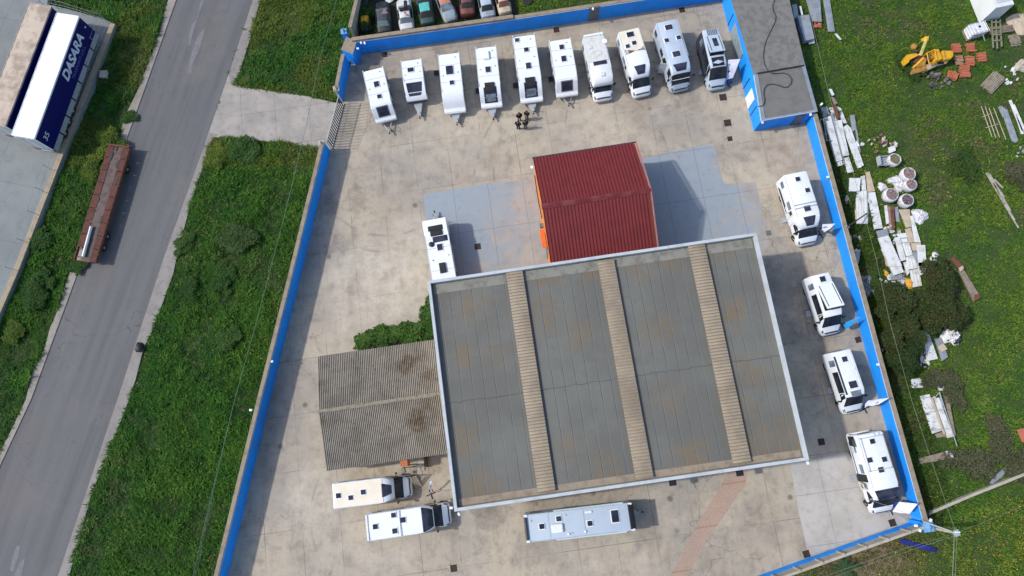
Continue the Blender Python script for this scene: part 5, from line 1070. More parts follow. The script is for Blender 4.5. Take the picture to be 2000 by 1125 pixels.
for dx, dy in ((0, 0), (.3, -.3), (.12, -.2)): mb.box((dx, dy, .02), (.2, .14, .03), rz=dx * 5)
o = mesh_obj('red_scrap', mb, pm_('red_scraps', (.28, .05, .04), (.4, .3, .28)), loc=P(*z1c((1185, 290))[0], 1.45)); tag(o, 'small red scraps beside the black rags on the white scrap car', 'scraps')
scrap_car('dark green scrap car with a turquoise roof panel', (836, 49), (826, -8), pm_('green_scrap', (.03, .06, .06), (.05, .08, .075)), pm_('turquoise', (.05, .36, .31), (.12, .45, .40)), glass='black')
scrap_car('scrap car with an orange and pink roof and a dusty pale blue bonnet', (882, 41), (862, -12), pm_('pale_scrap', (.26, .28, .28), (.18, .17, .15)), pm_('orange_pink', (.44, .16, .07), (.42, .27, .29), 1.2), glass='palewin', hood=pm_('dusty_blue', (.25, .32, .36), (.18, .22, .24)), flip=False)
scrap_car('dull red brown scrap car without paint', (914, 31), (910, -20), pm_('redbrown', (.16, .055, .045), (.10, .04, .035)), None, glass='black')
scrap_car('silver blue scrap car with an open dark tailgate', (955, 36), (944, -18), pm_('silverblue', (.30, .36, .42), (.20, .24, .28)), pm_('bleached', (.34, .42, .50), (.46, .47, .46), 3), glass='black')
t, R, L = scrap_car('stripped cream scrap car with bare rusty insides', (988, 28), (976, -22), pm_('cream_scrap', (.50, .44, .33), (.34, .27, .19)), None, W=1.5, glass='rust', hood='rust')
t = empty('scrap_tractor', P(717, 45), R_(-88), 'small black machine with a yellow bonnet in the dark corner by the scrap cars', 'tractor')
mb = MB(); mb.box((-.9, 0, .6), (2.6, .75, .7)); mb.box((-1.6, 0, 1.1), (.8, .7, .5)); mb.tube([(-1.2, .45, .8), (-1.2, .45, 1.9), (-2.0, .45, 1.9)], .04, 5); mesh_obj('chassis', mb, 'black', t, bevel=.05)
mb = MB(); mb.box((.25, 0, .95), (.85, .8, .5)); mesh_obj('bonnet', mb, 'yellow', t, bevel=.09)
mb = MB(); mb.box((1.0, 0, .6), (.7, .76, .6)); mesh_obj('grille', mb, 'dsteel', t, bevel=.05)
wheels(t, (-1.5, .9), 1.3, .42)
mb = MB(); mb.box((0, 0, .1), (.75, .5, .2), rz=.6); mb.box((.35, .2, .22), (.5, .35, .12), rz=.3); o = mesh_obj('white_scrap', mb, 'panel', loc=P(761, 3)); tag(o, 'white scrap panels lying above the black scrap car', 'scrap')
mb = MB(); mb.lathe([(.24, -.1), (.5, -.1), (.55, 0), (.5, .1), (.24, .1)], 18, (0, 0, .11)); o = mesh_obj('old_tyre', mb, 'rubber', loc=P(1030, 3), smooth=40); tag(o, 'old black tyre in the grass right of the stripped cream scrap car', 'tyre')

# ------------------------------------------------------------ yellow digger
zy = zc(1740, 50, 8.035)
f0, f1 = P(*zy((225, 530))[0], .8), P(*zy((980, 450))[0], .9); h = math.atan2((f0 - f1).y, (f0 - f1).x); o = Vector((f1.x, f1.y, 0))
t = empty('backhoe_loader', o, h, 'derelict yellow backhoe loader sunk in the grass beside the clay tiles', 'digger')
Ld = (f0 - f1).length
def yl(px, py, z): p = P(*zy((px, py))[0], z) - o; return Vector((p.x * math.cos(h) + p.y * math.sin(h), -p.x * math.sin(h) + p.y * math.cos(h), z))
def ypl(nm, pts, th, m, bev=.03, par=None): return mesh_obj(nm, MB().prism([yl(*q) for q in pts], th), m, par or t, bevel=bev)
def ybar(nm, q0, q1, wdt, th, m):
    p, q = yl(*q0), yl(*q1); n_ = Vector((-(q - p).y, (q - p).x, 0)).normalized() * wdt / 2
    return mesh_obj(nm, MB().prism([p - n_, p + n_, q + n_, q - n_], th), m, t, bevel=.02)
mb = MB(); mb.box((Ld * .44, 0, .5), (Ld * .72, .85, .5)); mesh_obj('chassis', mb, 'rust', t, bevel=.04)
ypl('bonnet', [(800, 388, 1.25), (960, 388, 1.2), (985, 425, 1.2), (985, 475, 1.2), (950, 515, 1.2), (805, 545, 1.25)], .75, 'yellow', .06)
ypl('bonnet_seam', [(835, 385, 1.27), (845, 385, 1.27), (870, 530, 1.27), (858, 532, 1.27)], .04, 'yellowdk', 0)
ypl('tank', [(690, 372, 1.5), (755, 360, 1.5), (812, 515, 1.5), (735, 560, 1.5)], .95, 'yellow', .05)
ypl('cab_floor', [(570, 455, .8), (690, 420, .8), (720, 530, .8), (610, 575, .8)], .3, 'rust', .02)
mb = MB(); mb.box(yl(655, 500, 1.0), (.42, .4, .42)); mesh_obj('seat', mb, 'yellowdk', t, bevel=.05)
mb = MB(); pts = [yl(565, 432, 1.75), yl(690, 372, 1.75), yl(722, 540, 1.75), yl(600, 598, 1.75)]
for p in pts: mb.tube([Vector((p.x, p.y, .6)), p], .045, 5)
for i in range(4): mb.tube([pts[i], pts[(i + 1) % 4]], .055, 5)
mesh_obj('cab_frame', mb, 'yellow', t)
ybar('loader_arm', (520, 500, 1.3), (352, 655, .75), .2, .2, 'yellow'); ybar('loader_arm', (455, 440, 1.3), (295, 528, .95), .12, .2, 'yellow')
ypl('arm_plate', [(505, 480, 1.28), (560, 520, 1.2), (540, 640, .85), (385, 655, .75), (380, 630, .8)], .12, 'yellowdk', .02)
ypl('lower_plate', [(350, 668, .75), (550, 640, .8), (566, 700, .75), (400, 745, .6), (320, 768, .5), (312, 735, .55)], .3, 'yellowdk', .02)
ypl('bucket', [(208, 520, 1.0), (250, 455, 1.0), (400, 430, .95), (425, 452, .95), (300, 522, .95), (292, 568, .95), (238, 606, .95)], .7, 'yellow', .03)
ypl('bucket_inside', [(300, 530, .55), (430, 470, .6), (450, 520, .6), (320, 600, .5)], .3, 'dsteel', 0)
mb = MB(); mb.tube([yl(465, 465, 1.3), yl(525, 305, 2.0), yl(562, 212, 2.3)], .17, 6, .14); mesh_obj('boom', mb, mat('pale_yellow_paint', (.42, .38, .12), .6, col2=(.30, .25, .07), amt=.8, scale=3), t)
ypl('knuckle', [(600, 165, 2.4), (545, 165, 2.4), (480, 205, 2.2), (500, 240, 2.1), (590, 235, 2.3)], .2, 'yellow', .02)
ypl('side_plate', [(560, 610, .8), (740, 575, .8), (905, 555, .75), (870, 590, .7), (740, 620, .65), (500, 740, .5)], .25, 'woodlt', .02)
wheels(t, (Ld * .28, Ld * .68), 1.7, .45)
for i, (px, lab) in enumerate(((zy((1015, 372))[0], 'pile of clay roof tiles touching the back of the yellow digger'), (zy((1235, 362))[0], 'pile of clay roof tiles nearest the white tank'), (zy((1405, 512))[0], 'pile of clay roof tiles, rightmost of the group'), (zy((1220, 572))[0], 'pile of clay roof tiles in the middle of the group'), (zy((1145, 730))[0], 'biggest pile of clay roof tiles, below the middle pile'), (zy((950, 795))[0], 'pile of clay roof tiles beside the dark rubbish'), (zy((1060, 555))[0], 'broken scattered clay tiles between the digger and the middle pile'))):
    mb = MB(); n = 6 if i != 4 else 7; q = 0. if i not in (5,) else R_(70)
    for k in range(n):
        for j in range(2 if i != 6 else 1):
            y = (k - n / 2 + .5) * .17; s = 1.0 + (.15 if i == 4 else 0); mb.box((random.uniform(-.06, .06) + (j - .5) * .02, y * s, .1 + .12 * j + random.uniform(0, .05)), (random.uniform(.75, .95) * s, .15 * s, .11), rz=random.uniform(-.08, .08), rx=random.uniform(-.3, .3))
    o_t = mesh_obj('tile_pile', mb, 'terracotta' if i != 6 else mat('pale_terracotta', (.36, .19, .13), .85, col2=(.22, .13, .08), amt=.9, scale=5), loc=P(*px), bevel=.02); o_t.rotation_euler = (0, 0, q + random.uniform(-.1, .1)); tag(o_t, lab, 'tile pile', 'clay tile piles around the digger')
def heap(px, label, name, cat, m, r=.8, n=16, z=.35, seed=1, el=1., rz=0., group=None):
    rg = random.Random(seed); mb = MB()
    for i in range(n):
        a = rg.uniform(0, 6.28); d = r * math.sqrt(rg.random()); s = rg.uniform(.16, .34)
        mb.box((d * math.cos(a) * el, d * math.sin(a), rg.uniform(.04, z * (1 - d / r * .7))), (s * rg.uniform(.8, 1.8), s, s * rg.uniform(.3, .8)), rz=rg.uniform(0, 3), rx=rg.uniform(-.5, .5))
    o = mesh_obj(name, mb, m, loc=P(*px), bevel=.02); o.rotation_euler = (0, 0, rz); return tag(o, label, cat, group)
def crumple(px, label, name, cat, m, r=.6, hgt=.4, seed=1, el=1., rz=0., group=None, n=22, rings=7):
    rg = random.Random(seed); mb = MB(); vs = [(0, 0, hgt * .9)]; fs = []
    for i in range(1, rings + 1):
        for k in range(n):
            a = 2 * math.pi * k / n; q = i / rings; rr = r * q * (1 + rg.uniform(-.12, .12) + .18 * math.sin(3 * a + seed) + .1 * math.sin(5 * a + 2 * seed)); vs.append((rr * math.cos(a) * el, rr * math.sin(a), hgt * (1 - q ** 2.2) * rg.uniform(.55, 1.1) + (.0 if i == rings else .03)))
    for k in range(n): fs.append((0, 1 + k, 1 + (k + 1) % n))
    for i in range(rings - 1):
        for k in range(n): a = 1 + i * n + k; b_ = 1 + i * n + (k + 1) % n; fs.append((a, a + n, b_ + n, b_))
    fs.append(tuple(reversed(range(1 + (rings - 1) * n, 1 + rings * n)))); mb.add(vs, fs); o = mesh_obj(name, mb, m, loc=P(*px)); o.rotation_euler = (0, 0, rz); return tag(o, label, cat, group)
heap(zy((735, 850))[0], 'dark rubbish heap with grey rags left of the lowest clay tiles', 'rubbish_heap', 'rubbish', mat('burnt_rubbish', (.045, .04, .045), .8, col2=(.22, .20, .19), amt=1., scale=3, fine=.3), .95, 26, .4, 3, 1.3, .25)
mb = MB(); mb.lathe([(.06, 0), (.34, .05), (.3, .3), (.1, .42)], 8, jit=.25); o_t = mesh_obj('bucket_tooth', mb, 'yellowdk', loc=P(*zy((358, 345))[0])); tag(o_t, 'small rusty yellow fitting in the grass left of the digger boom', 'scrap')

# ------------------------------------------------------------ white hut, tank, pallets at top right
zh = zc(1860, 0, 9.37); hh = 2.5
pA, pB = P(*zh((785, 148))[0], hh), P(*zh((1122, 78))[0], hh); ux = (pB - pA).normalized(); uy = Vector((-ux.y, ux.x, 0)); uy = uy if uy.y > 0 else -uy
t = empty('site_hut', Vector((pA.x, pA.y, 0)), math.atan2(ux.y, ux.x), 'plain white box hut standing in the grass at the top right corner', 'hut')
wd = (pB - pA).length
mb = MB(); mb.box((wd / 2, 2.9, hh / 2), (wd, 5.8, hh)); mesh_obj('wall', mb, 'white2', t, bevel=.03)
mb = MB(); mb.box((wd / 2, 2.9, hh + .03), (wd + .06, 5.86, .07)); rf = mesh_obj('roof', mb, 'panel', t, bevel=.02); mb = MB(); mb.box((wd / 2 + .05, 3.0, hh + .075), (wd - .5, 5.2, .03)); mesh_obj('roof_inset', mb, mat('mossy_white', (.42, .46, .47), .7, scale=1), rf)
for x in (.04, wd - .04): mb = MB(); mb.box((x, -.01, hh / 2), (.1, .08, hh)); mesh_obj('corner_post', mb, 'white', t)
pT = P(*zh((430, 560))[0], .6); t = empty('water_tank', Vector((pT.x, pT.y, 0)), R_(16), 'white plastic cube tank in a cage beside the white hut', 'tank')
mb = MB(); mb.box((0, 0, .62), (1.75, 1.2, 1.0)); mesh_obj('tank_body', mb, 'plastic', t, bevel=.09)
mb = MB(); mb.lathe([(.12, 0), (.12, .06), (.05, .07)], 12, (.1, .1, 1.12)); mesh_obj('lid', mb, 'black', t)
mb = MB(); mb.box((0, 0, .07), (1.8, 1.25, .12)); mesh_obj('pallet', mb, 'wood', t)
mb = MB()
for z in (.4, .75, 1.1):
    for y in (-.63, .63): mb.tube([(-.88, y, z), (.88, y, z)], .02, 4)
    for x in (-.9, .9): mb.tube([(x, -.6, z), (x, .6, z)], .02, 4)
for x in (-.6, -.2, .3, .7): mb.tube([(x, -.63, .1), (x, -.63, 1.12), (x, .63, 1.12), (x, .63, .1)], .02, 4)
mesh_obj('cage', mb, 'galv', t)
mb = MB(); mb.tube([P(*zh((550, 610))[0], .9), P(*zh((600, 755))[0], .05)], .04, 5); o_t = mesh_obj('pole', mb, 'plastic', recentre=True); tag(o_t, 'thin white pole leaning on the white cube tank', 'pole')
def planks(pxs, name, label, cat, m, wdt=.12, th=.06, z=.12, group=None):
    mb = MB()
    for (x0, y0, x1, y1, *zz_) in pxs:
        a, b = P(x0, y0, z + (zz_[0] if zz_ else 0)), P(x1, y1, z + (zz_[0] if zz_ else 0)); d = b - a; mb.box((a + b) / 2 - Vector((0, 0, th / 2)), (d.length, wdt, th), rz=math.atan2(d.y, d.x))
    o = mesh_obj(name, mb, m, recentre=True); return tag(o, label, cat, group)
def zl(z_, L): return [(*z_((a, b))[0], *z_((c, d))[0], *e) for a, b, c, d, *e in L]
planks(zl(zh, [(725, 350, 755, 870, .2), (800, 345, 830, 885, .2), (878, 340, 910, 850, .2), (720, 405, 890, 400, .28), (725, 520, 905, 515, .28), (740, 635, 910, 630, .28), (745, 740, 915, 735, .28)]), 'timber_lattice', 'grid of long timber bars lying below the white hut', 'timber', mat('mossy_timber', (.20, .20, .13), .9, col2=(.12, .13, .07), amt=.8, scale=3), .13, .1, .25)
planks(zl(zh, [(665, 515, 1105, 460), (665, 540, 1110, 483), (670, 562, 1120, 505), (690, 590, 1125, 528), (700, 612, 1125, 550)]), 'plank_stack', 'stack of grey planks under the timber grid', 'planks', 'wood', .19, .2, .24)
def logs(cpx, label, n, ln, ang_, r=.07, z=.16):
    mb = MB()
    for i in range(n): y = (i - n / 2 + .5) * r * 2.1; mb.tube([(-ln / 2 + random.uniform(-.06, .06), y, r), (ln / 2 + random.uniform(-.06, .06), y, r)], r, 6)
    for i in range(n - 2): y = (i - n / 2 + 1.5) * r * 2.1; mb.tube([(-ln / 2, y, r * 2.7), (ln / 2, y, r * 2.7)], r, 6)
    o = mesh_obj('post_bundle', mb, mat('grey_round_timber', (.30, .26, .20), .9, col2=(.16, .13, .10), amt=.9, scale=3, fine=.3), loc=P(*cpx)); o.rotation_euler = (0, 0, ang_); return tag(o, label, 'timber posts')
logs(zh((1130, 745))[0], 'short pile of round timber posts right of the timber grid', 9, .95, R_(10)); zr = zc(1400, 0, 3.328)
logs(zr((1790, 540))[0], 'bundle of long grey posts near the white pots', 8, 2.2, R_(45), .085)
zs = zc(1500, 250, 4)
planks(zl(zs, [(1705, 350, 1830, 560), (1720, 350, 1850, 600, .05), (1735, 360, 1900, 650, .1), (1760, 430, 1930, 720, .05), (1770, 400, 1840, 470, .1), (1850, 600, 1960, 780), (1800, 470, 1850, 540, .12)]), 'pole_bundle', 'long loose bundle of grey poles lying in the grass at the right edge', 'poles', mat('silvery_timber', (.36, .34, .30), .85, col2=(.2, .18, .15), amt=.9, scale=3), .1, .08, .1)
planks(zl(zr, [(1720, 690, 1790, 890), (1745, 690, 1815, 895), (1800, 700, 1880, 905), (1725, 760, 1790, 735), (1750, 830, 1830, 805), (1770, 700, 1840, 895)]), 'stick_lattice', 'thin dry sticks laid crosswise left of the white beams', 'sticks', 'woodlt', .06, .04, .06)
planks(zl(zr, [(1850, 690, 1930, 920), (1865, 700, 1945, 925, .05), (1880, 710, 1955, 915), (1838, 690, 1870, 760, .1)]), 'beam_pile', 'pile of grey and white beams beside the dry sticks', 'beams', 'panelg', .2, .12, .16)
planks(zl(zr, [(1908, 650, 1990, 850), (1930, 680, 1999, 840, .05), (1950, 740, 1990, 870)]), 'beam_pile', 'pair of long white beams at the right edge of the picture', 'beams', 'panel', .22, .12, .18)
heap(zr((1905, 500))[0], 'scattered white pots and scraps in the grass near the long grey posts', 'pot_scatter', 'pots', 'panel', 1.2, 9, .3, 8, .7, .4); crumple(zr((1978, 432))[0], 'pale stone block in the grass at the right edge above the white pots', 'stone_block', 'stone', 'block', .7, .45, 4)
heap(zr((1985, 1005))[0], 'few grey stones at the right edge below the white beams', 'stone_heap', 'stones', 'panelg', .8, 6, .3, 9)
crumple((1995, 45), 'patch of bare grey sand at the right edge below the white hut', 'sand_heap', 'sand', 'woodlt', 1.3, .25, 12)

# ------------------------------------------------------------ discarded panels along the wall
PG = 'discarded panels and boards in the field right of the wall'
def slab(z_, px, label, m='panel', z=.2, th=.12, name='panel', cat='panel', ribs=0, tilt=0., group=PG):
    px = z_(*px); q = [P(x, y, z + (tilt * (i < 2))) for i, (x, y) in enumerate(px)]; c = sum(q, Vector()) / len(q); c0 = Vector((c.x, c.y, 0))
    mb = MB(); mb.prism([p - c0 for p in q], th)
    if ribs and len(q) == 4:      # raised ribs along the long edge
        a, b, c_, d = q
        if (b - a).length > (d - a).length: a, b, c_, d = b, c_, d, a
        for i in range(ribs):
            s = (i + .5) / ribs; p0 = a.lerp(b, s) - c0; p1 = d.lerp(c_, s) - c0; n_ = (b - a).normalized() * .035
            mb.prism([p0 - n_ + Vector((0, 0, .035)), p0 + n_ + Vector((0, 0, .035)), p1 + n_ + Vector((0, 0, .035)), p1 - n_ + Vector((0, 0, .035))], .035)
    o = mesh_obj(name, mb, m, loc=c0); tag(o, label, cat, group); EXCL.append([c + (p - c) * .84 for p in q]); return o
A5 = zc(1590, 170, 6.25)
slab(A5, ((75, 250), (160, 238), (200, 350), (112, 372)), 'short grey sheet near the lamp bracket at the corner of the storehouse', 'panelg', .15)
slab(A5, ((120, 375), (205, 350), (345, 890), (270, 910)), 'long white panel next to the wall with a dirty lower end', 'panel', .45, .2)
slab(A5, ((275, 915), (345, 893), (352, 950), (290, 966)), 'short white end panel just below the long dirty one', 'panel', .3)
slab(A5, ((185, 255), (245, 235), (300, 400), (250, 410)), 'pale sheet at the top of the long panels, under the rusty beam', 'panel', .2)
slab(A5, ((205, 330), (238, 330), (383, 940), (350, 950)), 'narrow grey channel between the two longest white panels', 'panelg', .3)
slab(A5, ((255, 412), (335, 400), (428, 830), (360, 845)), 'wide white panel crossed by one seam in the middle of the long stack', 'panel', .4, .2)
slab(A5, ((370, 868), (425, 850), (487, 1035), (408, 1048)), 'ribbed white panel at the lower end of the long stack', 'panel', .3, .15, ribs=4)
slab(A5, ((352, 490), (400, 462), (582, 975), (535, 992)), 'long narrow white panel with grass along its left edge', 'panel', .25)
slab(A5, ((402, 455), (450, 500), (608, 955), (578, 968)), 'thin white strip on the right of the long stack', 'panel', .22)
slab(A5, ((440, 345), (495, 338), (520, 520), (470, 540)), 'dirty grey square sheet at the right of the long stack', 'panelg', .18)
slab(A5, ((505, 520), (525, 515), (570, 800), (555, 800)), 'very thin grey strip along the right side of the long stack', 'panelg', .15)
slab(A5, ((270, 230), (330, 260), (400, 440), (340, 440)), 'dirty white sheet under the top of the right hand strips', 'panel', .16)
slab(A5, ((232, 218), (262, 212), (314, 372), (285, 392)), 'rusty beam lying across the top of the white sheets', 'rust', .5, .15, 'beam', 'beam')
slab(A5, ((183, 22), (215, 22), (250, 95), (222, 106)), 'small white splintered board at the very top of the stack', 'panel', .25, .1)
slab(A5, ((210, 120), (245, 130), (290, 200), (250, 215)), 'black and white torn board below the splintered one', 'rubble', .25, .1)
t = empty('metal_frame', P(*A5((150, 530))[0]), 0, 'dark metal frame leaning between the wall and the long dirty panel', 'frame')
mb = MB(); c0 = P(*A5((150, 530))[0]); q = [P(*A5(p)[0], zz_) - c0 for p, zz_ in (((72, 400), .9), ((112, 388), .9), ((155, 650), .9), ((130, 665), .9), ((245, 660), .25), ((205, 410), .25))]
mb.tube([q[0], q[1]], .06, 5); mb.tube([q[1], q[2]], .06, 5); mb.tube([q[0], q[3]], .06, 5); mb.tube([q[2], q[4]], .05, 5); mb.tube([q[1], q[5]], .05, 5); mb.tube([q[3], q[2]], .06, 5); mesh_obj('bar', mb, 'greypl', t)
A6 = zc(1630, 320, 5.625)
slab(A6, ((165, 155), (287, 155), (277, 302), (160, 300)), 'square white sheet beside the wall', 'panel', .55, .1)
slab(A6, ((232, 310), (357, 290), (367, 658), (250, 655)), 'broad ribbed white panel with an iron bar across its lower corner', 'panel', .4, .2, ribs=4)
slab(A6, ((215, 310), (232, 305), (250, 600), (232, 610)), 'beige edge strip left of the broad ribbed panel', 'woodlt', .2, .1)
slab(A6, ((288, 138), (335, 128), (350, 288), (302, 296)), 'ribbed white panel above the broad one', 'panel', .3, .15, ribs=3)
slab(A6, ((343, 95), (385, 82), (446, 300), (363, 312)), 'beige board at the top of the second group', 'woodlt', .2, .08, 'board', 'board')
slab(A6, ((358, 315), (446, 310), (530, 705), (440, 718)), 'plain white panel below the beige board', 'panel', .22)
slab(A6, ((358, 455), (375, 455), (380, 600), (370, 640)), 'grey metal strip between the ribbed and the plain white panel', 'panelg', .2)
slab(A6, ((550, 460), (578, 452), (602, 652), (572, 660)), 'white strip left of the rusty girder', 'panel', .25)
slab(A6, ((582, 470), (618, 465), (640, 715), (605, 722)), 'dirty cream scrap board beside the rusty girder', 'rubble', .2)
slab(A6, ((622, 462), (655, 470), (662, 720), (638, 725)), 'rusty girder between white strips', 'rust', .4, .2, 'beam', 'beam')
slab(A6, ((657, 478), (697, 470), (718, 640), (680, 632)), 'pale grey sheet right of the rusty girder', 'panelg', .2)
slab(A6, ((706, 502), (826, 498), (843, 690), (788, 702)), 'wide beige board below the rubble bags', 'woodlt', .18, .08, 'board', 'board')
slab(A6, ((832, 572), (862, 568), (947, 862), (882, 862)), 'long white strip right of the beige boards', 'panel', .2)
slab(A6, ((776, 716), (838, 700), (878, 862), (812, 868)), 'narrow beige board below the wide one', 'woodlt', .17, .08, 'board', 'board')
A7 = zc(1670, 470, 4.89)
slab(A6, ((485, 812), (592, 785), (742, 1122), (605, 1125)), 'big plain white panel, upper half of the longest one', 'panel', .6, .22)
slab(A7, ((256, 76), (366, 68), (467, 300), (375, 332)), 'big plain white panel, lower half reaching the ribbed sheets', 'panel', .5, .2)
slab(A6, ((458, 738), (577, 715), (596, 783), (485, 810)), 'ribbed grey end piece at the top of the big white panel', 'panelg', .4, .1, ribs=5)
slab(A6, ((510, 900), (525, 900), (600, 1125), (570, 1125)), 'beige board under the left edge of the big white panel', 'woodlt', .15, .08, 'board', 'board')
for i, (zf_, px, lab, m) in enumerate(((A6, ((680, 770), (782, 758), (802, 808), (720, 818)), 'small white sheet at the top of the tiled cluster', 'panel'), (A6, ((732, 822), (796, 815), (806, 862), (742, 866)), 'smallest white sheet in the cluster', 'panel'), (A6, ((665, 806), (716, 800), (787, 1055), (722, 1072)), 'dirty white panel on the left of the cluster', 'panel'),
    (A6, ((746, 872), (822, 865), (862, 1002), (792, 1016)), 'white ribbed panel in the middle of the cluster', 'panel'), (A6, ((836, 872), (945, 866), (950, 890), (905, 950), (860, 957)), 'beige square sheet in the cluster', 'woodlt'), (A6, ((860, 962), (908, 957), (928, 1085), (900, 1100)), 'thin grey strip inside the cluster', 'panelg'),
    (A6, ((906, 892), (996, 892), (1012, 1120), (922, 1125)), 'tall white panel on the right of the cluster', 'panel'), (A7, ((492, 156), (560, 140), (605, 262), (502, 277)), 'double ribbed white panel near the orange foam', 'panel'), (A7, ((526, 282), (606, 266), (642, 430), (553, 446)), 'lowest ribbed white panel above the dark bush', 'panel'),
    (A7, ((465, 205), (492, 200), (525, 300), (500, 330)), 'thin white strip right of the big white panel', 'panel'), (A7, ((598, 210), (665, 205), (686, 322), (618, 330)), 'lower end of the tall white panel beside the dark bush', 'panel'))):
    slab(zf_, px, lab, m, .22 + .03 * (i % 4), .12, ribs=(3 if 'ribbed' in lab else 0))
slab(A7, ((330, 332), (448, 320), (452, 368), (345, 378)), 'short ribbed grey sheet below the big white panel', 'panelg', .2, .08, ribs=5)
slab(A7, ((400, 376), (455, 370), (497, 505), (470, 520)), 'grey corrugated sheet running under the dark bush', 'panelg', .16, .06, ribs=3)
slab(A7, ((510, 512), (602, 487), (632, 590), (560, 548)), 'white sheet caught between the two dark bushes', 'panel', .2)
slab(A7, ((572, 765), (602, 782), (662, 1000), (552, 1018)), 'white wedge shaped panel between the dark bushes', 'panel', .3, .15)
slab(A7, ((550, 1020), (655, 1010), (640, 1060), (560, 1060)), 'short white panel under the wedge shaped one', 'panel', .2)
slab(A7, ((652, 872), (702, 866), (792, 1128), (690, 1150)), 'ribbed white panel beside the wedge shaped one', 'panel', .28, .15, ribs=2)
slab(A7, ((764, 936), (822, 926), (888, 1112), (832, 1150)), 'grey white panel with a beige board lying on it', 'panelg', .2)
slab(A7, ((787, 1020), (842, 976), (884, 1036), (832, 1062)), 'small beige board on the grey white panel', 'woodlt', .32, .06, 'board', 'board')
slab(A7, ((610, 1040), (640, 1040), (665, 1125), (640, 1140)), 'bundle of brown laths under the bushes', 'wood', .2, .1, 'board', 'board')
slab(A7, ((225, 952), (302, 905), (330, 1000), (265, 1062)), 'corrugated pale sheet leaning by the foot of the wall', 'panel', .35, .08, ribs=6)
slab(A7, ((0, 100), (50, 112), (35, 220), (5, 210)), 'grey metal plate with holes at the foot of the wall', 'panelg', .5, .1)
slab(A7, ((912, 165), (946, 150), (1042, 245), (1010, 292)), 'rusty steel channel at the top of the long beam pair', 'rust', .3, .15, 'beam', 'beam')
A1 = zc(1500, 500, 4)
slab(A1, ((1490, 110), (1525, 100), (1662, 320), (1612, 355)), 'long weathered beam with rusty end lying in the grass', 'wood', .22, .15, 'beam', 'beam')
slab(A1, ((1615, 300), (1650, 295), (1666, 322), (1612, 357)), 'rusty plate on the lower end of the long weathered beam', 'rust', .27, .05, 'plate', 'plate')
slab(A1, ((1492, 92), (1520, 75), (1532, 95), (1505, 122)), 'beige block between the rusty channel and the weathered beam', 'woodlt', .42, .1, 'block', 'block')
A8 = zc(1740, 700, 4.327)
slab(A8, ((246, 318), (327, 302), (437, 610), (350, 636)), 'wide white panel under a metal frame, lower group', 'panel', .25, .15)
slab(A8, ((365, 342), (406, 330), (530, 660), (482, 672)), 'narrower white panel under the same metal frame', 'panel', .25, .15)
slab(A8, ((452, 320), (486, 315), (550, 650), (532, 658)), 'grey wooden beam right of the framed white panels', 'wood', .3, .15, 'beam', 'beam')
slab(A8, ((335, 330), (352, 328), (462, 640), (445, 640)), 'beige batten between the two framed white panels', 'woodlt', .32, .08, 'beam', 'beam')
planks(zl(A8, [(250, 340, 335, 325, .3), (290, 462, 455, 430, .3), (350, 608, 520, 590, .3), (412, 285, 560, 740, .34), (375, 330, 412, 285, .3), (412, 285, 440, 420, .32)]), 'pipe_frame', 'thin grey pipe frame lying over the white panels', 'frame', 'galv', .06, .06, .1)  # flat frame of thin pipes laid over the panels
slab(A8, ((172, 175), (245, 168), (300, 212), (285, 245), (182, 250)), 'torn white sheet above the framed panels, left piece', 'plastic', .2, .08); slab(A8, ((390, 232), (478, 190), (486, 270), (412, 272)), 'torn white sheet above the framed panels, right piece', 'plastic', .2, .08)
slab(A8, ((232, 845), (482, 782), (500, 850), (240, 892)), 'mouldy ribbed beige board near the lower end of the wall', 'wood', .2, .1, 'board', 'board', ribs=4)
slab(A8, ((460, 785), (500, 778), (545, 850), (498, 852)), 'white cloth scrap on the end of the mouldy board', 'plastic', .28, .03, 'cloth', 'cloth')
slab(A8, ((835, 1055), (870, 1000), (960, 925), (1002, 930), (930, 1010), (860, 1062)), 'dark blue grey sheet half hidden in the weeds above the low wall', 'greypl', .2, .06, 'tarpaulin', 'tarpaulin')
slab(A8, ((1068, 602), (1130, 590), (1150, 720), (1112, 705)), 'bright terracotta board at the right edge', 'terracotta', .3, .1, 'board', 'board')
slab(A8, ((375, 640), (470, 610), (475, 660), (390, 670)), 'mossy grey sheet at the lower end of the framed panels', 'wood', .15, .06)
slab(zr, ((523, 102), (600, 95), (635, 250), (572, 266)), 'grey metal box lid leaning beside the storehouse', 'panelg', .75, .5, 'cabinet', 'cabinet'); slab(zr, ((592, 266), (635, 255), (637, 278), (600, 285)), 'white plinth below the grey metal box lid', 'panel', .2)
slab(zr, ((583, 0), (672, 0), (683, 142), (622, 138)), 'corrugated zinc sheets with a rust stain at the top', 'panelg', .3, .12, ribs=5); slab(zr, ((693, 0), (735, 0), (768, 205), (725, 205)), 'narrow bent zinc sheet right of the corrugated ones', 'panelg', .2, .08, ribs=2)
slab(zr, ((490, 30), (520, 25), (532, 110), (505, 118)), 'grey plank against the storehouse wall, above the metal box lid', 'panelg', .5, .3); slab(zr, ((538, 40), (548, 38), (562, 95), (552, 98)), 'thin pale pole beside the grey plank', 'panel', .5, .1, 'pole', 'pole')
heap(zr((650, 165))[0], 'small heap of red bricks below the zinc sheets', 'brick_heap', 'bricks', 'terracotta', .4, 9, .3, 5); slab(zr, ((765, 220), (780, 218), (812, 255), (800, 260)), 'small white stick pointing out of the grass', 'panel', .1, .05, 'stick', 'stick')
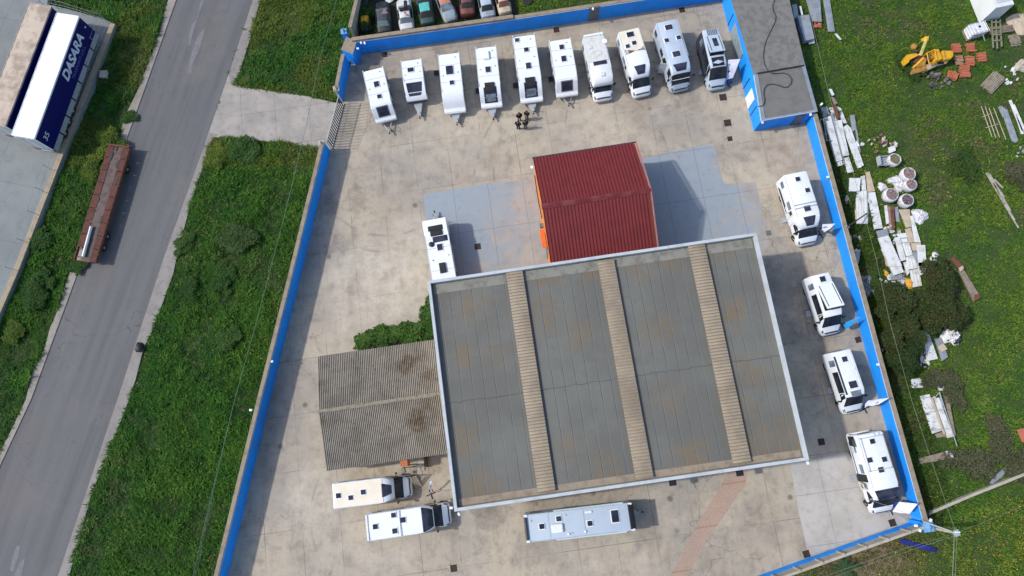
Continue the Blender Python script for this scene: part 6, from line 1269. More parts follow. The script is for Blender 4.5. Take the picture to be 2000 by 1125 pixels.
# iron bar, chair, sacks, bags
p0, p1 = P(*A6((135, 695))[0], 2.3), P(*A6((355, 545))[0], .7); mb = MB(); mb.tube([p0, p1], .07, 6); o_t = mesh_obj('iron_bar', mb, 'dsteel', recentre=True); tag(o_t, 'dark iron bar reaching from the wall onto the broad ribbed panel', 'bar')
cc = P(*A5((830, 925))[0]); t = empty('garden_chair', cc, R_(4), 'grey garden chair lying beside the wire sack', 'chair')
mb = MB(); mb.box((-.1, 0, .38), (.85, .8, .06)); mesh_obj('seat', mb, 'greypl', t, bevel=.02)
mb = MB(); mb.box((-.62, 0, .6), (.12, .95, .5), ry=.3); mesh_obj('backrest', mb, 'galv', t, bevel=.03)
for s in (-1, 1): mb = MB(); mb.box((-.1, s * .48, .58), (.95, .09, .06)); mesh_obj('armrest', mb, 'galv', t, bevel=.02); mb = MB(); mb.box((.28, s * .42, .2), (.06, .06, .4)); mesh_obj('leg', mb, 'galv', t); mb = MB(); mb.box((-.5, s * .42, .2), (.06, .06, .4)); mesh_obj('leg', mb, 'galv', t)
for i in range(4): mb = MB(); mb.box((-.1, -.3 + .2 * i, .418), (.8, .05, .02)); mesh_obj('slat', mb, 'galv', t)
def big_bag(px, label, r=.62, hgt=.85, fill='rubble', seed=0):
    random.seed(seed); p = P(*px, hgt * .6); t = empty('rubble_bag', Vector((p.x, p.y, 0)), 0, label, 'rubble bag', 'open white bags of rubble in the field')
    mb = MB(); mb.lathe([(r * .8, 0), (r * 1.02, .2), (r * 1.04, .55), (r * .98, hgt), (r * .86, hgt + .06), (r * .82, hgt - .02), (r * .8, hgt - .2)], 22, jit=.05); mesh_obj('sack', mb, 'plastic', t, smooth=60)
    mb = MB(); mb.lathe([(r * .85, hgt - .3), (r * .84, hgt - .06)], 18)
    for i in range(60): a = random.uniform(0, 6.28); d = r * .72 * math.sqrt(random.random()); mb.box((d * math.cos(a), d * math.sin(a), hgt - .03 + random.uniform(0, .08)), (random.uniform(.08, .22), .08, .07), rz=random.uniform(0, 3), rx=random.uniform(-.5, .5))
    mesh_obj('contents', mb, fill, t); return t
big_bag(zs((1088, 365))[0], 'open rubble bag at the top, behind the crumpled white plastic', .68, seed=1); big_bag(zs((1105, 450))[0], 'open rubble bag right of the crumpled white plastic', .6, seed=2); big_bag(zs((955, 528))[0], 'open rubble bag on the left of the group', .68, seed=3); big_bag(zs((1075, 570))[0], 'open rubble bag at the bottom, above the wide beige board', .66, fill=mat('dark_rubble', (.09, .055, .07), .8, col2=(.5, .45, .45), amt=1., scale=14, lo=.53, hi=.6, fine=.4), seed=4)
big_bag(A5((970, 895))[0], 'grey wire sack of dry weeds beside the garden chair', .62, .8, mat('dry_weeds', (.12, .12, .06), .9, col2=(.25, .22, .16), amt=1., scale=9), 5)
crumple(zs((1020, 430))[0], 'crumpled white plastic sheet between the rubble bags', 'plastic_sheet', 'plastic sheet', 'plastic', .85, .5, 6, 1.1); crumple(zs((895, 462))[0], 'small crumpled white bag left of the rubble bags', 'plastic_sheet', 'plastic bag', 'plastic', .42, .3, 7, 1.3, -.6); crumple(zs((1185, 688))[0], 'crumpled grey white plastic right of the wide beige board', 'plastic_sheet', 'plastic sheet', 'plastic', .75, .3, 8, 1., .3)
crumple(zs((1315, 1020))[0], 'scrap of pale plastic above the right hand dark bush', 'plastic_sheet', 'plastic sheet', 'plastic', .6, .2, 9); crumple(A7((915, 905))[0], 'black and white blotched bag right of the dark bushes', 'rubbish_bag', 'rubbish bag', mat('blotched_plastic', (.58, .58, .58), .5, col2=(.015, .015, .018), amt=1., scale=1.6, lo=.52, hi=.55, fine=.1), .95, .6, 10); crumple(A7((970, 770))[0], 'small dark bag above the black and white blotched one', 'rubbish_bag', 'rubbish bag', 'charcoal', .5, .3, 11, .5)
crumple(A7((105, 385))[0], 'dark grey bundle at the foot of the wall, upper one', 'tarpaulin_bundle', 'bundle', 'greypl', .75, .5, 13, 1., .2); crumple(A7((130, 480))[0], 'dark grey bundle at the foot of the wall, lower one', 'tarpaulin_bundle', 'bundle', 'greypl', .7, .45, 14, 1., -.2); crumple(A6((135, 390))[0], 'pale rags at the foot of the wall below the square white sheet', 'rags', 'rags', 'plastic', .5, .3, 15, .6, .1)
heap(A5((830, 700))[0], 'heap of rusty and white scrap in the grass above the garden chair', 'scrap_heap', 'scrap', mat('mixed_scrap', (.14, .07, .05), .8, col2=(.45, .42, .38), amt=1., scale=2.5, lo=.5, hi=.56), 1.05, 20, .3, 16, 1.5); slab(A5, ((905, 740), (990, 718), (998, 775), (918, 810)), 'square pale board on the rusty scrap heap', 'panel', .3, .05, 'board', 'board')
heap(A5((560, 700))[0], 'few white fragments right of the long stack', 'fragments', 'scrap', 'panel', .4, 5, .15, 17)
for i, (x, y, lab) in enumerate(((200, 390, 'left block of white foam'), (232, 385, 'leaning block of white foam'), (222, 432, 'lowest block of white foam'), (312, 350, 'tall block of white foam by the grey sheet'), (296, 402, 'flat block of white foam by the grey sheet'))):
    mb = MB(); mb.box((0, 0, .12), (.28 + .05 * (i % 2), .62 if i == 3 else .42, .22), rz=.5 * (i - 2)); o_t = mesh_obj('foam_block', mb, 'white2', loc=P(*A7((x, y))[0]), bevel=.02); tag(o_t, lab + ' above the left dark bush', 'foam block', 'white foam blocks by the bushes')
for i, (x, y, s, lab) in enumerate(((512, 410, 1.0, 'big orange foam lump right of the grey sheets'), (292, 318, .6, 'small orange foam lump left of the big white panel'))):
    crumple(A7((x, y))[0], lab, 'orange_foam', 'foam', 'foam', .62 * s, .35, 20 + i, .7, .2, n=14, rings=4)
p0, p1 = P(*zc(1500, 750, 3)((775, 918))[0], .12), P(*zc(1500, 750, 3)((985, 975))[0], .12)
mb = MB(); d = p1 - p0; mb.box((p0 + p1) / 2, (d.length, .42, .12), rz=math.atan2(d.y, d.x)); mb.box(p0.lerp(p1, .9) + Vector((0, 0, .08)), (.4, .3, .1), rz=.7); o_t = mesh_obj('blue_tarpaulin', mb, mat('royal_blue_sheet', (.015, .025, .19), .6, col2=(.008, .012, .08), amt=.8, scale=2), recentre=True, bevel=.04); tag(o_t, 'folded royal blue tarpaulin strip in the dry grass at lower right', 'tarpaulin')

wm = mat('broken_white_scrap', (.55, .55, .53), .6, col2=(.16, .11, .08), amt=1., scale=2.2, lo=.5, hi=.62, fine=.3)
for px, r_, n_, lab in (((1668, 478), .7, 16, 'broken white scraps between the iron bar and the wall plate'), ((1742, 455), .8, 20, 'broken scraps in the gap between the rusty girder and the white sheet cluster'), ((1752, 545), .7, 18, 'broken scraps around the big orange foam lump'), ((1626, 262), .7, 16, 'broken scraps at the top right of the long white panels'), ((1800, 700), .8, 20, 'broken laths and scraps below the wedge shaped panels'), ((1690, 395), .5, 12, 'scraps beside the square white sheet'), ((1830, 790), .6, 14, 'broken scraps between the torn sheets and the framed panels')):
    heap(px, lab, 'scrap_heap', 'scrap', wm, r_, n_, .3, int(px[0]), 1.4, 1.2, 'heaps of broken scrap among the panels')
# ------------------------------------------------------------ drains, mats, lamps
for i, (x, y, s, lab) in enumerate(((1412, 190, .72, 'rusty drain cover nearest the silver and black van'), (1421, 240, .72, 'rusty drain cover left of the storehouse front corner'), (1425.5, 271, .5, 'small rusty drain grate below the storehouse corner'), (1332, 19.5, .6, 'drain grate at the foot of the back wall above the bus shaped motorhome'),
    (1086.5, 58.5, .6, 'drain grate at the foot of the back wall above the caravan row'), (751, 107, .6, 'drain grate in the dark corner by the pier'), (933, 481.5, .62, 'drain grate beside the white caravan in the blue painted bay'), (1501, 455, .5, 'pale drain cover at the upper right corner of the warehouse'),
    (1676, 663.5, .55, 'drain grate between the two vans at the azure wall'), (1604, 863, .6, 'drain grate near the lower right corner of the warehouse'), (1743, 1021, .6, 'drain grate below the lowest motorhome on the azure wall'), (1575, 1082, .6, 'drain grate at the foot of the precast wall'), (886, 1110, .6, 'drain grate near the bottom edge below the two motorhomes'))):
    mb = MB(); mb.box((0, 0, .012), (s, s, .016))
    for k in range(4): mb.box((-.36 * s + k * .24 * s, 0, .026), (.07, s * .84, .014))
    o_t = mesh_obj('drain_grate', mb, 'grate' if i != 7 else 'greytrim', loc=P(x, y)); o_t.rotation_euler = (0, 0, TH if i not in (8, 10, 11) else R_(15)); tag(o_t, lab, 'drain grate', 'drain grates set in the yard')
def lamp(px, z, label, aim=0., size=.16):
    t = empty('floodlight', P(px[0], px[1], z), aim, label, 'floodlight', 'small white floodlights on the walls')
    mb = MB(); mb.box((.05, 0, 0), (size * 1.6, size * 1.2, size)); mesh_obj('head', mb, 'white', t, bevel=.02)
    mb = MB(); mb.tube([(-.22, 0, -.12), (0, 0, 0)], .02, 5); mesh_obj('arm', mb, 'galv', t); return t
for px, z, lab, a in (((705, 83), 2.2, 'small white floodlight at the left end of the back wall', -1.2), ((698, 95), 2.1, 'small white floodlight on the corner pier', 0), ((712, 83.5), 2.2, 'second white floodlight from the corner on the back wall', -1.2), ((1158, 16.5), 2.3, 'white floodlight above the grey door', -1.5), ((1604, 204), 2.7, 'white lamp on a bracket at the right corner of the storehouse', .8), ((1583, 223), 2.2, 'white lamp under the storehouse eave beside the azure wall', -1.5), ((1489, 238), 2.2, 'white lamp at the front left corner of the storehouse', -1.5),
    ((1618, 346), 2.0, 'white lamp on the azure wall by the topmost motorhome', 3.1), ((1655, 443), 2.0, 'white lamp behind the azure wall near the iron bar', 0), ((1716, 712), 2.0, 'white lamp on the azure wall by the ribbed roof van', 3.1), ((1790, 1027), 2.5, 'white lamp left of the capped corner pillar', 3.), ((1797, 1035), 2.5, 'white lamp below the capped corner pillar', -2.), ((1817, 1017), 2.6, 'white lamp above the capped corner pillar', 1.),
    ((491, 801), 2.3, 'white lamp on the outer side of the long blue wall', 3.1), ((530, 706), 2.1, 'tiny white lamp on the inner face of the long blue wall', 0), ((882.5, 992), 6.6, 'white lamp on the left side of the warehouse corner', 3.1), ((896, 1003), 6.6, 'white lamp below the warehouse corner by the big nosed motorhome', -1.2), ((1577, 903), 6.6, 'white lamp at the lower right corner of the warehouse', -1.2)):
    lamp(px, z, lab, a)
mb = MB(); mb.tube([P(1798, 1016, 2.4), P(1812, 1043, 2.2)], .05, 6); o_t = mesh_obj('black_rod', mb, 'black', recentre=True); tag(o_t, 'short black rod crossing the capped corner pillar', 'rod')

# ------------------------------------------------------------ flags
def flag(label, cloth, pole, m, navy=None, logo=None, base=None):
    """cloth: [(px, py, z)...]; pole: [(px, py, z)...]"""
    pp = [P(*q) for q in pole]; o = Vector((pp[0].x, pp[0].y, 0)); t = empty('feather_flag', o, 0, label, 'flag', 'advertising flags in the yard')
    def clothmesh(nm, pts, m_):
        q = [P(*p) - o for p in pts]; c = sum(q, Vector()) / len(q); n_ = (q[1] - q[0]).cross(q[2] - q[0]).normalized() * .008
        k = len(q); K = 4; vs = []; fs = []
        for lay in (1, -1):
            for j in range(K):
                for i in range(k):
                    s = 1 - j / K; v = c + (q[i] - c) * s; vs.append(v + n_ * lay + n_.normalized() * .05 * math.sin(i * 2.1 + j * 1.7) * (1 if j else .3))
            vs.append(c + n_ * lay)
        off = k * K + 1
        for lay in (0, 1):
            b0 = lay * off
            for j in range(K - 1):
                for i in range(k): a, b_, c2, d2 = b0 + j * k + i, b0 + j * k + (i + 1) % k, b0 + (j + 1) * k + (i + 1) % k, b0 + (j + 1) * k + i; fs.append((a, b_, c2, d2) if not lay else (d2, c2, b_, a))
            for i in range(k): a, b_, c2 = b0 + (K - 1) * k + i, b0 + (K - 1) * k + (i + 1) % k, b0 + k * K; fs.append((a, b_, c2) if not lay else (c2, b_, a))
        for i in range(k): fs.append((i, off + i, off + (i + 1) % k, (i + 1) % k))
        return mesh_obj(nm, MB().add(vs, fs), m_, t, smooth=50)
    cl = clothmesh('cloth', cloth, m)
    if navy: clothmesh('lower_band', navy, 'flagblue' if m != 'flagsky' else m)
    if logo:
        mb = MB()
        for line in logo: mb.tube([P(*p) - o for p in line], .028, 4)
        mesh_obj('emblem', mb, 'darkstripe', cl)
    mb = MB(); mb.tube([p - o for p in pp], .022, 5); mesh_obj('pole', mb, 'fascia', t)
    mb = MB(); mb.box((0, 0, .03), (.9, .09, .05), rz=.4); mb.box((0, 0, .033), (.09, .9, .05), rz=.4); mesh_obj('foot', mb, 'black', t); return t
def zz3(z_, L): return [(*z_((a, b))[0], c) for a, b, c in L]
flag('white flag with a navy lower end beside the silver and black van', zz3(z10, [(952, 606, 2.4), (1098, 596, 2.9), (1012, 822, 1.1), (932, 848, .9)]), zz3(z10, [(950, 900, 0), (1005, 830, 1.1), (1100, 594, 2.95)]), 'flag', zz3(z10, [(932, 850, .9), (1012, 824, 1.1), (1000, 868, .8), (938, 893, .6)]), [zz3(z10, [(958, 672, 2.1), (985, 652, 2.2), (1010, 640, 2.3), (1030, 628, 2.4)]), zz3(z10, [(1000, 642, 2.3), (1030, 645, 2.35), (1056, 632, 2.5), (1040, 624, 2.5)])])
flag('white flag at the nose of the topmost motorhome on the azure wall', zz3(zr5, [(665, 738, 1.9), (822, 730, 2.9), (762, 790, 2.2), (690, 832, 1.6), (655, 800, 1.5)]), zz3(zr5, [(640, 860, 0), (690, 835, 1.5), (824, 728, 2.95)]), 'flag', None, [zz3(zr5, [(668, 778, 1.95), (700, 768, 2.1), (718, 770, 2.2)]), zz3(zr5, [(700, 768, 2.1), (712, 774, 2.1)])])
flag('twisted azure flag at the nose of the wedge roofed van', zz3(zr6, [(968, 746, 2.7), (800, 815, 1.4), (738, 850, 1.1), (738, 880, .9), (768, 916, .9), (800, 908, 1.1), (885, 825, 1.9)]), zz3(zr6, [(700, 850, 0), (800, 812, 1.3), (972, 744, 2.75)]), 'flagsky')
flag('white flag at the nose of the ribbed roof van', zz3(zr7, [(1092, 808, 2.8), (900, 832, 1.9), (790, 848, 1.2), (748, 895, .9), (745, 950, .6), (775, 915, .9), (842, 920, 1.3), (945, 895, 1.9)]), zz3(zr7, [(735, 960, 0), (760, 880, .9), (900, 830, 1.9), (1096, 804, 2.85)]), 'flag', None, [zz3(zr7, [(905, 888, 1.7), (930, 868, 1.9), (962, 852, 2.0)]), zz3(zr7, [(935, 870, 1.9), (950, 866, 1.9)])])
flag('large white flag with a navy end at the nose of the lowest motorhome', zz3(zr8, [(903, 912, 2.8), (690, 888, 1.5), (660, 925, 1.2), (612, 1000, .9), (700, 1018, 1.3), (808, 1026, 1.9)]), zz3(zr8, [(585, 985, 0), (640, 960, .9), (905, 914, 2.85)]), 'flag', zz3(zr8, [(688, 888, 1.5), (658, 930, 1.2), (610, 975, .8), (585, 965, .7), (628, 915, 1.2), (648, 880, 1.4)]), [zz3(zr8, [(815, 925, 2.2), (835, 920, 2.3), (830, 945, 2.2)]), zz3(zr8, [(795, 955, 2.0), (812, 950, 2.1), (815, 965, 2.1)]), zz3(zr8, [(755, 990, 1.7), (775, 982, 1.8)])])
zq5 = zc(760, 870, 8.036)
flag('small white and red flag near the ladder below the corrugated shed', zz3(zq5, [(628, 572, 1.6), (668, 560, 1.8), (666, 680, 1.0), (652, 752, .6)]), zz3(zq5, [(655, 765, 0), (640, 640, 1.4), (630, 568, 1.7)]), 'flag', None)
mb = MB(); mb.prism([P(*zq5((664, 670))[0], .75), P(*zq5((705, 726))[0], .65), P(*zq5((690, 732))[0], .65), P(*zq5((660, 700))[0], .7)], .03); o_t = mesh_obj('red_pennant', mb, 'flagred', recentre=True); tag(o_t, 'narrow red pennant beside the small white flag', 'pennant')

# ------------------------------------------------------------ tank, ladder and scaffold below the shed
mb = MB(); c = P(*zq5((258, 232))[0], 2.0); t = empty('rusty_tank', Vector((c.x, c.y, 0)), TH, 'rusty orange box tank on thin legs at the lower eave of the corrugated shed', 'tank')
mb.box((0, 0, 2.3), (.78, 1.1, .9)); mesh_obj('tank_body', mb, mat('orange_rust', (.42, .15, .06), .8, col2=(.26, .085, .04), amt=.8, scale=2), t, bevel=.1)
for x in (-.32, .32):
    for y in (-.48, .48): mb = MB(); mb.box((x, y, .93), (.07, .07, 1.86)); mesh_obj('leg', mb, 'dsteel', t)
t = empty('scaffold', P(*zq5((350, 400))[0]), TH, 'small thin scaffold frame between the rusty tank and the ladder', 'scaffold')
mb = MB()
for x in (-.55, .55):
    for y in (-.4, .4): mb.tube([(x, y, 0), (x, y, 1.6)], .025, 5)
for z in (.5, 1.1, 1.6): mb.tube([(-.55, -.4, z), (.55, -.4, z), (.55, .4, z), (-.55, .4, z), (-.55, -.4, z)], .022, 4)
mesh_obj('tubes', mb, 'dsteel', t)
l0, l1 = P(*zq5((470, 655))[0], .05), P(*zq5((372, 490))[0], 1.3); t = empty('ladder', l0, 0, 'pale wooden ladder leaning on the scaffold in front of the cream roofed motorhome', 'ladder'); v = l1 - l0; sd = Vector((v.y, -v.x, 0)).normalized() * .27
for s in (-1, 1): mb = MB(); mb.tube([sd * s, v + sd * s], .04, 5); mesh_obj('rail', mb, 'woodlt', t)
for i in range(8): mb = MB(); p = v * ((i + .5) / 8); mb.tube([p - sd, p + sd], .03, 5); mesh_obj('rung', mb, 'woodlt', t)
for q, lab in ((((95, 245), (185, 240), (255, 420), (110, 450)), 'square concrete slab left of the rusty tank'), (((440, 170), (540, 165), (556, 395), (460, 405)), 'tall concrete slab right of the rusty tank')):
    p = ppoly(zq5(*q), .10); c0 = sum(p, Vector()) / 4; mb = MB(); mb.prism([a - Vector((c0.x, c0.y, 0)) for a in p], .1); o_t = mesh_obj('concrete_slab', mb, 'block', loc=(c0.x, c0.y, 0)); tag(o_t, lab, 'slab')
p0, p1 = P(*zq5((585, 340))[0], .3), P(*zq5((590, 175))[0], .3); mb = MB(); mb.tube([p0, p1], .16, 6); o_t = mesh_obj('dark_beam', mb, 'rust', recentre=True); tag(o_t, 'dark rusty beam on the ground right of the tall concrete slab', 'beam')
t = empty('pipe_rail', P(*zq5((760, 720))[0]), 0, 'thin pipe railing between the small flag and the warehouse corner', 'railing'); c0 = P(*zq5((760, 720))[0])
mb = MB(); q = lambda x, y, z: P(*zq5((x, y))[0], z) - c0
mb.tube([q(735, 720, .9), q(765, 712, .9), q(960, 712, .9)], .022, 4); mb.tube([q(735, 720, .9), q(750, 860, .9)], .022, 4); mb.tube([q(765, 715, .9), q(788, 862, .9), q(960, 850, .9)], .022, 4)
for x, y in ((735, 720), (765, 712), (785, 860)): mb.tube([q(x, y, .9), q(x + 6, y + 6, 0)], .022, 4)
mesh_obj('tubes', mb, 'galv', t)

# ------------------------------------------------------------ pole and wires
pb, pt = P(1797, 1026), P(1867, 1041, 4.6)
t = empty('utility_pole', pb, 0, 'leaning grey utility pole behind the capped corner pillar', 'pole'); mb = MB(); mb.tube([(0, 0, 0), pt - pb], .15, 8, .11); mesh_obj('shaft', mb, 'block', t, smooth=50)
mb = MB(); mb.tube([P(1800, 1018, 2.2) - pb, pt - pb - Vector((0, 0, .1))], .05, 6); mesh_obj('brace', mb, 'galv', t)
mb = MB(); mb.box(pt - pb + Vector((0, 0, .05)), (.5, .5, .2), rz=.4); mesh_obj('head', mb, 'galv', t, bevel=.04)
for i in range(3): mb = MB(); mb.lathe([(.05, 0), (.07, .06), (.04, .16)], 8, pt - pb + Vector((-.15 + .15 * i, .1, .15))); mesh_obj('insulator', mb, 'white', t)
def wire(pts, label, r=.022, m='galv'):
    q = [P(*p) for p in pts]; mb = MB(); mb.tube(q, r, 4); o = mesh_obj('overhead_wire', mb, m, recentre=True); tag(o, label, 'wire', 'overhead wires')
lw_ = mat('old_wire', (.15, .19, .13), .7)
wire([(1867, 1040, 4.7), (1817, 893, 4.6), (1780, 780, 4.6), (1737, 625, 4.6), (1711, 505, 4.7), (1666, 337, 4.8), (1622, 195, 4.9), (1588, 51, 5.0), (1560, -70, 5.2)], 'long overhead wire running from the leaning pole up past the storehouse', .015, lw_)
wire([(1869, 1041, 4.7), (1940, 1012, 4.7), (2060, 962, 4.8)], 'overhead wire running from the leaning pole to the right edge', .015, lw_)
wire([(1862, 1043, 4.7), (1740, 1080, 4.6), (1618, 1123, 4.6), (1480, 1175, 4.7)], 'upper of two parallel wires running from the pole to the bottom edge', .015, lw_); wire([(1865, 1046, 4.7), (1745, 1086, 4.6), (1632, 1125, 4.6), (1480, 1182, 4.7)], 'lower of two parallel wires running from the pole to the bottom edge', .015, lw_)
wire([(1864, 1046, 4.7), (1862, 1090, 4.6), (1858, 1180, 4.6)], 'left strand of the wire pair dropping straight to the bottom edge', .03, lw_); wire([(1869, 1046, 4.7), (1867, 1090, 4.6), (1864, 1180, 4.6)], 'right strand of the wire pair dropping straight to the bottom edge', .015, lw_)
wire([(1584, 903, 6.7), (1640, 942, 5.8), (1687, 973, 5.1), (1740, 990, 4.7), (1790, 1012, 4.4), (1866, 1040, 4.6)], 'thin service wire from the warehouse corner to the leaning pole', .014)
for i, (dx, dz_) in enumerate(((0, 0), (3.5, .05), (7, -.05))):
    wire([(668 - dx * .2, -60, 3.4 + dz_), (657.5 - dx * .1, 0, 3.3 + dz_), (625, 112, 3.1 + dz_), (597, 250, 2.9 + dz_), (556, 420, 2.7 + dz_), (506, 610, 2.6 + dz_), (457, 786, 2.6 + dz_), (408 + dx * .4, 988, 2.8 + dz_), (377 + dx * .9, 1125, 3.0 + dz_), (360 + dx, 1200, 3.1 + dz_)], ('left', 'middle', 'right')[i] + ' strand of the green cable running beside the long blue wall', .022 if i == 0 else .010, mat('green_cable', (.10, .20, .12), .6) if i == 0 else lw_)

# ------------------------------------------------------------ people
def skin_obj(name, verts, edges, rad, m, parent, sub=1, root=0):
    me = bpy.data.meshes.new(name); me.from_pydata([tuple(v) for v in verts], edges, []); me.update(); o = bpy.data.objects.new(name, me); C.objects.link(o); o.parent = parent
    md = o.modifiers.new('skin', 'SKIN'); md.use_smooth_shade = True
    if not me.skin_vertices: me.skin_vertices.new()
    for i, r in enumerate(rad): me.skin_vertices[0].data[i].radius = (r, r) if not isinstance(r, tuple) else r
    for i in range(len(rad)): me.skin_vertices[0].data[i].use_root = (i == root)
    s = o.modifiers.new('sub', 'SUBSURF'); s.levels = sub; s.render_levels = sub
    me.materials.append(MT[m]); return o
def person(px, face, label, top, legs, hair, hgt=1.72, arms=0, long_hair=False, seed=0):
    k = hgt / 1.72; t = empty('person', P(*px), face, label, 'person', 'people standing together in the yard')
    rg = random.Random(seed); j = lambda s=.02: rg.uniform(-s, s)
    V = []; E = []; Rr = []
    def a(x, y, z, r, p=None):
        V.append(Vector((x * k, y * k, z * k))); Rr.append(r * k)
        if p is not None: E.append((p, len(V) - 1))
        return len(V) - 1
    pel = a(0, 0, .95, .13); wa = a(0, 0, 1.10, .12, pel); ch = a(.0, 0, 1.30, .14, wa); nk = a(-.01, 0, 1.47, .058, ch); hd = a(.01, 0, 1.58, .085, nk); ht = a(.0, 0, 1.665, .075, hd)
    arm = []; leg = []
    for s in (-1, 1):
        sh = a(-.01, s * .19, 1.40, .065, ch)
        if arms == 0: el = a(-.02 + j(), s * .26, 1.13, .045, sh); wr = a(.06 + j(.04), s * .25, .90, .032, el)
        elif arms == 1: el = a(.02, s * .27, 1.14, .045, sh); wr = a(.22, s * .06, 1.12, .032, el)
        else: el = a(-.05, s * .30, 1.14, .045, sh); wr = a(.10, s * .20, .98, .032, el)
        d = (V[wr] - V[el]).normalized() / k; pm = V[wr] / k + d * .06; pa = a(*pm, .030, wr)
        side = Vector((0, 1, 0)) if abs(d.y) < .7 else Vector((0, 0, 1))
        for f in range(4):
            o_ = side * (.022 * (f - 1.5)); ln = (.065, .078, .074, .058)[f]; p1 = V[pa] / k + d * .03 + o_; q = a(*p1, .0095, pa); p2 = p1 + d * ln * .55 + Vector((.008, 0, 0)); q = a(*p2, .009, q); a(*(p2 + d * ln * .4 + Vector((.016, 0, 0))), .008, q)
        p1 = V[wr] / k + d * .03 + Vector((.035, 0, 0)); q = a(*p1, .011, wr); a(*(p1 + d * .045 + Vector((.012, 0, 0))), .0095, q)
        hp = a(0, s * .09, .88, .085, pel); kn = a(.03 + j(), s * (.10 + j()), .49, .055, hp); an = a(-.01 + j(.01), s * .11, .09, .038, kn); a(.13, s * .125, .03, .034, an); arm.append((sh, el, wr)); leg.append((hp, kn, an))
    skin_obj('body', V, E, Rr, 'skin', t)
    def sub(ids, edges, extra, m, nm, lv=1):
        mp = {v: i for i, v in enumerate(ids)}; skin_obj(nm, [V[i] for i in ids], [(mp[x], mp[y]) for x, y in edges], [Rr[i] + extra for i in ids], m, t, lv)
    ids = [ch, wa, pel] + [x for q in arm for x in q]; sub(ids, [(ch, wa), (wa, pel)] + [e for s_, e_, w_ in arm for e in ((ch, s_), (s_, e_), (e_, w_))], .040, top, 'jacket')
    ids = [pel] + [x for q in leg for x in q]; sub(ids, [e for h_, kn_, an_ in leg for e in ((pel, h_), (h_, kn_), (kn_, an_))], .026, legs, 'trousers')
    for s in (-1, 1):
        mb = MB(); mb.box((.055 * k, s * .12 * k, .045), (.27 * k, .095, .09), taper=.8); mesh_obj('shoe', mb, 'black', t, bevel=.025)
    hc = V[hd].lerp(V[ht], .4); mb = MB(); mb.lathe([(.085, -.02), (.104, .03), (.098, .08), (.06, .118), (.01, .13)], 14, hc + Vector((-.014, 0, .0))); hh_ = mesh_obj('hair', mb, hair, t, smooth=60)
    if long_hair: mb = MB(); mb.box(hc + Vector((-.085, 0, -.10)), (.06, .17, .26)); mesh_obj('hair', mb, hair, t, bevel=.03)
    mb = MB(); mb.box(hc + Vector((.088, 0, -.045)), (.035, .028, .045), taper=.6); mesh_obj('nose', mb, 'skin', t, bevel=.006)
    for s in (-1, 1):
        mb = MB(); mb.box(hc + Vector((.079, s * .032, -.012)), (.014, .022, .012)); mesh_obj('eye', mb, 'black', t); mb = MB(); mb.box(hc + Vector((.0, s * .088, -.03)), (.035, .018, .055)); mesh_obj('ear', mb, 'skin', t, bevel=.006)
    mb = MB(); mb.box(hc + Vector((.078, 0, -.088)), (.012, .045, .010)); mesh_obj('mouth', mb, 'flagred', t)
    return t
person((1014.5, 235.5), R_(-75), 'person in black, upper left of the four, facing the one below', 'blackcloth', 'blackcloth', 'hairbr', 1.68, 2, True, 1)
person((1029, 232), R_(-110), 'person in black with brown hair, upper right of the four, arms folded', 'blackcloth', 'blackcloth', 'hairbr', 1.66, 1, True, 2)
person((1012.5, 252), R_(80), 'person in a dark jacket and dark trousers, lower left of the four', 'denim', 'denim', 'hair', 1.78, 2, False, 3)
person((1026.5, 250.5), R_(105), 'person in a black top and grey trousers, lower right of the four', 'blackcloth', 'greycloth', 'hair', 1.75, 0, False, 4)

# ------------------------------------------------------------ plants
def vnoise(x, y, s, seed):
    rg = np.random.default_rng(seed); G = rg.random((256, 256)); x = x * s + 1000.3; y = y * s + 1000.7
    xi = np.floor(x).astype(int); yi = np.floor(y).astype(int); fx = x - xi; fy = y - yi; fx = fx * fx * (3 - 2 * fx); fy = fy * fy * (3 - 2 * fy); g = lambda a, b: G[a % 256, b % 256]
    return (g(xi, yi) * (1 - fx) + g(xi + 1, yi) * fx) * (1 - fy) + (g(xi, yi + 1) * (1 - fx) + g(xi + 1, yi + 1) * fx) * fy
def fbm(x, y, s, seed, o=4): return sum(vnoise(x, y, s * 2 ** i, seed + i) * .5 ** i for i in range(o)) / sum(.5 ** i for i in range(o))
def np_mesh(name, co_, tri, col, m='leaf', parent=None, loc=None):
    me = bpy.data.meshes.new(name); nv, nf = len(co_), len(tri)
    me.vertices.add(nv); me.vertices.foreach_set('co', co_.astype(np.float32).ravel()); me.loops.add(nf * 3); me.loops.foreach_set('vertex_index', tri.astype(np.int32).ravel())
    me.polygons.add(nf); me.polygons.foreach_set('loop_start', np.arange(0, nf * 3, 3, dtype=np.int32)); me.polygons.foreach_set('loop_total', np.full(nf, 3, dtype=np.int32)); me.update(calc_edges=True)
    at = me.color_attributes.new('Col', 'FLOAT_COLOR', 'POINT'); at.data.foreach_set('color', np.hstack([col, np.ones((nv, 1))]).astype(np.float32).ravel())
    me.materials.append(MT[m]); o = bpy.data.objects.new(name, me); C.objects.link(o)
    if parent: o.parent = parent
    if loc is not None: o.location = loc
    return o
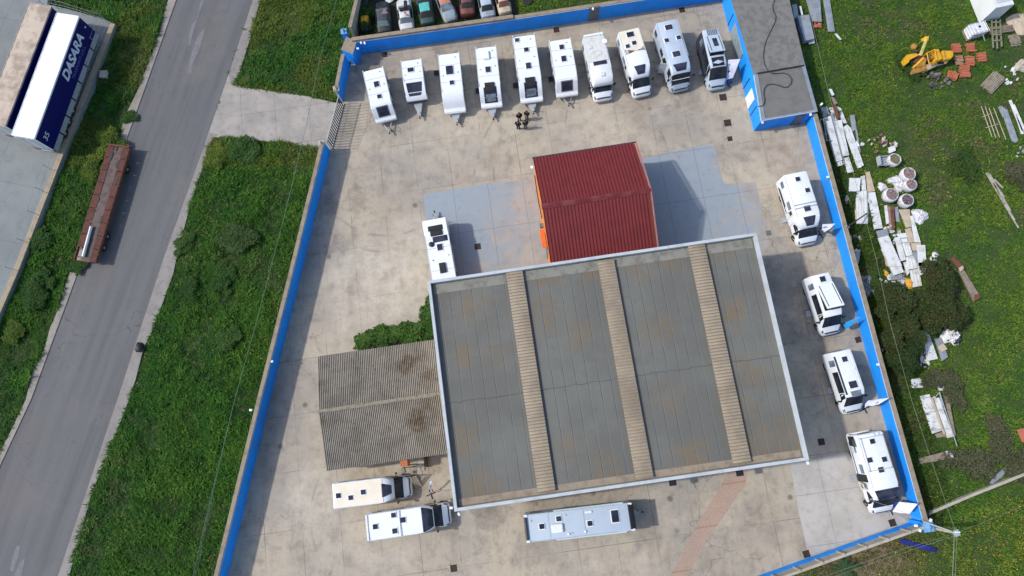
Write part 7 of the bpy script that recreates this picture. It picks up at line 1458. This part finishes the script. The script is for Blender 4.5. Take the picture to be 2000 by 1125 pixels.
def blades(bx, by, bz, h, w, spread, col, n, rg, lean=.9):
    """n leaf blades for each tuft: triangles rising from (bx, by, bz)"""
    N = len(bx); bx, by, bz, h, w, spread = [np.repeat(v, n) for v in (bx, by, bz, h, w, spread)]; col = np.repeat(col, n, axis=0); M_ = N * n
    a = rg.random(M_) * 2 * np.pi; d = spread * np.sqrt(rg.random(M_)); x = bx + d * np.cos(a); y = by + d * np.sin(a); b = rg.random(M_) * 2 * np.pi; hh_ = h * rg.uniform(.5, 1.15, M_); ln = lean * hh_ * rg.uniform(.4, 1.2, M_)
    zz_ = bz + rg.uniform(0, .55, M_) * h
    p0 = np.stack([x - w * np.sin(b), y + w * np.cos(b), zz_], 1); p1 = np.stack([x + w * np.sin(b), y - w * np.cos(b), zz_ + w * .2], 1); p2 = np.stack([x + ln * np.cos(b), y + ln * np.sin(b), zz_ + hh_ * rg.uniform(.25, .8, M_)], 1)
    V_ = np.stack([p0, p1, p2], 1).reshape(-1, 3); c = np.repeat(col * rg.uniform(.7, 1.3, (M_, 1)), 3, axis=0); return V_, np.arange(M_ * 3).reshape(-1, 3), c
def pal(f, cols):
    cols = np.array(cols); f = np.clip(f, 0, .9999) * (len(cols) - 1); i = f.astype(int); u = (f - i)[:, None]; return cols[i] * (1 - u) + cols[i + 1] * u
def bush(px, rx, ry, hgt, label, cols, n=2600, leaf=.12, seed=0, name='bush', cat='bush', group=None, rz=0., trunk=True, lob=5):
    rg = np.random.default_rng(seed + 100); p = P(*px, hgt * .45); t = empty(name, Vector((p.x, p.y, 0)), rz, label, cat, group)
    if trunk:
        mb = MB(); r2 = random.Random(seed)
        mb.tube([(0, 0, -.05), (.05, .03, hgt * .35), (0, .05, hgt * .7)], .09, 6, .03)
        for k in range(6): a = r2.uniform(0, 6.28); mb.tube([(0, 0, hgt * .12), (math.cos(a) * rx * .4, math.sin(a) * ry * .4, hgt * .4), (math.cos(a) * rx * .75, math.sin(a) * ry * .75, hgt * r2.uniform(.5, .75))], .05, 5, .012)
        mesh_obj('trunk', mb, 'bark', t)
    # lobes of foliage with gaps between them
    lc = [(0, 0, hgt * .55, .8)] + [(math.cos(a) * rx * rr, math.sin(a) * ry * rr, hgt * q, s) for a, rr, q, s in zip(rg.random(lob) * 6.28, rg.uniform(.4, .98, lob), rg.uniform(.25, .6, lob), rg.uniform(.3, .6, lob))]
    pts = []; cl = []
    for (x, y, z, s) in lc:
        m_ = int(n * (s ** 2) / sum(q[3] ** 2 for q in lc)); v = rg.normal(size=(m_, 3)); v /= np.linalg.norm(v, axis=1)[:, None]; v[:, 2] = np.abs(v[:, 2]) * 1.0 - .25 * (rg.random(m_) < .3); rad = rg.uniform(.55, 1.05, m_) ** .6
        bump = 1 + .22 * np.sin(v[:, 0] * 7 + seed) * np.sin(v[:, 1] * 6 + x * 3)
        pts.append(np.stack([x + v[:, 0] * rad * bump * rx * (.62 * s + .12), y + v[:, 1] * rad * bump * ry * (.62 * s + .12), np.maximum(.05, z + v[:, 2] * rad * hgt * .48 * s)], 1))
    q = np.vstack(pts); f = fbm(q[:, 0] + seed * 3.1, q[:, 1], 1.3, 5) * .75 + rg.random(len(q)) * .3 - .05; col = pal(f, cols); ss = np.full(len(q), leaf)
    V_, T_, c_ = blades(q[:, 0], q[:, 1], q[:, 2], ss, ss * .42, ss * .6, col, 3, rg, 1.0); np_mesh('crown', V_, T_, c_, 'leaf', t); return t
DK = [(.010, .022, .005), (.020, .040, .008), (.032, .048, .011), (.046, .044, .014), (.060, .050, .018)]
GB = 'dark shrubby trees among the discarded panels'
bush((1755, 592), 2.2, 1.8, 2.4, 'wide dark olive bush left of the white wedge panel, uppermost against the wall', DK, 6500, .15, 1, 'shrub_tree', 'bush', GB, lob=8); bush((1743, 650), 1.15, 1.6, 1.9, 'dark bush against the wall above the corrugated pale sheet', DK, 3600, .15, 2, 'shrub_tree', 'bush', GB); bush((1770, 640), 1.5, 1.7, 2.0, 'dark bush immediately left of the white wedge shaped panel', DK, 3000, .15, 3, 'shrub_tree', 'bush', GB)
bush((1833, 552), 1.9, 2.3, 2.5, 'tall dark bush below the scrap of pale plastic', DK, 5200, .15, 4, 'shrub_tree', 'bush', GB, lob=7); bush((1838, 612), 2.0, 2.2, 2.5, 'dark bush above the black and white blotched bag', DK, 5200, .15, 5, 'shrub_tree', 'bush', GB, lob=7); bush((1762, 708), 1.9, 1.9, 2.3, 'dark green bush below the corrugated pale sheet', [(.008, .018, .004), (.018, .036, .008), (.028, .048, .010), (.04, .05, .014)], 4600, .15, 6, 'shrub_tree', 'bush', GB, lob=7)
bush((1803, 590), 1.5, 1.5, 2.0, 'small dark bush filling the gap between the two big ones', DK, 2600, .15, 36, 'shrub_tree', 'bush', GB)
for i, (x, y, rx, ry, lab) in enumerate(((1830, 742, 1.3, .9, 'greyish twiggy shrub below the ribbed wedge panels'), (1866, 760, .9, 1.6, 'dry brown twiggy shrub right of the torn white sheets'), (1895, 905, 2.2, 1.1, 'wide grey green weed clump above the low wall'), (1945, 860, 1.2, 1.6, 'grey weed clump left of the terracotta board'), (1990, 905, 1.2, 1.3, 'dark weed clump at the right edge by the terracotta board'), (1995, 345, 1.3, 1.6, 'dry brown weeds at the right edge beside the long poles'), (1880, 320, 1.2, 2.2, 'tall dark weed patch left of the long poles'), (1708, 556, .6, 1.3, 'dark weeds between the wall and the grey bundles'), (1664, 372, .7, 1.6, 'dark weeds at the foot of the wall beside the square white sheet'), (1775, 128, 1.4, 1.3, 'dark nettle clump under the digger bucket'))):
    bush((x, y), rx * 1.1, ry * 1.1, .5, lab, [(.025, .038, .014), (.05, .060, .026), (.080, .080, .042), (.050, .075, .024)] if i not in (6, 7, 8, 9) else [(.016, .040, .008), (.032, .066, .012), (.050, .080, .016)], 1900, .12, 20 + i, 'weed_clump', 'weeds', 'weed clumps in the field on the right', trunk=False, lob=9)
GH = [(.016, .045, .006), (.035, .085, .012), (.06, .12, .02), (.10, .15, .03)]
for i, (x, y, rx, ry, h_, lab) in enumerate(((722, 664, 1.15, .8, 1.5, 'green shrub at the left end of the hedge above the corrugated shed'), (752, 659, 1.0, .75, 1.4, 'second green shrub from the left above the corrugated shed'), (782, 653, 1.0, .8, 1.6, 'third green shrub from the left above the corrugated shed'), (812, 648, 1.1, .95, 1.8, 'green shrub with upright shoots where the shed meets the warehouse'), (842, 612, .7, 1.9, 2.2, 'tall green climber on the left side of the warehouse'), (842, 640, .7, .8, 1.8, 'dark green shrub in the corner of warehouse and shed'))):
    bush((x, y), rx * 1.25, ry * 1.1, h_, lab, GH if i != 5 else GH[:3], 2400, .2, 40 + i, 'hedge_shrub', 'shrub', 'hedge shrubs beside the shed', lob=11)
GL = [(.012, .040, .006), (.028, .075, .011), (.050, .100, .020), (.075, .115, .034)]
for i, (x, y, rx, h_, lab) in enumerate(((470, 290, 1.5, 1.1, 'leafy bush at the lower corner of the driveway'), (430, 300, 1.1, .8, 'yellow green bush beside the pavement below the driveway'), (462, 458, 1.6, 1.2, 'greyish bush in the middle of the verge'), (358, 478, .9, .7, 'spiky grass tuft at the edge of the pavement'), (375, 562, 1.1, 1., 'pale bush in the verge with a dark gap below'), (437, 550, 1.0, .9, 'pale bush right of the one with the dark gap'), (446, 668, 1.2, .9, 'low bush in the verge nearest the blue wall'), 
    (256, 228, .6, .35, 'weeds spilling over the pavement above the rusty trailer'), (215, 275, 1.5, 1.2, 'bright yellow green bush above the rusty trailer'), (180, 330, 1.2, 1., 'yellow green bush left of the rusty trailer'), (75, 470, 1.4, 1., 'green bush below the raised yard edge'), (70, 560, 1.6, 1.3, 'large dark bush below the raised yard'), (26, 648, 1.0, .7, 'yellow flowering bush at the left edge'), (155, 520, .6, .5, 'tuft growing at the lower end of the rusty trailer'), (210, 145, 1.0, .8, 'dark shrub beside the open concrete box'))):
    cols = GL
    if 'yellow' in lab: cols = [(.02, .055, .006), (.05, .095, .010), (.10, .14, .014), (.22, .22, .02)]
    if 'grey' in lab or 'dry' in lab: cols = [(.022, .050, .010), (.044, .080, .02), (.075, .105, .036)]
    if 'dark' in lab: cols = GL[:3]
    bush((x, y), rx * 1.15, rx * random.uniform(.8, 1.4), h_ * .72, lab, cols, int(1700 * rx), .15, 70 + i, 'verge_bush', 'bush', 'bushes in the verges on the left', trunk=rx > 1, lob=9, rz=i * 1.3)
bush((712, 25), 1.3, 1.8, 1.4, 'green shrub behind the bare wall left of the small black machine', GL, 2000, .13, 95, 'verge_bush', 'bush', 'bushes in the verges on the left')
# palm below the precast wall
pc = P(1652, 1112, .8); t = empty('fan_palm', Vector((pc.x, pc.y, 0)), 0, 'small palm with long green fronds at the bottom edge below the precast wall', 'palm'); rg = np.random.default_rng(5)
mb = MB(); mb.tube([(0, 0, -.05), (0, 0, .5)], .14, 8, .1); mesh_obj('trunk', mb, 'bark', t)
for k in range(11):
    a = 2 * math.pi * k / 11 + rg.uniform(-.2, .2); ln = rg.uniform(1.0, 1.5); X_ = []; 
    for s in np.linspace(.1, 1, 16):
        px_, pz_ = ln * s, .5 + .7 * s - .75 * s * s
        for sd_ in (-1, 1):
            w_ = .34 * (1 - .6 * s); X_.append([(px_, 0, pz_), (px_ + .06, 0, pz_), (px_ + .18, sd_ * w_, pz_ - .08)])
    X_ = np.array(X_).reshape(-1, 3); Rm = np.array([[math.cos(a), -math.sin(a), 0], [math.sin(a), math.cos(a), 0], [0, 0, 1]]); X_ = X_ @ Rm.T
    np_mesh('frond', X_, np.arange(len(X_)).reshape(-1, 3), np.tile([[.03, .07, .025]], (len(X_), 1)) * rg.uniform(.7, 1.4, (len(X_), 1)), 'leaf', t)

# ------------------------------------------------------------ grass and wild flowers (one mass)
rg = np.random.default_rng(3)
fr = [P(-60, -60), P(2060, -60), P(2060, 1190), P(-60, 1190)]
x0, x1 = min(p.x for p in fr), max(p.x for p in fr); y0, y1 = min(p.y for p in fr), max(p.y for p in fr)
NT = int((x1 - x0) * (y1 - y0) * 44); gx = rg.uniform(x0, x1, NT); gy = rg.uniform(y0, y1, NT)
k = inside(fr, gx, gy)
for q in EXCL: k &= ~inside(q, gx, gy)
k &= ~(inside(ppoly(SCRAP, 0), gx, gy) & (fbm(gx, gy, .5, 91, 3) < .56))
gx, gy = gx[k], gy[k]
lw0 = [P(*q) for q in ((720, -160), (684, 110), (640, 296), (587, 540), (527, 780), (440, 1140), (300, 1700), (-2000, 1700), (-900, -160))]; left = inside(lw0, gx, gy)
n1 = fbm(gx, gy, .12, 21, 4); n2 = fbm(gx, gy, .5, 31, 4); n3 = fbm(gx, gy, 1.6, 41, 3); n4 = fbm(gx, gy, .22, 51, 4)
hgt = np.where(left, .16 + .55 * np.clip(n2 * 1.8 - .5, 0, 1), .10 + .22 * np.clip(n2 * 1.8 - .5, 0, 1))
f = np.clip((n2 * .55 + n3 * .6 + rg.random(len(gx)) * .25 - .28) * 1.15, 0, 1)
cL = pal(f, [(.007, .031, .003), (.014, .060, .005), (.025, .094, .007), (.045, .124, .010), (.070, .132, .015)]); cR = pal(f, [(.014, .050, .005), (.031, .092, .007), (.054, .124, .010), (.086, .145, .016), (.12, .150, .024)])
col = np.where(left[:, None], cL, cR)
yl_ = np.clip((fbm(gx, gy, .3, 77, 3) - .42) * 5, 0, 1) * np.where(left & (gy > P(300, 330).y), .75, np.where(left, .12, .28)); col = col * (1 - yl_[:, None]) + np.array([[.085, .115, .012]]) * yl_[:, None]
dry = np.clip((n4 - .55) * 6, 0, 1) * np.clip((n3 - .38) * 4, 0, 1); dry = np.where(left, dry * .35, dry * .75); col = col * (1 - dry[:, None]) + np.array([[.095, .080, .045]]) * dry[:, None]
pS = P(1700, 1110); dS_ = np.hypot(gx - pS.x, gy - pS.y); dd_ = np.clip(1 - dS_ / 9.0, 0, 1) * np.clip((n2 - .25) * 4, 0, 1); pal2 = np.array([[.10, .068, .035]]); col = col * (1 - dd_[:, None] * .85) + pal2 * dd_[:, None] * .85
foot = inside(ppoly([(1596, 215), (1740, 750), (1815, 1010), (1862, 1000), (1790, 740), (1640, 215)], 0), gx, gy); col = np.where(foot[:, None], col * .55, col); hgt = np.where(foot, hgt + .22, hgt)  # taller tufts outside the azure wall, its shade darkened into their colour
keep = rg.random(len(gx)) > dry * .4 + dd_ * .45
gx, gy, hgt, col, left, n1, n2, n3 = [v[keep] for v in (gx, gy, hgt, col, left, n1, n2, n3)]
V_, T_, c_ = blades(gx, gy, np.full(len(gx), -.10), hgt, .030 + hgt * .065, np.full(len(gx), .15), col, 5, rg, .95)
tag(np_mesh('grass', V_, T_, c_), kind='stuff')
nf = fbm(gx, gy, .16, 61, 3); pr_ = np.clip((nf - .48) * 5, 0, 1) * .30 + .025; sel = rg.random(len(gx)) < pr_ * np.where(left, .16, .34); fx, fy, fh = gx[sel], gy[sel], hgt[sel]
br_ = inside([P(*q) for q in ((1840, 1010), (2060, 920), (2060, 1190), (1740, 1190))], fx, fy)
fc = np.where(br_[:, None], np.array([[.42, .25, .02]]), np.array([[.26, .28, .03]])); fc = fc * rg.uniform(.6, 1.2, (len(fx), 1))
V_, T_, c_ = blades(fx, fy, fh * .55 - .05, np.full(len(fx), .07), np.full(len(fx), .05), np.full(len(fx), .22), fc, 3, rg, 1.2)
tag(np_mesh('wild_flowers', V_, T_, c_), kind='stuff')
